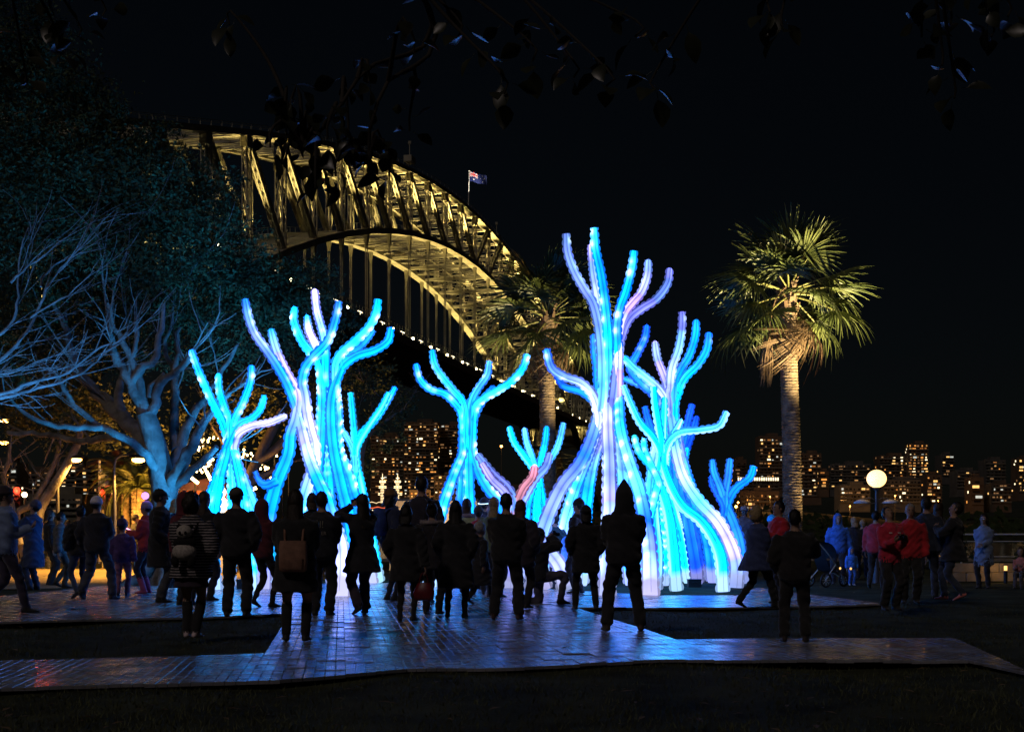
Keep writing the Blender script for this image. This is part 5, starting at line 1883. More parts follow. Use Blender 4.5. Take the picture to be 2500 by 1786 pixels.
# white lit display under the cyan legs
q = G(530, 1395)
T = thing("lit_stall", "small overexposed white stall glowing between the left cyan sculpture's legs", "stall", loc=tuple(q))
M_stall = mat("stall_white_glow", (0.9, 0.88, 0.8), 0.5, var=0.05, emit=(1.0, 0.85, 0.6), es=1.6)
m = MB()
m.box((0, 0, 0.95), (1.1, 0.6, 1.9))
m.build("counter", mat("stall_white", (0.75, 0.72, 0.65), 0.6, var=0.1), T)
m = MB()
m.ell((0.05, -0.1, 2.15), (0.34, 0.26, 0.30), 16, 10)
m.ell((0.12, -0.1, 2.55), (0.2, 0.18, 0.2), 14, 9)
m.tube(spline(np.array([[0.12, -0.1, 2.7], [0.16, -0.1, 2.85], [0.2, -0.1, 2.95]]), 0.04), 0.06, 8)
m.build("lantern", M_stall, T)

# crowd barriers behind at the left and pale screens behind the centre
M_bar = mat("barrier_metal", (0.5, 0.46, 0.35), 0.4, metal=0.5, var=0.1)
for (px, lab) in ((282, "steel crowd barrier left of the woman with the glowing headband"), (320, "steel crowd barrier behind the woman with the glowing headband")):
    q = P(px, 1300, 48)
    T = thing("crowd_barrier", lab, "barrier", loc=(q[0], 48, 0), group="crowd barriers at the left")
    m = MB()
    w_ = 0.55
    m.tube(spline(np.array([[-w_, 0, 0.25], [-w_, 0, 1.0], [-w_ + 0.08, 0, 1.1], [w_ - 0.08, 0, 1.1], [w_, 0, 1.0], [w_, 0, 0.25]]), 0.05), 0.02, 6)
    m.tube([(-w_, 0, 0.28), (w_, 0, 0.28)], 0.016, 6)
    m.build("frame", M_bar, T)
    for k in range(8):
        m = MB()
        x = -w_ + (k + 1) * 2 * w_ / 9
        m.tube([(x, 0, 0.28), (x, 0, 1.1)], 0.009, 5)
        m.build("upright", M_bar, T)
    for sx in (-w_ * 0.8, w_ * 0.8):
        m = MB()
        m.bar((sx, -0.25, 0.02), (sx, 0.25, 0.02), 0.05, 0.02)
        m.bar((sx, 0, 0.02), (sx, 0, 0.28), 0.03, 0.03)
        m.build("foot", M_bar, T)
M_screen = mat("lit_hoarding", (0.55, 0.42, 0.24), 0.7, var=0.15)
for (x0, x1, lab) in ((1085, 1165, "pale yellow lit hoarding behind the azure sculpture's legs"), (955, 1010, "pale yellow lit hoarding behind the tall man's shoulder")):
    a, b_ = P(x0, 1222, 46), P(x1, 1222, 46)
    T = thing("hoarding", lab, "hoarding", loc=((a[0] + b_[0]) / 2, 46, 0))
    wd = b_[0] - a[0]
    m = MB()
    m.box((0, 0, a[2] / 2), (wd, 0.08, a[2]))
    m.build("panel", M_screen, T)
    m = MB()
    m.box((0, -0.02, a[2] + 0.03), (wd + 0.08, 0.14, 0.06))
    for sx in (-1, 1):
        m.box((sx * (wd / 2 + 0.03), 0, a[2] / 2), (0.06, 0.12, a[2]))
    m.build("frame", M_fix, T)
    lamp("hoarding_light", 'SPOT', (0, -1.5, 0.25), 190, (1, 0.66, 0.3), T, 0.1, aim=None, size=100).rotation_euler = (R(115), 0, 0)

# railing by the water at the right, low sandstone wall, shrubs
M_rail = mat("pale_rail", (0.6, 0.58, 0.52), 0.4, var=0.1)
T = thing("harbour_railing", "pale metal railing along the water at the right edge", "railing", loc=(20, 44, 0))
for k in range(8):
    m = MB()
    m.tube([(-8 + k * 2.2, 0, 0), (-8 + k * 2.2, 0, 1.2)], 0.03, 6)
    m.build("post", M_rail, T)
for z in (1.2, 0.98, 0.5):
    m = MB()
    m.tube([(-8.2, 0, z), (8.5, 0, z)], 0.035 if z == 1.2 else 0.018, 6)
    m.build("rail", M_rail, T)
T = thing("low_wall", "low warm lit sandstone wall behind the people at the right edge", "wall", loc=(14.2, 36.2, 0), rz=R(6))
for k in range(9):
    for r_ in range(2):
        m = MB()
        wdt = 0.66
        m.box((-2.9 + k * 0.68 + (r_ % 2) * 0.2, rng.normal(0, 0.012), 0.12 + r_ * 0.235), (wdt, 0.34, 0.225))
        m.build("stone", M_stone, T)
q = P(2462, 1395, 35)
T = thing("added_bollard", "added amber bollard light in front of the low wall at the right", "bollard light", loc=(q[0], 35.2, 0))  # added lamp, put here to warm the low wall
m = MB()
m.tube([(0, 0, -0.02), (0, 0, 0.30)], 0.05, 10)
m.tube([(0, 0, 0.42), (0, 0, 0.46)], [0.06, 0.05], 10)
m.build("post", M_fix, T)
m = MB()
m.tube([(0, 0, 0.30), (0, 0, 0.42)], 0.04, 10)
m.build("lens", mat("added_bollard_glow", (1, 0.6, 0.2), 0.4, var=0, emit=(1, 0.5, 0.14), es=1.5, sample=False), T)
lamp("added_wall_fill", 'POINT', (0, 0.1, 0.36), 2.5, (1, 0.55, 0.16), T, 0.05)


def shrub(label, x, y, h_, w_, seed):
    gg = np.random.default_rng(seed)
    T_ = thing("shrub", label, "shrub", loc=(x, y, 0), group="low shrubs along the water edge")
    st = MB()
    for k in range(6):
        a = gg.uniform(0, 6.28)
        st.tube(spline(np.array([[0, 0, 0], [math.cos(a) * w_ * 0.2, math.sin(a) * w_ * 0.2, h_ * 0.4], [math.cos(a) * w_ * 0.45, math.sin(a) * w_ * 0.45, h_ * 0.8]]), 0.1), 0.015, 5)
    st.build("stem", M_bark_d, T_)
    cr_ = MB()
    bl = [((gg.normal(0, w_ * 0.25), gg.normal(0, w_ * 0.2), h_ * gg.uniform(0.35, 0.75)), h_ * gg.uniform(0.25, 0.42)) for _ in range(5)]
    leaves(cr_, blob_points(bl, 700, gg), 0.11, gg)
    cr_.build("foliage", M_leaf_fig, T_)


shrub("dark shrub behind the two red jackets at the right", 10.6, 43, 1.5, 1.8, 1)
shrub("dark shrub behind the stroller", 8.6, 44, 1.5, 1.6, 2)
shrub("dark shrub in front of the railing behind the woman in the grey coat", 13.0, 42, 1.4, 1.7, 3)
shrub("dark leafy shrub against the low wall at the right edge", 14.6, 38, 1.0, 1.2, 4)
# ================================================================== people
CLOTH = {}


def cloth(col, rough=0.85):
    key = (tuple(round(c, 4) for c in col), rough)
    if key not in CLOTH:
        CLOTH[key] = mat("fabric_%d" % len(CLOTH), tuple(c * 1.5 + 0.012 for c in col), rough, var=0.3, scale=9, bump=0.35, bscale=55, spec=0.25)
        CLOTH[key].node_tree.nodes["Principled BSDF"].inputs["Sheen Weight"].default_value = 0.25
    return CLOTH[key]


SKIN = mat("skin", (0.42, 0.26, 0.19), 0.55, var=0.08, scale=20, spec=0.35)
EYE_W = mat("eye_white", (0.6, 0.58, 0.55), 0.3, var=0)
EYE_D = mat("eye_dark", (0.02, 0.015, 0.01), 0.3, var=0)
LIP = mat("lip", (0.30, 0.12, 0.10), 0.5, var=0)
HAIRS = dict(black=(0.012, 0.010, 0.010), brown=(0.05, 0.028, 0.016), dark=(0.025, 0.017, 0.012), blond=(0.40, 0.29, 0.15), grey=(0.38, 0.37, 0.36), red=(0.11, 0.04, 0.02))


def hairmat(c):
    return mat("hair_" + c, HAIRS[c], 0.45, var=0.35, scale=30, bump=0.5, bscale=90, spec=0.4)


def stripes():
    m = bpy.data.materials.new("striped_knit")
    m.use_nodes = True
    nt = m.node_tree
    b = nt.nodes["Principled BSDF"]
    tc = nt.nodes.new("ShaderNodeTexCoord")
    sp = nt.nodes.new("ShaderNodeSeparateXYZ")
    nt.links.new(tc.outputs["Object"], sp.inputs[0])
    no = nt.nodes.new("ShaderNodeTexNoise")
    no.inputs["Scale"].default_value = 30
    nt.links.new(tc.outputs["Object"], no.inputs["Vector"])
    ad = nt.nodes.new("ShaderNodeMath")
    ad.operation = 'MULTIPLY_ADD'
    ad.inputs[1].default_value = 0.012
    nt.links.new(no.outputs[0], ad.inputs[0])
    nt.links.new(sp.outputs["Z"], ad.inputs[2])
    mu = nt.nodes.new("ShaderNodeMath")
    mu.operation = 'MULTIPLY'
    mu.inputs[1].default_value = 2 * math.pi / 0.034
    nt.links.new(ad.outputs[0], mu.inputs[0])
    si = nt.nodes.new("ShaderNodeMath")
    si.operation = 'SINE'
    nt.links.new(mu.outputs[0], si.inputs[0])
    cr = nt.nodes.new("ShaderNodeValToRGB")
    cr.color_ramp.elements[0].color = (0.03, 0.03, 0.035, 1)
    cr.color_ramp.elements[1].color = (0.50, 0.44, 0.46, 1)
    cr.color_ramp.elements[0].position, cr.color_ramp.elements[1].position = 0.45, 0.75
    nt.links.new(si.outputs[0], cr.inputs[0])
    nt.links.new(cr.outputs[0], b.inputs["Base Color"])
    b.inputs["Roughness"].default_value = 0.95
    return m


M_STRIPE = stripes()


def ik(a, c, l1, l2, hint):
    a, c = np.asarray(a, float), np.asarray(c, float)
    d = c - a
    D = np.linalg.norm(d)
    d = d / max(D, 1e-6)
    D = min(D, 0.995 * (l1 + l2))
    x = (l1 * l1 - l2 * l2 + D * D) / (2 * D)
    h = math.sqrt(max(l1 * l1 - x * x, 0))
    hv = np.asarray(hint, float)
    pv = hv - (hv @ d) * d
    pv /= max(np.linalg.norm(pv), 1e-6)
    return a + d * x + pv * h, a + d * D


def ring(c, rx, ry, n=28, tilt=0.0):
    th = np.linspace(0, 2 * np.pi, n, endpoint=False)
    V = np.stack([np.cos(th) * rx, np.sin(th) * ry, np.zeros(n)], -1)
    if tilt:
        V = V @ rotx(tilt).T
    return V + np.asarray(c, float)


HANDS = dict(down=(0.27, 0.03, 0.80), pocket=(0.205, 0.12, 0.95), front=(0.09, 0.34, 1.17), phone=(0.05, 0.30, 1.30), cam=(0.075, 0.21, 1.60),
             crossed=(-0.07, 0.20, 1.20), back=(0.10, -0.22, 0.95), hip=(0.23, 0.06, 1.02), out=(0.30, 0.42, 1.10), clasp=(0.03, 0.24, 1.02), up=(0.16, 0.10, 1.68), strap=(0.13, 0.14, 1.36), held=(0.33, -0.10, 0.78))


def finger_hand(mb, wrist, direction, side, mi, curl=0.5, palm_in=None, scale=1.0):
    """palm and five separate bent fingers, thumb leaving the side of the palm"""
    d = np.asarray(direction, float)
    d /= np.linalg.norm(d)
    inw = np.array([-side, 0.0, 0.0]) if palm_in is None else np.asarray(palm_in, float)
    inw = inw - (inw @ d) * d
    inw /= max(np.linalg.norm(inw), 1e-6)
    ac = np.cross(d, inw) * side            # across the palm, towards the thumb
    w = np.asarray(wrist, float)
    s = scale
    V = []
    for t, hw, ht in ((-0.03, 0.024, 0.018), (0.02, 0.034, 0.016), (0.055, 0.040, 0.014), (0.088, 0.036, 0.011)):
        c = w + d * t * s
        th = np.linspace(0, 2 * np.pi, 8, endpoint=False)
        V.append(c + (np.cos(th)[:, None] * ac * hw + np.sin(th)[:, None] * inw * ht) * s)
    mb.grid(np.array(V), mi, True, True)
    for k, (off, L) in enumerate(((0.028, 0.072), (0.010, 0.080), (-0.009, 0.075), (-0.027, 0.058))):
        p = w + (d * 0.085 + ac * off) * s
        a = curl * 0.6
        pts = [p]
        dd = d.copy()
        for j in range(3):
            dd = dd * math.cos(a) + inw * math.sin(a)
            dd /= np.linalg.norm(dd)
            pts.append(pts[-1] + dd * L * s * (0.42, 0.32, 0.26)[j])
        mb.tube(np.array(pts), np.array([0.009, 0.0088, 0.008, 0.006]) * s, 6, mi=mi)
    p = w + (d * 0.02 + ac * 0.030) * s
    pts = [p, p + (d * 0.025 + ac * 0.028 + inw * 0.006) * s, p + (d * 0.055 + ac * 0.034 + inw * 0.018) * s, p + (d * 0.075 + ac * 0.030 + inw * 0.03) * s]
    mb.tube(np.array(pts), np.array([0.012, 0.0105, 0.0095, 0.007]) * s, 6, mi=mi)


PEOPLE = []


def person(px, fy, hy, psi, label, top=(0.02, 0.02, 0.025), bot=(0.018, 0.018, 0.024), shoe=(0.012, 0.012, 0.012), hair='dark', style='short',
           hat=None, hatc=(0.02, 0.02, 0.02), hem=0.84, flare=0.0, bulk=0.025, arms=('down', 'down'), stride=0.0, stance=0.13, look=0.0, pitch=0.0,
           skirt=None, legs='trouser', sock=None, lean=0.0, kneel=False, sit=False, child=False, glove=None, topmat=None, hgt=None, seed=0, sleeve=None, collar=0.0, twist=0.0, hidden_y=None, straight=False):
    gg = np.random.default_rng(seed + int(px))
    g0 = G(px, fy) if hidden_y is None else np.array([(px - CX) * hidden_y / FPX, hidden_y, 0])
    Y = g0[1]
    H = (P(0, hy, Y)[2]) if hgt is None else hgt
    bulk = bulk * 0.95 + 0.004
    hat_extra = {'beanie': 0.02, 'cap': 0.015, 'hood': 0.03, 'pointhood': 0.085, 'flatcap': 0.02, 'bobble': 0.04, 'cone': 0.10}.get(hat, 0.01)
    S = H / (1.75 + hat_extra)
    # children: bigger head, shorter limbs come from a head scale
    hs = 1.0 if not child else 1.28
    nn = 16
    raw, lab = [], []
    FAB = MB()                                  # raw pieces for the voxel union

    def put(fn, l):
        n0 = FAB.n
        fn()
        lab.append((n0, FAB.n, l))

    drop = 0.0
    if kneel:
        drop = 0.42
    if sit:
        drop = 0.44
    pel = np.array([0, 0, 0.93 - drop])
    # torso
    sp_l = math.tan(lean)

    def tz(z):                                  # torso height to point with lean
        return np.array([0, (z - 0.93) * sp_l, z - drop])

    hipw = 0.165
    prof = [(0.80, 0.14, 0.10), (0.90, hipw + 0.008, 0.12), (1.00, 0.16, 0.115), (1.10, 0.152, 0.11), (1.22, 0.172, 0.12), (1.32, 0.185, 0.122), (1.38, 0.172, 0.105), (1.44, 0.115, 0.085), (1.475, 0.075, 0.068)]
    rows = []
    pz = np.array(prof)
    prof = [(z, np.interp(z, pz[:, 0], pz[:, 1]), np.interp(z, pz[:, 0], pz[:, 2])) for z in np.linspace(0.80, 1.475, 27)]
    for z, rx, ry in prof:
        bb = bulk if z < 1.42 else bulk * 0.5
        if z >= hem - 0.03 or z >= 0.9:
            rows.append(ring(tz(z), rx + bb, ry + bb))
        else:
            rows.append(ring(tz(z), rx, ry))
    put(lambda: FAB.grid(np.array(rows), 0, True, True), 1)
    if hem < 0.80 and not (kneel or sit):       # coat skirt below the hip
        rr_ = []
        zs = np.linspace(hem, 0.98, max(8, int((0.98 - hem) / 0.025)))
        for z in zs:
            u = (0.98 - z) / max(0.98 - hem, 0.01)
            rr_.append(ring(tz(z), hipw + bulk + 0.012 + flare * u + abs(stride) * 0.05 * u, 0.115 + bulk + 0.02 + flare * u + abs(stride) * 0.22 * u))
        put(lambda: FAB.grid(np.array(rr_), 0, True, True), 1)
    if skirt is not None:
        rr_ = []
        for z in np.linspace(skirt, 0.95, 14):
            u = (0.95 - z) / (0.95 - skirt)
            rr_.append(ring(tz(z), 0.165 + 0.05 * u, 0.125 + 0.05 * u))
        put(lambda: FAB.grid(np.array(rr_), 0, True, True), 2)
    if collar > 0:
        put(lambda: FAB.tube([tz(1.42), tz(1.50)], [0.12, 0.095 + collar * 0.02], 14), 1)
    # legs
    feet = {}
    for sd in (-1, 1):
        hip = pel + np.array([sd * 0.09, 0, -0.03])
        if kneel:
            foot = np.array([sd * 0.12, 0.36, 0.09]) if sd == 1 else np.array([sd * 0.10, -0.40, 0.13])
            hint = (0.15 * sd, 1, 0.6) if sd == 1 else (0, 0.6, -1)
        elif sit:
            foot = np.array([sd * 0.10, 0.46, 0.09])
            hint = (0, 1, 1)
        else:
            foot = np.array([sd * stance * 0.8, sd * stride * 0.5, 0.085 + (0.05 if sd * stride < -0.1 else 0.0)])
            hint = (0.12 * sd, 1, 0)
        knee, ank = ik(hip, foot, 0.44, 0.425, hint)
        if legs == 'trouser':
            rad = [0.10, 0.092, 0.074, 0.068, 0.062]
            if straight:
                rad = [0.102, 0.096, 0.082, 0.078, 0.078]
        elif legs == 'slim':
            rad = [0.092, 0.082, 0.06, 0.056, 0.042]
        else:
            rad = [0.088, 0.078, 0.057, 0.056, 0.038]
        path = np.array([hip, (hip + knee) / 2, knee, knee + (ank - knee) * 0.4, ank])
        if sock is not None:
            path = np.array([hip, (hip + knee) / 2, knee, knee + (ank - knee) * (sock[0] + 0.01)])
            rad = rad[:3] + [rad[3]]
        ll = 0 if legs == 'bare' else 2
        put(lambda: FAB.tube(spline(path, 0.04), np.interp(np.linspace(0, 1, len(spline(path, 0.04))), [0, .25, .5, .7, 1][:len(rad)] if sock is None else [0, .45, .9, 1], rad), 12), ll)
        if sock is not None:
            a = knee + (ank - knee) * sock[0]
            put(lambda: FAB.tube(a + (ank - a) * np.linspace(0, 1, 14)[:, None], np.linspace(0.068, 0.056, 14), 14), 4)
        # shoe: heel to toe
        if kneel and sd == -1:
            up, fw = np.array([0, -1.0, 0.25]), np.array([0, -0.2, -1.0])
            up, fw = up / np.linalg.norm(up), fw / np.linalg.norm(fw)
            toe_dir, sole = fw, -up
        else:
            yaw = sd * -0.16
            toe_dir, sole = np.array([-math.sin(yaw), math.cos(yaw), 0.0]), np.array([0, 0, -1.0])
            if sd * stride < -0.1:
                toe_dir = toe_dir + np.array([0, 0, -0.35])
                toe_dir /= np.linalg.norm(toe_dir)
        upv = -sole
        acr = np.cross(toe_dir, upv)
        rws = []
        base = ank - upv * 0.085
        for t, hw, hh in ((-0.075, 0.028, 0.05), (-0.06, 0.036, 0.075), (0.0, 0.042, 0.10), (0.06, 0.046, 0.075), (0.12, 0.049, 0.05), (0.165, 0.042, 0.04), (0.19, 0.022, 0.03)):
            th = np.linspace(0, 2 * np.pi, 12, endpoint=False)
            ce = base + toe_dir * t + upv * hh / 2
            rws.append(ce + np.cos(th)[:, None] * acr * hw + np.sin(th)[:, None] * upv * hh / 2)
        put(lambda: FAB.grid(np.array(rws), 0, True, True), 3)
        feet[sd] = base
    # arms
    wrists = {}
    for sd, pose in zip((-1, 1), arms):
        sh = tz(1.385) + np.array([sd * (0.175 + bulk * 0.5), 0, 0])
        hx, hy_, hz_ = HANDS[pose]
        tgt = np.array([sd * hx, hy_, hz_ - drop]) + np.array([0, (hz_ - 0.93) * sp_l, 0])
        if pose in ('down', 'held') and stride:
            tgt[1] -= sd * stride * 0.25
            tgt[2] += 0.02
        hint = (sd * 0.3, -1, -0.3) if pose not in ('cam', 'phone', 'up') else (sd * 1.0, 0.1, -0.9)
        if pose == 'pocket':
            hint = (sd * 0.5, -1, 0)
        el, wr = ik(sh, tgt, 0.30, 0.265, hint)
        path = np.array([sh - np.array([sd * 0.04, 0, -0.01]), (sh + el) / 2, el, (el + wr) / 2, wr])
        c = spline(path, 0.04)
        rad = np.array([0.062, 0.056, 0.048, 0.043, 0.036]) + bulk * 0.75
        put(lambda: FAB.tube(c, np.interp(np.linspace(0, 1, len(c)), [0, .25, .5, .75, 1], rad), 12), 1)
        wrists[sd] = (wr, wr - el, pose)
    # neck and head
    nb = tz(1.46)
    Rh = rotz(look) @ rotx(-pitch)
    hc0 = tz(1.50)

    def hp(v):                                  # head-local point (origin at neck top) to body
        return hc0 + (np.asarray(v, float) * hs) @ Rh.T

    put(lambda: FAB.tube([nb, hp((0, 0.005, 0.05))], [0.062, 0.056], 12), 0)
    put(lambda: FAB.ell(hp((0, 0.008, 0.135)), (0.076 * hs, 0.096 * hs, 0.118 * hs), 18, 12, Rh), 0)
    put(lambda: FAB.ell(hp((0, 0.045, 0.062)), (0.052 * hs, 0.058 * hs, 0.052 * hs), 14, 9, Rh), 0)
    # ---- union by voxel remesh
    me = FAB.mesh("raw", [])
    tmp = bpy.data.objects.new("raw", me)
    COL.objects.link(tmp)
    rm = tmp.modifiers.new("r", 'REMESH')
    rm.mode = 'VOXEL'
    rm.voxel_size = 0.019 if Y < 30 else 0.023
    smo = tmp.modifiers.new("s", 'SMOOTH')
    smo.factor = 0.5
    smo.iterations = 3
    dg = bpy.context.evaluated_depsgraph_get()
    ev = tmp.evaluated_get(dg)
    m2 = ev.to_mesh()
    nv, nf = len(m2.vertices), len(m2.polygons)
    co = np.empty(nv * 3)
    m2.vertices.foreach_get("co", co)
    co = co.reshape(-1, 3)
    no = np.empty(nv * 3)
    m2.vertices.foreach_get("normal", no)
    no = no.reshape(-1, 3)
    li = np.empty(len(m2.loops), int)
    m2.loops.foreach_get("vertex_index", li)
    tot = np.empty(nf, int)
    m2.polygons.foreach_get("loop_total", tot)
    ev.to_mesh_clear()
    bpy.data.objects.remove(tmp)
    RV = np.vstack(FAB.v)
    bpy.data.meshes.remove(me)
    assert (tot == 4).all()
    F = li.reshape(-1, 4)
    kd = kdtree.KDTree(len(RV))
    lb = np.zeros(len(RV), int)
    for a, b_, l in lab:
        lb[a:b_] = l
    for i_, v_ in enumerate(RV):
        kd.insert(v_, i_)
    kd.balance()
    vl = np.array([lb[kd.find(v_)[1]] for v_ in co])
    fl_ = vl[F[:, 0]]
    # cloth wrinkles
    w_ = np.isin(vl, (1, 2))
    z_, x_, y_ = co[:, 2], co[:, 0], co[:, 1]
    f1 = 1.4 * np.sin(z_ * 46 + 5 * np.sin(x_ * 9 + seed) + 3 * np.sin(y_ * 11 + px)) * np.sin(x_ * 17 + z_ * 6 + px)
    f2 = np.sin(z_ * 21 + x_ * 25 + 2 * np.sin(y_ * 15))
    co = co + no * (w_ * (0.006 * f1 + 0.004 * f2))[:, None]
    body = MB()
    body.add(co, F, fl_, True)
    # hands
    for sd in (-1, 1):
        wr, dr, pose = wrists[sd]
        if pose == 'pocket':
            continue
        palm = {'front': (-sd * 0.6, 0.2, 0.8), 'phone': (-sd * 0.7, 0, 0.3), 'cam': (-sd, 0.3, 0), 'out': (0, 0, -1)}.get(pose)
        dv = dr.copy()
        if pose in ('cam', 'phone', 'front', 'up'):
            dv = dv / np.linalg.norm(dv) + np.array([-sd * 0.5, 0.1, 0.5])
        finger_hand(body, wr - dr / np.linalg.norm(dr) * 0.01, dv, sd, 5 if glove is not None else 0, curl=0.75 if pose != 'down' else 0.45, palm_in=palm, scale=1.0)
    # face: nose, ears, eyes, brows, mouth
    nose = np.array([hp(v) for v in ((-0.014, 0.098, 0.098), (0.014, 0.098, 0.098), (0, 0.130, 0.100), (0, 0.102, 0.150), (0, 0.100, 0.092))])
    body.add(nose, [[0, 2, 3], [2, 1, 3], [0, 4, 2], [4, 1, 2]], 0, True)
    for sd in (-1, 1):
        body.ell(hp((sd * 0.080, -0.002, 0.125)), (0.012, 0.022, 0.034), 8, 6, Rh, mi=0)
        body.ell(hp((sd * 0.030, 0.090, 0.135)), (0.014, 0.009, 0.008), 8, 6, Rh, mi=6)
        body.ell(hp((sd * 0.030, 0.0975, 0.135)), (0.006, 0.004, 0.006), 6, 5, Rh, mi=7)
        body.bar(hp((sd * 0.046, 0.086, 0.156)), hp((sd * 0.014, 0.101, 0.158)), 0.006, 0.007, mi=7)
    body.ell(hp((0, 0.099, 0.066)), (0.022, 0.008, 0.007), 8, 5, Rh, mi=8)
    T = thing("person", label, "person", loc=(g0[0], g0[1], 0.03 if Y < 31 else 0.0), rz=psi, group="people in the crowd")
    T.scale = (S, S, S)
    tm = topmat or cloth(top)
    body.build("body", [SKIN, tm, cloth(bot), cloth(shoe, 0.5), cloth((0.012, 0.012, 0.014)) if sock is None else cloth(sock[1]), cloth(glove) if glove else SKIN, EYE_W, EYE_D, LIP], T)
    # ---- hair
    hm = hairmat(hair)
    if style != 'bald':
        h_ = MB()
        rz_ = 0.118 if style == 'short' else 0.122
        V0 = []
        h_.ell((0, 0, 0), (1, 1, 1), 26, 16)
        V0 = h_.v[0]
        # opened at the face: pull the front lower part back
        gq = np.random.default_rng(int(px) + 3)
        D_ = V0.copy()
        jit = 1 + 0.05 * np.sin(D_[:, 0] * 14 + px) * np.sin(D_[:, 2] * 11) + 0.03 * gq.normal(0, 1, len(D_))
        rad = np.array([0.088, 0.106, 0.122]) * (1.05 if style in ('long', 'bob', 'curly') else 1.0)
        if style == 'curly':
            jit = jit + 0.09 * gq.normal(0, 1, len(D_))
            rad = rad * 1.14
        Q = D_ * rad * jit[:, None] + np.array([0, -0.012, 0.147])
        front = (D_[:, 1] > 0.25) & (D_[:, 2] < 0.42)
        Q[front, 1] = np.minimum(Q[front, 1], 0.045)
        Q[front, 0] *= 0.9
        if style == 'short':
            low = D_[:, 2] < -0.35
            Q[low] *= np.array([0.86, 0.9, 1.0])
            Q[:, 2] = np.maximum(Q[:, 2], 0.055)
        h_.v[0] = np.array([hp(q_) for q_ in Q])
        h_.f, h_.m, h_.s, h_.v, h_.n = h_.f[:1], h_.m[:1], h_.s[:1], h_.v[:1], len(Q)
        if style in ('long', 'bob', 'veil'):
            zb = {'long': -0.24, 'bob': -0.01, 'veil': -0.3}[style]
            rws = []
            for k, z in enumerate(np.linspace(0.16, zb, 9)):
                u = k / 8
                ww = 0.086 + 0.020 * math.sin(u * 2.6) - 0.012 * u
                dd = 0.075 - 0.025 * u
                yc = -0.028 - 0.075 * u ** 1.2
                rg = ring((0, 0, 0), ww, dd, 22)
                rg = rg * (1 + 0.05 * gq.normal(0, 1, (22, 1)))
                rws.append(np.array([hp((q_[0], q_[1] * (1 if q_[1] < 0 else 0.55) + yc, z + gq.normal(0, 0.006))) for q_ in rg]))
            h_.grid(np.array(rws), 0, True, True)
        if style == 'bun':
            h_.ell(hp((0, -0.11, 0.21)), (0.045, 0.045, 0.04), 12, 8, noise=0.06, seed=3)
        if style == 'pony':
            c = np.array([hp(q_) for q_ in ((0, -0.11, 0.18), (0, -0.15, 0.14), (0.01, -0.15, 0.02), (0.01, -0.13, -0.08))])
            cs_ = spline(c, 0.03)
            h_.tube(cs_, np.interp(np.linspace(0, 1, len(cs_)), [0, .3, 1], [0.025, 0.04, 0.012]), 9)
        h_.build("hair", hm, T)
    # ---- headgear
    if hat:
        k_ = MB()
        hmat = cloth(hatc)
        if hat in ('beanie', 'bobble'):
            k_.ell(hp((0, -0.008, 0.165)), (0.098 * hs, 0.114 * hs, 0.112 * hs), 20, 8, Rh, zmin=-0.1)
            V = np.stack([np.array([hp(q_) for q_ in ring((0, -0.008, z), rx, ry, 20)]) for z, rx, ry in ((0.135, 0.092, 0.108), (0.132, 0.098, 0.115), (0.165, 0.102, 0.119), (0.192, 0.099, 0.115), (0.192, 0.095, 0.108))])
            k_.grid(V, 0, True, False)
            if hat == 'bobble':
                k_.ell(hp((0, -0.01, 0.30)), (0.042, 0.042, 0.042), 12, 8, noise=0.1, seed=2)
        elif hat in ('cap', 'flatcap'):
            k_.ell(hp((0, -0.004, 0.175)), (0.098, 0.116, 0.095 if hat == 'cap' else 0.075), 20, 8, Rh, zmin=-0.15)
            V = np.stack([np.array([hp(q_) for q_ in ring((0, -0.004, z), rx, ry, 20)]) for z, rx, ry in ((0.148, 0.098, 0.115), (0.150, 0.103, 0.120), (0.185, 0.101, 0.118))])
            k_.grid(V, 0, True, False)
            th = np.linspace(-1.0, 1.0, 9)
            inn = np.array([hp((math.sin(a) * 0.085, math.cos(a) * 0.10, 0.170)) for a in th])
            out = np.array([hp((math.sin(a) * 0.088, 0.02 + math.cos(a) * (0.17 if hat == 'cap' else 0.14), 0.150)) for a in th])
            k_.grid(np.stack([inn, out]), 0, True, False, wrap=False)
            k_.grid(np.stack([out, inn]) - np.array([0, 0, 0.006]), 0, True, False, wrap=False)
        elif hat in ('hood', 'pointhood'):
            pk = 0.0 if hat == 'hood' else 0.065
            rws = []
            for z, rx, ry, yc in ((-0.09, 0.15, 0.115, -0.02), (-0.03, 0.125, 0.115, -0.022), (0.03, 0.112, 0.122, -0.03), (0.10, 0.112, 0.132, -0.03), (0.17, 0.108, 0.130, -0.028), (0.22, 0.092, 0.112, -0.022), (0.26 + pk * 0.25, 0.062, 0.078, -0.02), (0.285 + pk * 0.7, 0.026, 0.036, -0.02), (0.29 + pk, 0.004, 0.005, -0.02)):
                rg = ring((0, 0, 0), rx, ry, 22)
                q2 = []
                for q_ in rg:
                    yv = q_[1]
                    if yv > 0 and 0.02 < z < 0.2:
                        yv = min(yv, 0.085)
                        if abs(q_[0]) < 0.062:
                            yv = min(yv, 0.06)
                    q2.append(hp((q_[0], yv + yc, z)))
                rws.append(np.array(q2))
            k_.grid(np.array(rws), 0, True, False)
        elif hat == 'cone':
            V = np.stack([np.array([hp(q_) for q_ in ring((0, 0, z), rx, rx, 18)]) for z, rx in ((0.175, 0.19), (0.185, 0.19), (0.25, 0.09), (0.32, 0.045), (0.36, 0.008))])
            k_.grid(V, 0, True, True)
        elif hat == 'headband':
            V = np.stack([np.array([hp(q_) for q_ in ring((0, -0.004, z), rx, rx * 1.16, 20)]) for z, rx in ((0.17, 0.094), (0.17, 0.098), (0.195, 0.097), (0.195, 0.092))])
            k_.grid(V, 0, True, False)
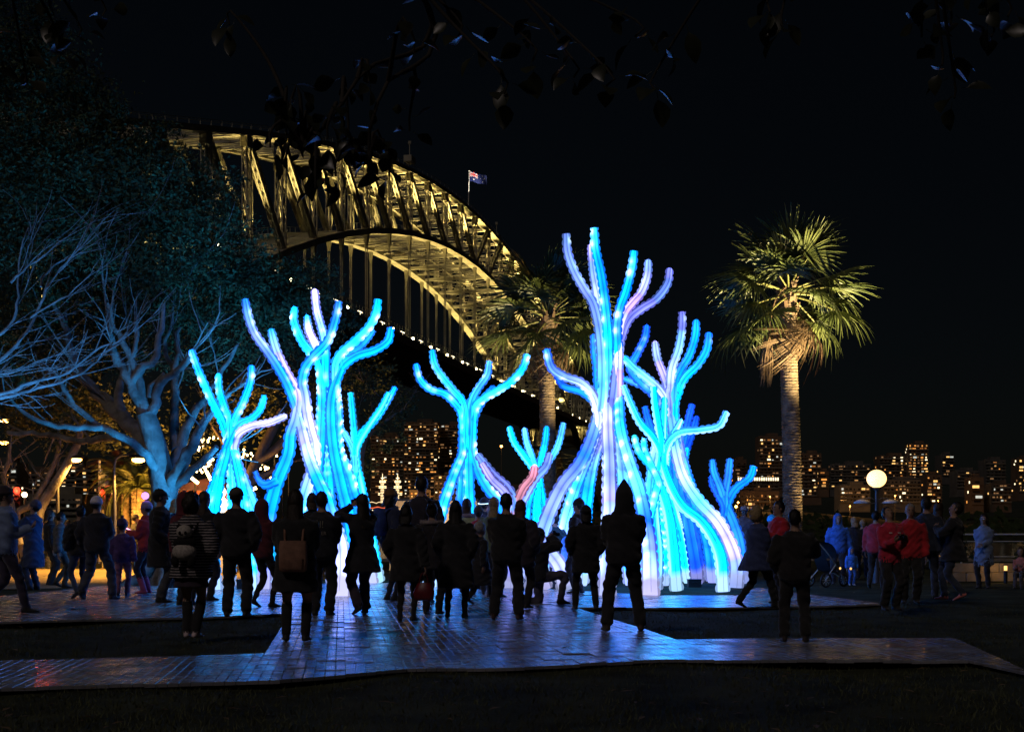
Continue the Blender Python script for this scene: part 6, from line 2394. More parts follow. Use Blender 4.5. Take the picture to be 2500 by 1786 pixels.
        k_.build("hat" if 'hood' not in hat else "hood", hmat, T)
    PEOPLE.append((label, T, hp, tz, S))
    T["_s"] = 0
    del T["_s"]
    return T, hp, tz


def fur_collar(T, tz, col=(0.35, 0.30, 0.28), z=1.46, R0=0.14, y0=-0.02, n=900, seed=1):
    gg = np.random.default_rng(seed)
    V, F = [], []
    for k in range(n):
        a = gg.uniform(0, 6.28)
        b_ = gg.uniform(0, 6.28)
        c = np.array([math.cos(a) * R0, math.sin(a) * R0 * 0.85 + y0, 0]) + tz(z)
        d = np.array([math.cos(a) * math.cos(b_), math.sin(a) * math.cos(b_), math.sin(b_)])
        t = np.cross(d, gg.normal(0, 1, 3))
        t /= np.linalg.norm(t)
        i = len(V)
        p_ = c + d * 0.02
        V += [p_ - t * 0.006, p_ + t * 0.006, c + d * gg.uniform(0.035, 0.055) + gg.normal(0, 0.008, 3)]
        F.append([i, i + 1, i + 2])
    m = MB()
    m.add(V, F)
    th = np.linspace(0, 2 * np.pi, 20, endpoint=False)
    ringp = np.stack([np.cos(th) * R0, np.sin(th) * R0 * 0.85 + y0, np.zeros(20)], -1) + tz(z)
    m.tube(np.vstack([ringp, ringp[:1]]), 0.035, 8, caps=False)
    m.build("fur_trim", mat("fur", col, 0.9, var=0.4, scale=30), T)


def text_print(T, tz, s, x, y, z, size, col, facing=-1):
    """lettering printed on a garment's back"""
    cu = bpy.data.curves.new("print", 'FONT')
    cu.body = s
    cu.size = size
    cu.align_x = 'CENTER'
    cu.extrude = 0.002
    tmp = bpy.data.objects.new("tmp", cu)
    COL.objects.link(tmp)
    dg = bpy.context.evaluated_depsgraph_get()
    me = bpy.data.meshes.new_from_object(tmp.evaluated_get(dg))
    bpy.data.objects.remove(tmp)
    me.materials.clear()
    me.materials.append(cloth(col))
    o = link("lettering", me, T)
    p_ = tz(z)
    o.location = (x, p_[1] + y, p_[2])
    o.rotation_euler = (R(90), 0, 0) if facing < 0 else (R(90), 0, R(180))
    return o


DK = (0.016, 0.016, 0.020)
NAVY = (0.014, 0.020, 0.045)
JEAN = (0.03, 0.045, 0.085)
BLK = (0.010, 0.010, 0.012)
GREY = (0.06, 0.06, 0.065)
RED = (0.42, 0.015, 0.03)
PI = math.pi
p = person
# ---- left group
p(12, 1500, 1190, R(-70), "person in pale blue quilted jacket striding right at the left edge", (0.16, 0.22, 0.38), (0.03, 0.025, 0.05), hair='dark', style='short', hat='beanie', hatc=(0.03, 0.02, 0.03), arms=('front', 'front'), stride=0.55, bulk=0.05)
p(82, 1444, 1222, R(70), "tall person in long dark blue coat looking down at a phone at the left", (0.025, 0.045, 0.11), (0.02, 0.03, 0.06), hat='beanie', hatc=(0.05, 0.05, 0.09), hem=0.45, flare=0.03, arms=('phone', 'phone'), pitch=-0.3)
p(147, 1438, 1253, R(-75), "man in olive and blue jacket looking up to the right, face lit pale blue", (0.08, 0.085, 0.09), (0.05, 0.055, 0.05), hair='black', style='short', arms=('pocket', 'down'), stride=0.2, pitch=0.15, bulk=0.04)
p(122, 1428, 1243, R(-60), "dark clothed person with a stick standing behind the man in the olive jacket", BLK, DK, hair='brown', style='bob')
p(196, 1464, 1238, R(40), "person in dark puffer jacket and slim jeans left of the white beanie man", DK, JEAN, (0.01, 0.01, 0.01), hair='black', style='short', legs='slim', arms=('pocket', 'pocket'), bulk=0.06, stride=0.15)
p(236, 1467, 1214, R(-12), "man in white beanie and dark puffer jacket standing with legs apart", (0.014, 0.014, 0.022), (0.035, 0.04, 0.06), hat='beanie', hatc=(0.55, 0.50, 0.55), arms=('pocket', 'front'), stance=0.30, stride=0.2, bulk=0.055, straight=True)
p(299, 1458, 1274, R(5), "child in purple vest, pink trousers and a beanie with a bobble", (0.06, 0.03, 0.12), (0.30, 0.12, 0.17), (0.06, 0.06, 0.10), hat='bobble', hatc=(0.04, 0.02, 0.07), child=True, bulk=0.05, arms=('down', 'down'))
p(331, 1392, 1254, R(-60), "dark figure standing on the orange path behind the child", (0.03, 0.025, 0.02), (0.02, 0.02, 0.02), hat='beanie', hatc=(0.05, 0.04, 0.03))
p(357, 1452, 1226, R(80), "woman in red jacket with a glowing purple ball on her headband and pink boots", (0.35, 0.03, 0.03), (0.015, 0.012, 0.02), (0.30, 0.06, 0.12), hat='beanie', hatc=(0.35, 0.28, 0.42), arms=('front', 'front'), legs='slim', sock=(0.45, (0.30, 0.06, 0.12)))
p(391, 1474, 1196, R(-75), "man in long black coat and flat cap seen in profile facing right", BLK, (0.05, 0.05, 0.055), (0.008, 0.008, 0.008), hat='flatcap', hatc=(0.012, 0.012, 0.016), hem=0.55, flare=0.02, arms=('pocket', 'pocket'), bulk=0.045, straight=True)
p(431, 1392, 1197, PI, "figure in a tall pointed hat and orange shawl beyond the crowd", (0.40, 0.20, 0.08), DK, hat='cone', hatc=(0.30, 0.18, 0.08), hem=0.6)
p(429, 1440, 1222, R(-20), "woman with hair lit bright blue behind the striped jumper", (0.03, 0.07, 0.20), DK, hair='blond', style='bob')
p(452, 1482, 1203, R(-25), "person in dark red hooded top behind the striped jumper, left of it", (0.10, 0.012, 0.02), DK, hair='black', style='short', hat='hood', hatc=(0.10, 0.012, 0.02))
p(500, 1470, 1204, R(-30), "woman with dark hair down her back behind the striped jumper, right of it", BLK, DK, hair='brown', style='long')
T_panda, hp_panda, tz_panda = p(467, 1563, 1212, R(-4), "woman in striped knit jumper, skirt and black knee socks seen from behind", (0.2, 0.2, 0.2), (0.03, 0.02, 0.035), (0.45, 0.36, 0.38), hair='dark', style='curly', topmat=M_STRIPE, hem=0.74, flare=0.03, bulk=0.06, skirt=0.62, legs='bare', sock=(0.10, (0.008, 0.008, 0.010)), arms=('front', 'pocket'), stance=0.07, collar=1.0)
p(577, 1511, 1194, R(0), "broad man in dark cap and dark jacket standing with his back to us", (0.014, 0.014, 0.018), (0.012, 0.012, 0.016), hair='dark', style='short', hat='cap', hatc=(0.05, 0.045, 0.04), arms=('pocket', 'pocket'), stance=0.16, bulk=0.055, straight=True, look=0.1)
T_h, hp_h, tz_h = p(642, 1487, 1222, R(-35), "person in dark red hoodie with pale lettering on the back", (0.085, 0.012, 0.02), BLK, hat='hood', hatc=(0.09, 0.012, 0.02), arms=('front', 'front'), legs='slim', stride=0.2)
T_tan, hp_tan, tz_tan = p(722, 1572, 1204, R(2), "woman with long straight hair, dark coat, bare legs and black boots seen from behind", BLK, (0.012, 0.010, 0.012), (0.008, 0.008, 0.008), hair='dark', style='long', hem=0.58, flare=0.03, bulk=0.06, legs='bare', sock=(0.12, (0.008, 0.008, 0.009)), arms=('front', 'front'), stance=0.14)
T_jk, hp_jk, tz_jk = p(786, 1508, 1205, R(-6), "man in dark jacket with pale lettering across his back", (0.012, 0.013, 0.02), (0.012, 0.012, 0.016), hair='dark', style='short', bulk=0.06, arms=('pocket', 'front'), straight=True)
p(762, 1468, 1208, R(10), "person half hidden behind the long haired woman and the lettered jacket", DK, DK, hair='brown', style='bob')
# ---- centre
p(884, 1504, 1211, R(28), "woman in flared dark coat with both arms raised holding a camera", (0.010, 0.010, 0.014), (0.03, 0.022, 0.035), (0.008, 0.008, 0.008), hair='dark', style='long', hem=0.62, flare=0.07, arms=('cam', 'cam'), stride=0.25, straight=True)
p(955, 1470, 1195, R(-55), "woman in a felt hat with a blue backpack strap looking to the right", (0.015, 0.022, 0.06), (0.016, 0.016, 0.022), hair='brown', style='bob', hat='beanie', hatc=(0.14, 0.07, 0.03), legs='slim', bulk=0.04, arms=('strap', 'pocket'))
p(1030, 1476, 1166, R(-6), "tallest man in the middle of the crowd, short hair, dark backpack", (0.018, 0.016, 0.026), DK, hair='dark', style='short', bulk=0.04, look=0.0)
T_bag, hp_bag, tz_bag = p(992, 1521, 1240, R(-10), "woman in black coat carrying a dark red handbag", BLK, BLK, (0.008, 0.008, 0.008), hair='black', style='bob', hem=0.62, flare=0.04, bulk=0.05, arms=('pocket', 'held'), legs='slim')
T_fur, hp_fur, tz_fur = p(1055, 1504, 1232, R(-15), "woman in dark coat with a pale fur trimmed hood", (0.016, 0.014, 0.018), BLK, hair='dark', style='bun', hem=0.72, bulk=0.06, arms=('pocket', 'pocket'))
fur_collar(T_fur, tz_fur, (0.36, 0.30, 0.30), 1.45, 0.155, -0.02, 1200, 5)
p(1113, 1514, 1228, R(-6), "woman with very long dark hair in a long black coat", BLK, BLK, (0.008, 0.008, 0.008), hair='black', style='long', hem=0.46, flare=0.06, bulk=0.05, arms=('pocket', 'pocket'), legs='slim', stance=0.16)
T_g, hp_g, tz_g = p(1140, 1450, 1221, R(-12), "woman in pale green padded coat behind the long haired woman", (0.30, 0.34, 0.16), DK, hair='brown', style='long', bulk=0.06)
p(1168, 1455, 1238, R(10), "person with a red scarf and dark knit cap in the middle of the crowd", (0.40, 0.015, 0.02), DK, hair='dark', hat='beanie', hatc=(0.05, 0.05, 0.06), bulk=0.04)
p(1183, 1442, 1217, R(-20), "person in dark cap with a thin glowing band on the head", (0.02, 0.022, 0.04), DK, hat='beanie', hatc=(0.015, 0.018, 0.03))
p(1207, 1462, 1218, R(-30), "woman with long wavy fair hair and green coat left of the tall dark man", (0.13, 0.17, 0.08), DK, hair='blond', style='long', bulk=0.05)
T_k, hp_k, tz_k = p(1172, 1478, 1284, R(-55), "child with white hair band walking in a long dark coat", (0.012, 0.012, 0.016), BLK, hair='grey', style='short', child=True, hem=0.42, flare=0.05, stride=0.5, bulk=0.04)
p(1236, 1518, 1209, R(-8), "man in black jacket standing with feet apart, centre of the crowd", (0.010, 0.010, 0.012), (0.010, 0.010, 0.012), (0.03, 0.012, 0.01), hair='black', style='short', arms=('front', 'front'), stance=0.22, bulk=0.055, straight=True)
p(1272, 1490, 1226, R(-25), "woman with hair coloured red as if lit by the pink sculpture arm", (0.022, 0.018, 0.03), (0.012, 0.012, 0.016), hair='red', style='long', bulk=0.06, hem=0.7, arms=('front', 'pocket'))  # red of the pink arm's light is put into the hair colour
p(1316, 1478, 1250, R(-80), "person kneeling on one knee raising a camera to the sculptures", (0.012, 0.013, 0.018), (0.06, 0.055, 0.08), (0.012, 0.012, 0.014), hair='black', style='short', hat='beanie', hatc=(0.014, 0.012, 0.016), kneel=True, arms=('cam', 'cam'), bulk=0.05, hgt=1.72)
T_a, hp_a, tz_a = p(1412, 1452, 1219, R(60), "man in a dark knit cap in profile facing left among the sculpture legs", (0.02, 0.02, 0.026), DK, hat='beanie', hatc=(0.015, 0.012, 0.014), bulk=0.04)
p(1430, 1493, 1237, R(4), "woman in knee length black coat and knit cap standing alone", (0.009, 0.009, 0.011), (0.009, 0.009, 0.011), hat='beanie', hatc=(0.010, 0.010, 0.012), hair='black', style='bob', hem=0.63, flare=0.015, bulk=0.05, arms=('pocket', 'pocket'), stance=0.22, legs='slim', sock=(0.2, (0.009, 0.009, 0.01)))
p(1366, 1436, 1255, R(30), "small dark figure bending behind the white lit leg", (0.012, 0.03, 0.03), DK, hat='beanie', hatc=(0.02, 0.015, 0.015), lean=0.35)
p(1384, 1440, 1318, R(-60), "small child in bright blue jacket among the sculpture legs", (0.05, 0.22, 0.60), (0.05, 0.2, 0.5), hat='hood', hatc=(0.05, 0.22, 0.60), child=True, bulk=0.05)
p(1523, 1546, 1178, R(3), "large man in black jacket with a pointed hood, nearest to the sculptures", (0.010, 0.010, 0.013), (0.012, 0.012, 0.015), (0.03, 0.02, 0.022), hat='pointhood', hatc=(0.010, 0.010, 0.013), arms=('front', 'front'), stance=0.26, bulk=0.055, straight=True)
# ---- right group
p(1817, 1402, 1234, R(150), "old man in grey cap and grey coat beside the small dim blue sculpture", (0.10, 0.10, 0.12), DK, hat='cap', hatc=(0.25, 0.25, 0.28), hair='grey')
T_pb, hp_pb, tz_pb = p(1848, 1488, 1243, R(-70), "woman with pale curly hair in a navy coat striding and holding a leaflet", (0.03, 0.045, 0.13), (0.012, 0.012, 0.016), (0.01, 0.01, 0.01), hair='blond', style='curly', hem=0.66, flare=0.03, bulk=0.06, arms=('front', 'front'), stride=0.6)
p(1908, 1476, 1227, R(110), "dark haired man in red jacket bending towards the curly haired woman", RED, (0.012, 0.012, 0.016), hair='black', style='short', bulk=0.05, lean=0.1, arms=('front', 'front'))
p(1884, 1420, 1262, R(160), "small person in turquoise knit cap glimpsed between the talking couple", (0.05, 0.20, 0.24), DK, hat='beanie', hatc=(0.03, 0.45, 0.60), child=True)
p(1940, 1573, 1250, R(-10), "man in black jacket and black trousers standing on the mat at the right", (0.010, 0.009, 0.010), (0.011, 0.010, 0.011), (0.02, 0.012, 0.012), hair='black', style='short', arms=('pocket', 'phone'), bulk=0.055, stance=0.17, straight=True)
p(2046, 1426, 1252, R(165), "woman in bright blue hooded raincoat reaching down to a child", (0.03, 0.11, 0.34), (0.014, 0.014, 0.018), hair='dark', hat='hood', hatc=(0.03, 0.10, 0.30), bulk=0.045, arms=('held', 'down'), look=0.3)
p(2079, 1428, 1338, R(190), "toddler in bright blue snowsuit beside the stroller", (0.03, 0.16, 0.55), (0.03, 0.12, 0.42), (0.3, 0.3, 0.35), hat='hood', hatc=(0.03, 0.16, 0.55), child=True, bulk=0.06)
p(2084, 1412, 1262, R(10), "person with fair hair in a black coat behind the toddler", BLK, BLK, hair='blond', style='bob', bulk=0.05)
p(2106, 1410, 1267, R(-10), "second fair haired person in black, right beside the other behind the toddler", (0.014, 0.012, 0.012), BLK, hair='blond', style='short', bulk=0.05)
p(2138, 1436, 1247, R(-30), "person in dark red jacket walking behind the man with the camera", (0.30, 0.012, 0.02), (0.014, 0.012, 0.012), hair='black', style='short', stride=0.35, bulk=0.04)
T_cam, hp_cam, tz_cam = p(2172, 1494, 1238, R(195), "man in bright red jumper looking down at a camera in his hands", (0.45, 0.02, 0.05), (0.014, 0.013, 0.014), (0.01, 0.01, 0.01), hair='black', style='short', arms=('front', 'front'), pitch=-0.5, bulk=0.03, straight=True)
p(2222, 1476, 1234, R(170), "grey haired person in red jacket just behind the red jumper man", (0.40, 0.012, 0.02), (0.012, 0.012, 0.012), hair='grey', style='short', bulk=0.05, straight=True)
p(2262, 1466, 1217, R(-25), "tall man in navy jacket and jeans striding to the right", (0.016, 0.022, 0.040), (0.028, 0.036, 0.055), (0.01, 0.01, 0.01), hair='dark', style='short', stride=0.5, bulk=0.05, arms=('pocket', 'down'))
p(2292, 1452, 1230, R(-40), "person in pale pink trousers behind the tall navy jacket man", BLK, (0.40, 0.28, 0.30), (0.4, 0.4, 0.42), hair='brown', style='long', legs='slim')
p(2328, 1468, 1228, R(75), "man in long dark coat and pink trainers looking down to the left", (0.012, 0.012, 0.015), (0.025, 0.035, 0.06), (0.55, 0.16, 0.15), hair='dark', style='short', pitch=-0.35, bulk=0.05, hem=0.7, stride=0.3, arms=('phone', 'pocket'))
T_gl, hp_gl, tz_gl = p(2402, 1436, 1254, R(145), "woman in glasses and long grey blue coat standing by the railing", (0.13, 0.17, 0.26), (0.012, 0.012, 0.015), (0.01, 0.01, 0.01), hair='dark', style='long', hem=0.55, flare=0.03, arms=('clasp', 'clasp'), bulk=0.03)
p(2492, 1436, 1330, R(150), "small child in pink jacket sitting on the ground at the right edge", (0.42, 0.16, 0.15), (0.06, 0.05, 0.05), hair='brown', style='bob', child=True, sit=True, hgt=1.18, arms=('front', 'front'))
# a few far walkers on the promenade
for k, (x_, Yd, lab_) in enumerate(((112, 48, "far walker in dark coat on the promenade left of the olive jacket man"), (165, 50, "far walker in pale top on the orange promenade behind the crowd"), (182, 52, "far walker in orange vest beside the pale topped one"))):
    p(x_, 1390, 1300, R(30 + 60 * k), lab_, [(0.02, 0.02, 0.02), (0.3, 0.25, 0.2), (0.5, 0.2, 0.05)][k], DK, hidden_y=Yd, hgt=1.7)

# ================================================================== what people carry
def on(T, v):
    return np.array(T.matrix_basis @ Vector(v)) if False else np.array(Matrix.LocRotScale(T.location, T.rotation_euler, T.scale) @ Vector(v))


def carried(name, label, cat, T, v, group=None, dz=0.0):
    q_ = on(T, v)
    o = thing(name, label, cat, loc=tuple(q_), rz=T.rotation_euler.z + dz, group=group)
    o.scale = T.scale
    return o


M_pw = mat("plush_white", (0.55, 0.50, 0.45), 0.95, var=0.3, scale=40, bump=0.6, bscale=120)
M_pb = mat("plush_black", (0.015, 0.014, 0.014), 0.95, var=0.3, scale=40, bump=0.6, bscale=120)
bk = carried("panda_backpack", "plush panda backpack worn over the striped jumper", "backpack", T_panda, (0, -0.26, 1.0))
h = MB()
h.ell((0, -0.02, 0.30), (0.095, 0.075, 0.085), 16, 10, noise=0.02)
ho = h.build("head", M_pw, bk)
for sx in (-1, 1):
    h = MB()
    h.ell((sx * 0.075, 0.0, 0.365), (0.03, 0.022, 0.03), 10, 7)
    h.build("ear", M_pb, ho)
    h = MB()
    h.ell((sx * 0.035, -0.088, 0.285), (0.018, 0.012, 0.024), 10, 7)
    h.build("eye_patch", M_pb, ho)
h = MB()
h.ell((0, -0.105, 0.265), (0.014, 0.01, 0.01), 8, 6)
h.build("nose", M_pb, ho)
h = MB()
h.ell((0, 0.0, 0.165), (0.145, 0.09, 0.085), 16, 10, noise=0.02)
h.build("chest", M_pb, bk)
h = MB()
h.ell((0, -0.02, 0.06), (0.15, 0.105, 0.105), 16, 10, noise=0.02)
h.build("belly", M_pw, bk)
for sx in (-1, 1):
    h = MB()
    h.ell((sx * 0.10, -0.06, -0.06), (0.05, 0.055, 0.07), 12, 8, roty(0.3 * sx))
    h.build("leg", M_pb, bk)
    h = MB()
    h.tube(spline(np.array([[sx * 0.09, 0.08, 0.28], [sx * 0.11, 0.10, 0.36], [sx * 0.12, 0.2, 0.42]]), 0.03), 0.016, 6)
    h.build("strap", M_pb, bk)
M_tan = mat("tan_canvas", (0.30, 0.16, 0.11), 0.85, var=0.3, scale=12, bump=0.4, bscale=80)
bk = carried("canvas_backpack", "square tan canvas backpack on the long haired woman's back", "backpack", T_tan, (0, -0.25, 0.82))
h = MB()
V = np.stack([np.array([[math.copysign(abs(math.cos(a)) ** 0.35, math.cos(a)) * w_, math.copysign(abs(math.sin(a)) ** 0.35, math.sin(a)) * d_, z] for a in np.linspace(0, 2 * PI, 24, endpoint=False)]) for z, w_, d_ in ((0.0, 0.13, 0.05), (0.02, 0.155, 0.07), (0.12, 0.16, 0.075), (0.30, 0.16, 0.065), (0.36, 0.15, 0.05))])
h.grid(V, 0, True, True)
h.build("bag", M_tan, bk)
h = MB()
V2 = V[:3] * np.array([0.8, 1, 1.1]) + np.array([0, -0.025, 0.02])
h.grid(V2, 0, True, True)
h.build("pocket", M_tan, bk)
for sx in (-1, 1):
    h = MB()
    h.tube(spline(np.array([[sx * 0.10, 0.05, 0.34], [sx * 0.11, 0.12, 0.52], [sx * 0.12, 0.2, 0.60]]), 0.04), 0.016, 6)
    h.build("strap", M_tan, bk)
M_bagr = mat("red_leather", (0.16, 0.012, 0.02), 0.4, var=0.3, scale=12)
bk = carried("handbag", "slouchy dark red leather handbag hanging low from the woman's hand", "handbag", T_bag, (0.30, -0.10, 0.33))
h = MB()
V = np.stack([np.array([[math.copysign(abs(math.cos(a)) ** 0.6, math.cos(a)) * w_, math.sin(a) * d_, z + 0.01 * math.sin(3 * a)] for a in np.linspace(0, 2 * PI, 20, endpoint=False)]) for z, w_, d_ in ((0.0, 0.10, 0.05), (0.03, 0.155, 0.08), (0.12, 0.165, 0.085), (0.22, 0.12, 0.05), (0.26, 0.10, 0.03))])
h.grid(V, 0, True, True)
h.build("bag", M_bagr, bk)
for yo in (-0.02, 0.02):
    h = MB()
    h.tube(spline(np.array([[-0.07, yo, 0.25], [-0.05, yo, 0.36], [0.0, yo, 0.42], [0.05, yo, 0.36], [0.07, yo, 0.25]]), 0.02), 0.007, 6)
    h.build("handle", M_bagr, bk)


def small_backpack(T, label, col, v=(0, -0.22, 1.02), s=1.0):
    b_ = carried("backpack", label, "backpack", T, v)
    m_ = cloth(col)
    h_ = MB()
    V_ = np.stack([np.array([[math.copysign(abs(math.cos(a)) ** 0.5, math.cos(a)) * w_ * s, math.copysign(abs(math.sin(a)) ** 0.5, math.sin(a)) * d_ * s, z * s] for a in np.linspace(0, 2 * PI, 20, endpoint=False)]) for z, w_, d_ in ((0.0, 0.11, 0.06), (0.03, 0.14, 0.085), (0.2, 0.145, 0.09), (0.36, 0.13, 0.07), (0.42, 0.09, 0.04), (0.44, 0.03, 0.01))])
    h_.grid(V_, 0, True, True)
    h_.build("bag", m_, b_)
    h_ = MB()
    h_.grid(V_[:4] * np.array([0.8, 0.6, 0.5]) + np.array([0, -0.06 * s, 0.03 * s]), 0, True, True)
    h_.build("pocket", m_, b_)
    for sx in (-1, 1):
        h_ = MB()
        h_.tube(spline(np.array([[sx * 0.09, 0.06, 0.36], [sx * 0.11, 0.12, 0.42], [sx * 0.12, 0.24, 0.40]]) * s, 0.04), 0.018, 6)
        h_.build("strap", m_, b_)


def who(s):
    return next(t for (l, t, *_r) in PEOPLE if l.startswith(s))


small_backpack(who("tallest man"), "dark backpack worn by the tallest man", (0.02, 0.018, 0.03))
small_backpack(who("woman in a felt hat"), "deep blue backpack worn by the woman in the felt hat", (0.02, 0.05, 0.22))
small_backpack(who("person in dark puffer"), "black backpack on the person in slim jeans", (0.012, 0.012, 0.014))
# lettering on the two backs
text_print(T_h, tz_h, "CA", 0.06, -0.150, 1.24, 0.085, (0.45, 0.4, 0.42))
text_print(T_h, tz_h, "K", 0.10, -0.150, 1.08, 0.05, (0.3, 0.27, 0.28))
text_print(T_jk, tz_jk, "d!", 0.02, -0.188, 1.25, 0.14, (0.16, 0.15, 0.12))
text_print(T_jk, tz_jk, "ER", 0.07, -0.185, 1.15, 0.07, (0.20, 0.17, 0.15))


def phone(T, v, label, glow, es, tilt=0.9):
    b_ = carried("phone", label, "phone", T, v)
    Rm = rotx(tilt)
    h_ = MB()
    h_.box((0, 0, 0), (0.075, 0.145, 0.009), Rm)
    h_.build("case", M_fix, b_)
    h_ = MB()
    h_.box((0, 0, 0.0062) @ Rm.T, (0.068, 0.135, 0.003), Rm)
    h_.build("screen", mat("phone_screen_%d" % len(MATS), (0.2, 0.2, 0.2), 0.2, var=0, emit=glow, es=es), b_)


phone(who("tall person in long dark blue"), (0, 0.37, 1.34), "phone with a blue lit screen held by the tall person at the left", (0.10, 0.45, 1.0), 2.0, 0.5)
phone(who("woman in red jacket"), (0, 0.40, 1.24), "bright pink lit screen held by the woman in the red jacket", (1.0, 0.45, 0.75), 5.0, 0.4)
phone(who("man in black jacket and black trousers"), (0.03, 0.36, 1.38), "phone with a small bright screen held by the man in black at the right", (0.7, 0.9, 1.0), 2.0, 1.0)
# camera held by the man in the red jumper
M_camb = mat("camera_black", (0.015, 0.015, 0.016), 0.4, var=0.1)


def camera_prop(T, v, label):
    b_ = carried("hand_camera", label, "camera", T, v)
    h_ = MB()
    h_.box((0, 0, 0), (0.13, 0.06, 0.085))
    h_.box((0, -0.005, 0.05), (0.05, 0.05, 0.03))
    h_.build("body", M_camb, b_)
    h_ = MB()
    h_.tube([(0, 0.03, 0), (0, 0.10, 0)], [0.036, 0.034], 12)
    h_.build("lens", M_camb, b_)


camera_prop(T_cam, (0, 0.40, 1.22), "black camera held by the man in the red jumper")
camera_prop(who("woman in flared dark coat"), (0, 0.25, 1.65), "camera raised to her eye by the woman in the flared coat")
camera_prop(who("person kneeling"), (0, 0.27, 1.23), "camera raised by the kneeling person")
b_ = carried("leaflet", "white leaflet in the curly haired woman's hands", "leaflet", T_pb, (0, 0.46, 1.20))
h = MB()
u, v = np.meshgrid(np.linspace(-0.11, 0.11, 6), np.linspace(-0.08, 0.08, 4))
h.grid(np.stack([u, v, 0.02 * np.cos(u * 14) + 0.3 * v], -1), 0, True, False, wrap=False)
h.grid((np.stack([u, v, 0.02 * np.cos(u * 14) + 0.3 * v - 0.002], -1))[:, ::-1], 0, True, False, wrap=False)
h.build("sheet", mat("paper", (0.75, 0.75, 0.75), 0.7, var=0.05), b_)
# glowing ball on the headband
b_ = carried("headband_light", "glowing purple ball on the red jacket woman's headband", "novelty light", who("woman in red jacket"), (0, 0.02, 1.82))
h = MB()
h.ell((0, 0, 0.05), (0.07, 0.07, 0.07), 16, 10)
h.build("ball", mat("purple_ball_glow", (0.6, 0.3, 1), 0.3, var=0, emit=(0.55, 0.25, 1.0), es=1.6), b_)
h = MB()
h.tube([(0, 0, -0.06), (0, 0, 0.0)], 0.006, 6)
h.build("spring", M_fix, b_)
# glowing thin band on a cap in the middle of the crowd
tb = who("person in dark cap with a thin glowing")
b_ = carried("glow_band", "thin pale blue glow band round the dark cap in mid crowd", "novelty light", tb, (0, 0, 1.66))
h = MB()
th = np.linspace(0, 2 * PI, 25)
h.tube(np.stack([np.cos(th) * 0.118, np.sin(th) * 0.134 - 0.008, 0.02 * np.sin(th)], -1), 0.007, 6, caps=False)
h.build("tube", mat("glow_band", (0.6, 0.8, 1), 0.3, var=0, emit=(0.45, 0.75, 1.0), es=2.2), b_)
# chest marks on the red jumper
for (x_, w_) in ((-0.085, 0.055), (0.075, 0.06)):
    h = MB()
    zz = 1.30
    for j in range(4):
        h.box((x_ + (j - 1.5) * w_ / 4, 0.160, zz + 0.004 * (j % 2)), (w_ / 5.5, 0.004, 0.016 if j % 2 else 0.022))
    h.build("printed_mark", cloth((0.65, 0.6, 0.62)), T_cam)
# glasses
h = MB()
for sx in (-1, 1):
    th = np.linspace(0, 2 * PI, 13)
    c = np.array([hp_gl((sx * 0.032 + math.cos(a) * 0.024, 0.112, 0.135 + math.sin(a) * 0.019)) for a in th])
    h.tube(c, 0.003, 5, caps=False)
    h.tube(np.array([hp_gl((sx * 0.056, 0.11, 0.14)), hp_gl((sx * 0.085, 0.02, 0.14))]), 0.003, 5)
h.tube(np.array([hp_gl((-0.009, 0.113, 0.137)), hp_gl((0.009, 0.113, 0.137))]), 0.003, 5)
h.build("glasses", mat("spectacle_metal", (0.7, 0.7, 0.7), 0.25, metal=0.8, var=0), T_gl)
fur_collar(T_g, tz_g, (0.34, 0.36, 0.20), 1.45, 0.145, -0.02, 900, 9)

# stroller by the toddler
q_ = G(2020, 1432)
ST = thing("stroller", "black three wheeled stroller next to the woman in the blue raincoat", "stroller", loc=tuple(q_), rz=R(-60))
M_str = mat("stroller_fabric", (0.012, 0.012, 0.014), 0.8, var=0.2)
for (x_, y_, r_) in ((-0.28, -0.3, 0.15), (0.28, -0.3, 0.15), (0.0, 0.5, 0.13)):
    h = MB()
    th = np.linspace(0, 2 * PI, 25)
    h.tube(np.stack([np.full(25, x_), y_ + np.cos(th) * r_, r_ + 0.02 + np.sin(th) * r_], -1), 0.022, 8, caps=False)
    wo = h.build("wheel", M_fix, ST)
    h = MB()
    for k in range(8):
        a = k / 8 * 2 * PI
        h.tube([(x_, y_, r_ + 0.02), (x_, y_ + math.cos(a) * r_, r_ + 0.02 + math.sin(a) * r_)], 0.005, 5)
    h.build("spoke", M_rail, wo, kind="stuff")
h = MB()
for sx in (-0.26, 0.26):
    h.tube(spline(np.array([[0.0, 0.5, 0.16], [sx * 0.6, 0.2, 0.4], [sx, -0.2, 0.75], [sx, -0.5, 1.02]]), 0.05), 0.014, 7)
    h.tube([(sx, -0.3, 0.17), (sx * 0.85, 0.05, 0.52)], 0.014, 7)
h.tube([(-0.26, -0.5, 1.02), (0.26, -0.5, 1.02)], 0.018, 7)
h.build("frame", M_rail, ST)
h = MB()
V = np.array([[[-0.2, 0.35, 0.38], [0.2, 0.35, 0.38]], [[-0.21, 0.1, 0.36], [0.21, 0.1, 0.36]], [[-0.21, -0.1, 0.42], [0.21, -0.1, 0.42]], [[-0.2, -0.32, 0.85], [0.2, -0.32, 0.85]]])
h.grid(V, 0, True, False, wrap=False)
h.grid(V[:, ::-1] - np.array([0, 0, 0.03]), 0, True, False, wrap=False)
h.build("seat", M_str, ST)
h = MB()
a = np.linspace(0, PI * 0.55, 7)
V = np.stack([np.stack([np.full(7, x_), -0.30 + np.sin(a) * 0.38, 0.72 + np.cos(a) * 0.32], -1) for x_ in (-0.23, -0.1, 0.1, 0.23)])
h.grid(V, 0, True, False, wrap=False)
h.grid((V - np.array([0, 0.01, 0.01]))[:, ::-1], 0, True, False, wrap=False)
h.build("canopy", M_str, ST)
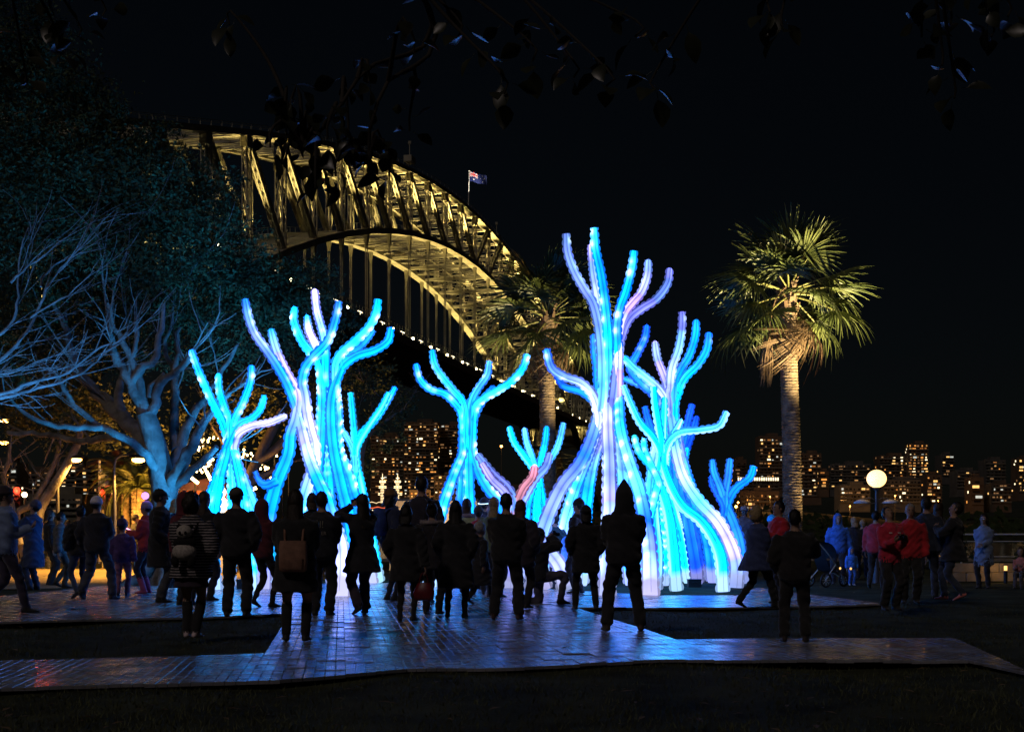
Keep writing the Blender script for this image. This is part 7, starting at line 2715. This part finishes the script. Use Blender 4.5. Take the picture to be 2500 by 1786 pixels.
for sx in (-0.35, 0.35):
    h = MB()
    h.ell((sx * 0.5, 0.56, 0.42), (0.03, 0.02, 0.03), 8, 6)
    h.build("reflector", mat("amber_reflector_glow", (1, 0.5, 0.1), 0.3, var=0, emit=(1, 0.5, 0.12), es=1.2, sample=False), ST)  # emission put in to imitate light thrown back by the reflectors
# ================================================================== the tree we stand under: branches hanging into the top of the view
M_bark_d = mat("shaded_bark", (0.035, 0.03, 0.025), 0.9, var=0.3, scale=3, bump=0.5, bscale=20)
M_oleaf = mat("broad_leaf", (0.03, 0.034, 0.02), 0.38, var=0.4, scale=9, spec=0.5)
OT = thing("overhanging_tree", "broad leaved tree above the camera, dark leaves hanging into the top of the view", "tree", loc=(-3.6, -1.5, 0))
oo = np.array([-3.6, -1.5, 0])
m = MB()
c = spline(np.array([[0, 0, -0.05], [0.05, 0.1, 1.4], [0.1, 0.2, 2.8], [0.3, 0.5, 4.0]]), 0.15)
m.tube(c, np.linspace(0.30, 0.2, len(c)) + 0.2 * np.exp(-np.linspace(0, 9, len(c))), 14)
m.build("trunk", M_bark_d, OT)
limb_defs = [[(0.3, 0.5, 4.0), (1.0, 3.0, 4.6), (1.8, 6.0, 4.4), (2.4, 8.0, 4.1)],
             [(0.3, 0.5, 4.0), (2.2, 2.8, 4.9), (4.0, 5.2, 4.6), (5.2, 7.2, 4.2)],
             [(0.2, 0.4, 3.8), (-0.2, 3.2, 4.8), (0.6, 6.4, 4.6), (1.0, 8.0, 4.3)],
             [(0.3, 0.5, 4.0), (3.0, 2.4, 5.0), (5.4, 4.6, 4.8), (6.7, 6.4, 4.4)]]
for ends in (((1000, -60), (880, 180), (800, 300), (740, 360)), ((1000, -60), (930, 220), (900, 330), (900, 390))):
    limb_defs.append([tuple(np.array([1.0, 3.0, 4.6]))] + [tuple(P(x_, y_, 7.2) - oo) for x_, y_ in ends])
LP = []
for d in limb_defs:
    c = spline(np.array(d), 0.15)
    m = MB()
    m.tube(c, np.linspace(0.13, 0.035, len(c)) if len(LP) < 4 else np.linspace(0.045, 0.008, len(c)), 9)
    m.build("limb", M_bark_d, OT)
    LP.append(c)
LPA = np.vstack(LP)


def leaf_shape(L=0.17, W=0.062, bend=0.2):
    t = np.array([0, 0.2, 0.45, 0.7, 0.88, 1.0])
    w_ = W * np.array([0.06, 0.62, 1.0, 0.82, 0.42, 0.02])
    z = -bend * L * t ** 2
    V = np.stack([np.stack([-w_, t * L, z + w_ * 0.35], -1), np.stack([0 * t, t * L, z], -1), np.stack([w_, t * L, z + w_ * 0.35], -1)], 1)
    m_ = MB()
    m_.grid(V, 0, True, False, wrap=False)
    m_.tube(np.array([[0, -0.05, 0.012], [0, 0, 0]]), 0.0025, 4)
    return m_.mesh("leaf", [M_oleaf])


LS = [leaf_shape(), leaf_shape(0.15, 0.066, 0.5), leaf_shape(0.19, 0.058, 0.35), leaf_shape(0.14, 0.055, -0.15)]
g_ = np.random.default_rng(77)
# twig ends seen in the photo: pixel, distance, leaves on the spray
sprays = [((700, 330), 7.2, 9), ((660, 360), 7.0, 7), ((760, 390), 7.3, 9), ((800, 340), 7.0, 9), ((850, 330), 7.4, 8), ((820, 430), 7.2, 8), ((880, 400), 7.1, 8), ((930, 370), 7.3, 8),
          ((950, 430), 7.2, 7), ((770, 460), 7.0, 6), ((700, 410), 7.4, 6), ((1000, 320), 7.4, 6), ((1120, 90), 6.6, 8), ((1230, 230), 6.4, 8), ((1300, 150), 6.6, 7), ((1400, 190), 6.5, 9), ((1480, 210), 6.4, 7), ((1600, 220), 6.4, 8),
          ((1550, 90), 6.6, 6), ((1880, 30), 6.2, 7), ((1910, 70), 6.2, 5), ((2250, 90), 6.4, 8), ((2320, 60), 6.5, 7), ((2300, 160), 6.3, 8), ((2330, 240), 6.3, 6), ((2420, 90), 6.4, 7),
          ((2460, 40), 6.4, 5), ((120, 70), 7.4, 8), ((190, 90), 7.3, 8), ((60, 200), 7.5, 7), ((150, 130), 7.4, 6), ((250, 40), 7.4, 6), ((560, 60), 7.4, 5), ((1010, 130), 7.0, 6), ((900, 200), 7.2, 6), ((700, 240), 7.2, 6)]
nl = 0
for k, ((px, py), Y, cnt) in enumerate(sprays):
    e = P(px, py, Y) - oo
    i = int(np.argmin(np.linalg.norm((LPA - e) * np.array([1, 1, 0.7]), axis=1)))
    s = LPA[i]
    md = (s + e) / 2 + np.array([0, 0, 0.15]) + g_.normal(0, 0.05, 3)
    c = spline(np.array([s, md, e + np.array([0, 0, 0.08]), e]), 0.06)
    m = MB()
    m.tube(c, np.linspace(0.014, 0.005, len(c)), 6)
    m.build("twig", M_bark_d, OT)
    for j in range(cnt):
        f = len(c) - 1 - int(j * 0.9)
        pt = c[max(0, f)]
        a = j * 2.4 + g_.normal(0, 0.4)
        o = link("leaf", LS[int(g_.integers(0, 4))], OT)
        el = R(-25) + g_.normal(0, 0.45)
        M = Matrix.Rotation(a, 4, 'Z') @ Matrix.Rotation(el, 4, 'X') @ Matrix.Rotation(g_.normal(0, 0.7), 4, 'Y')
        dv = np.array(M @ Vector((0, 0.05, 0)))
        o.matrix_local = Matrix.Translation(pt + dv) @ M @ Matrix.Scale(g_.uniform(0.45, 0.75), 4)
        nl += 1
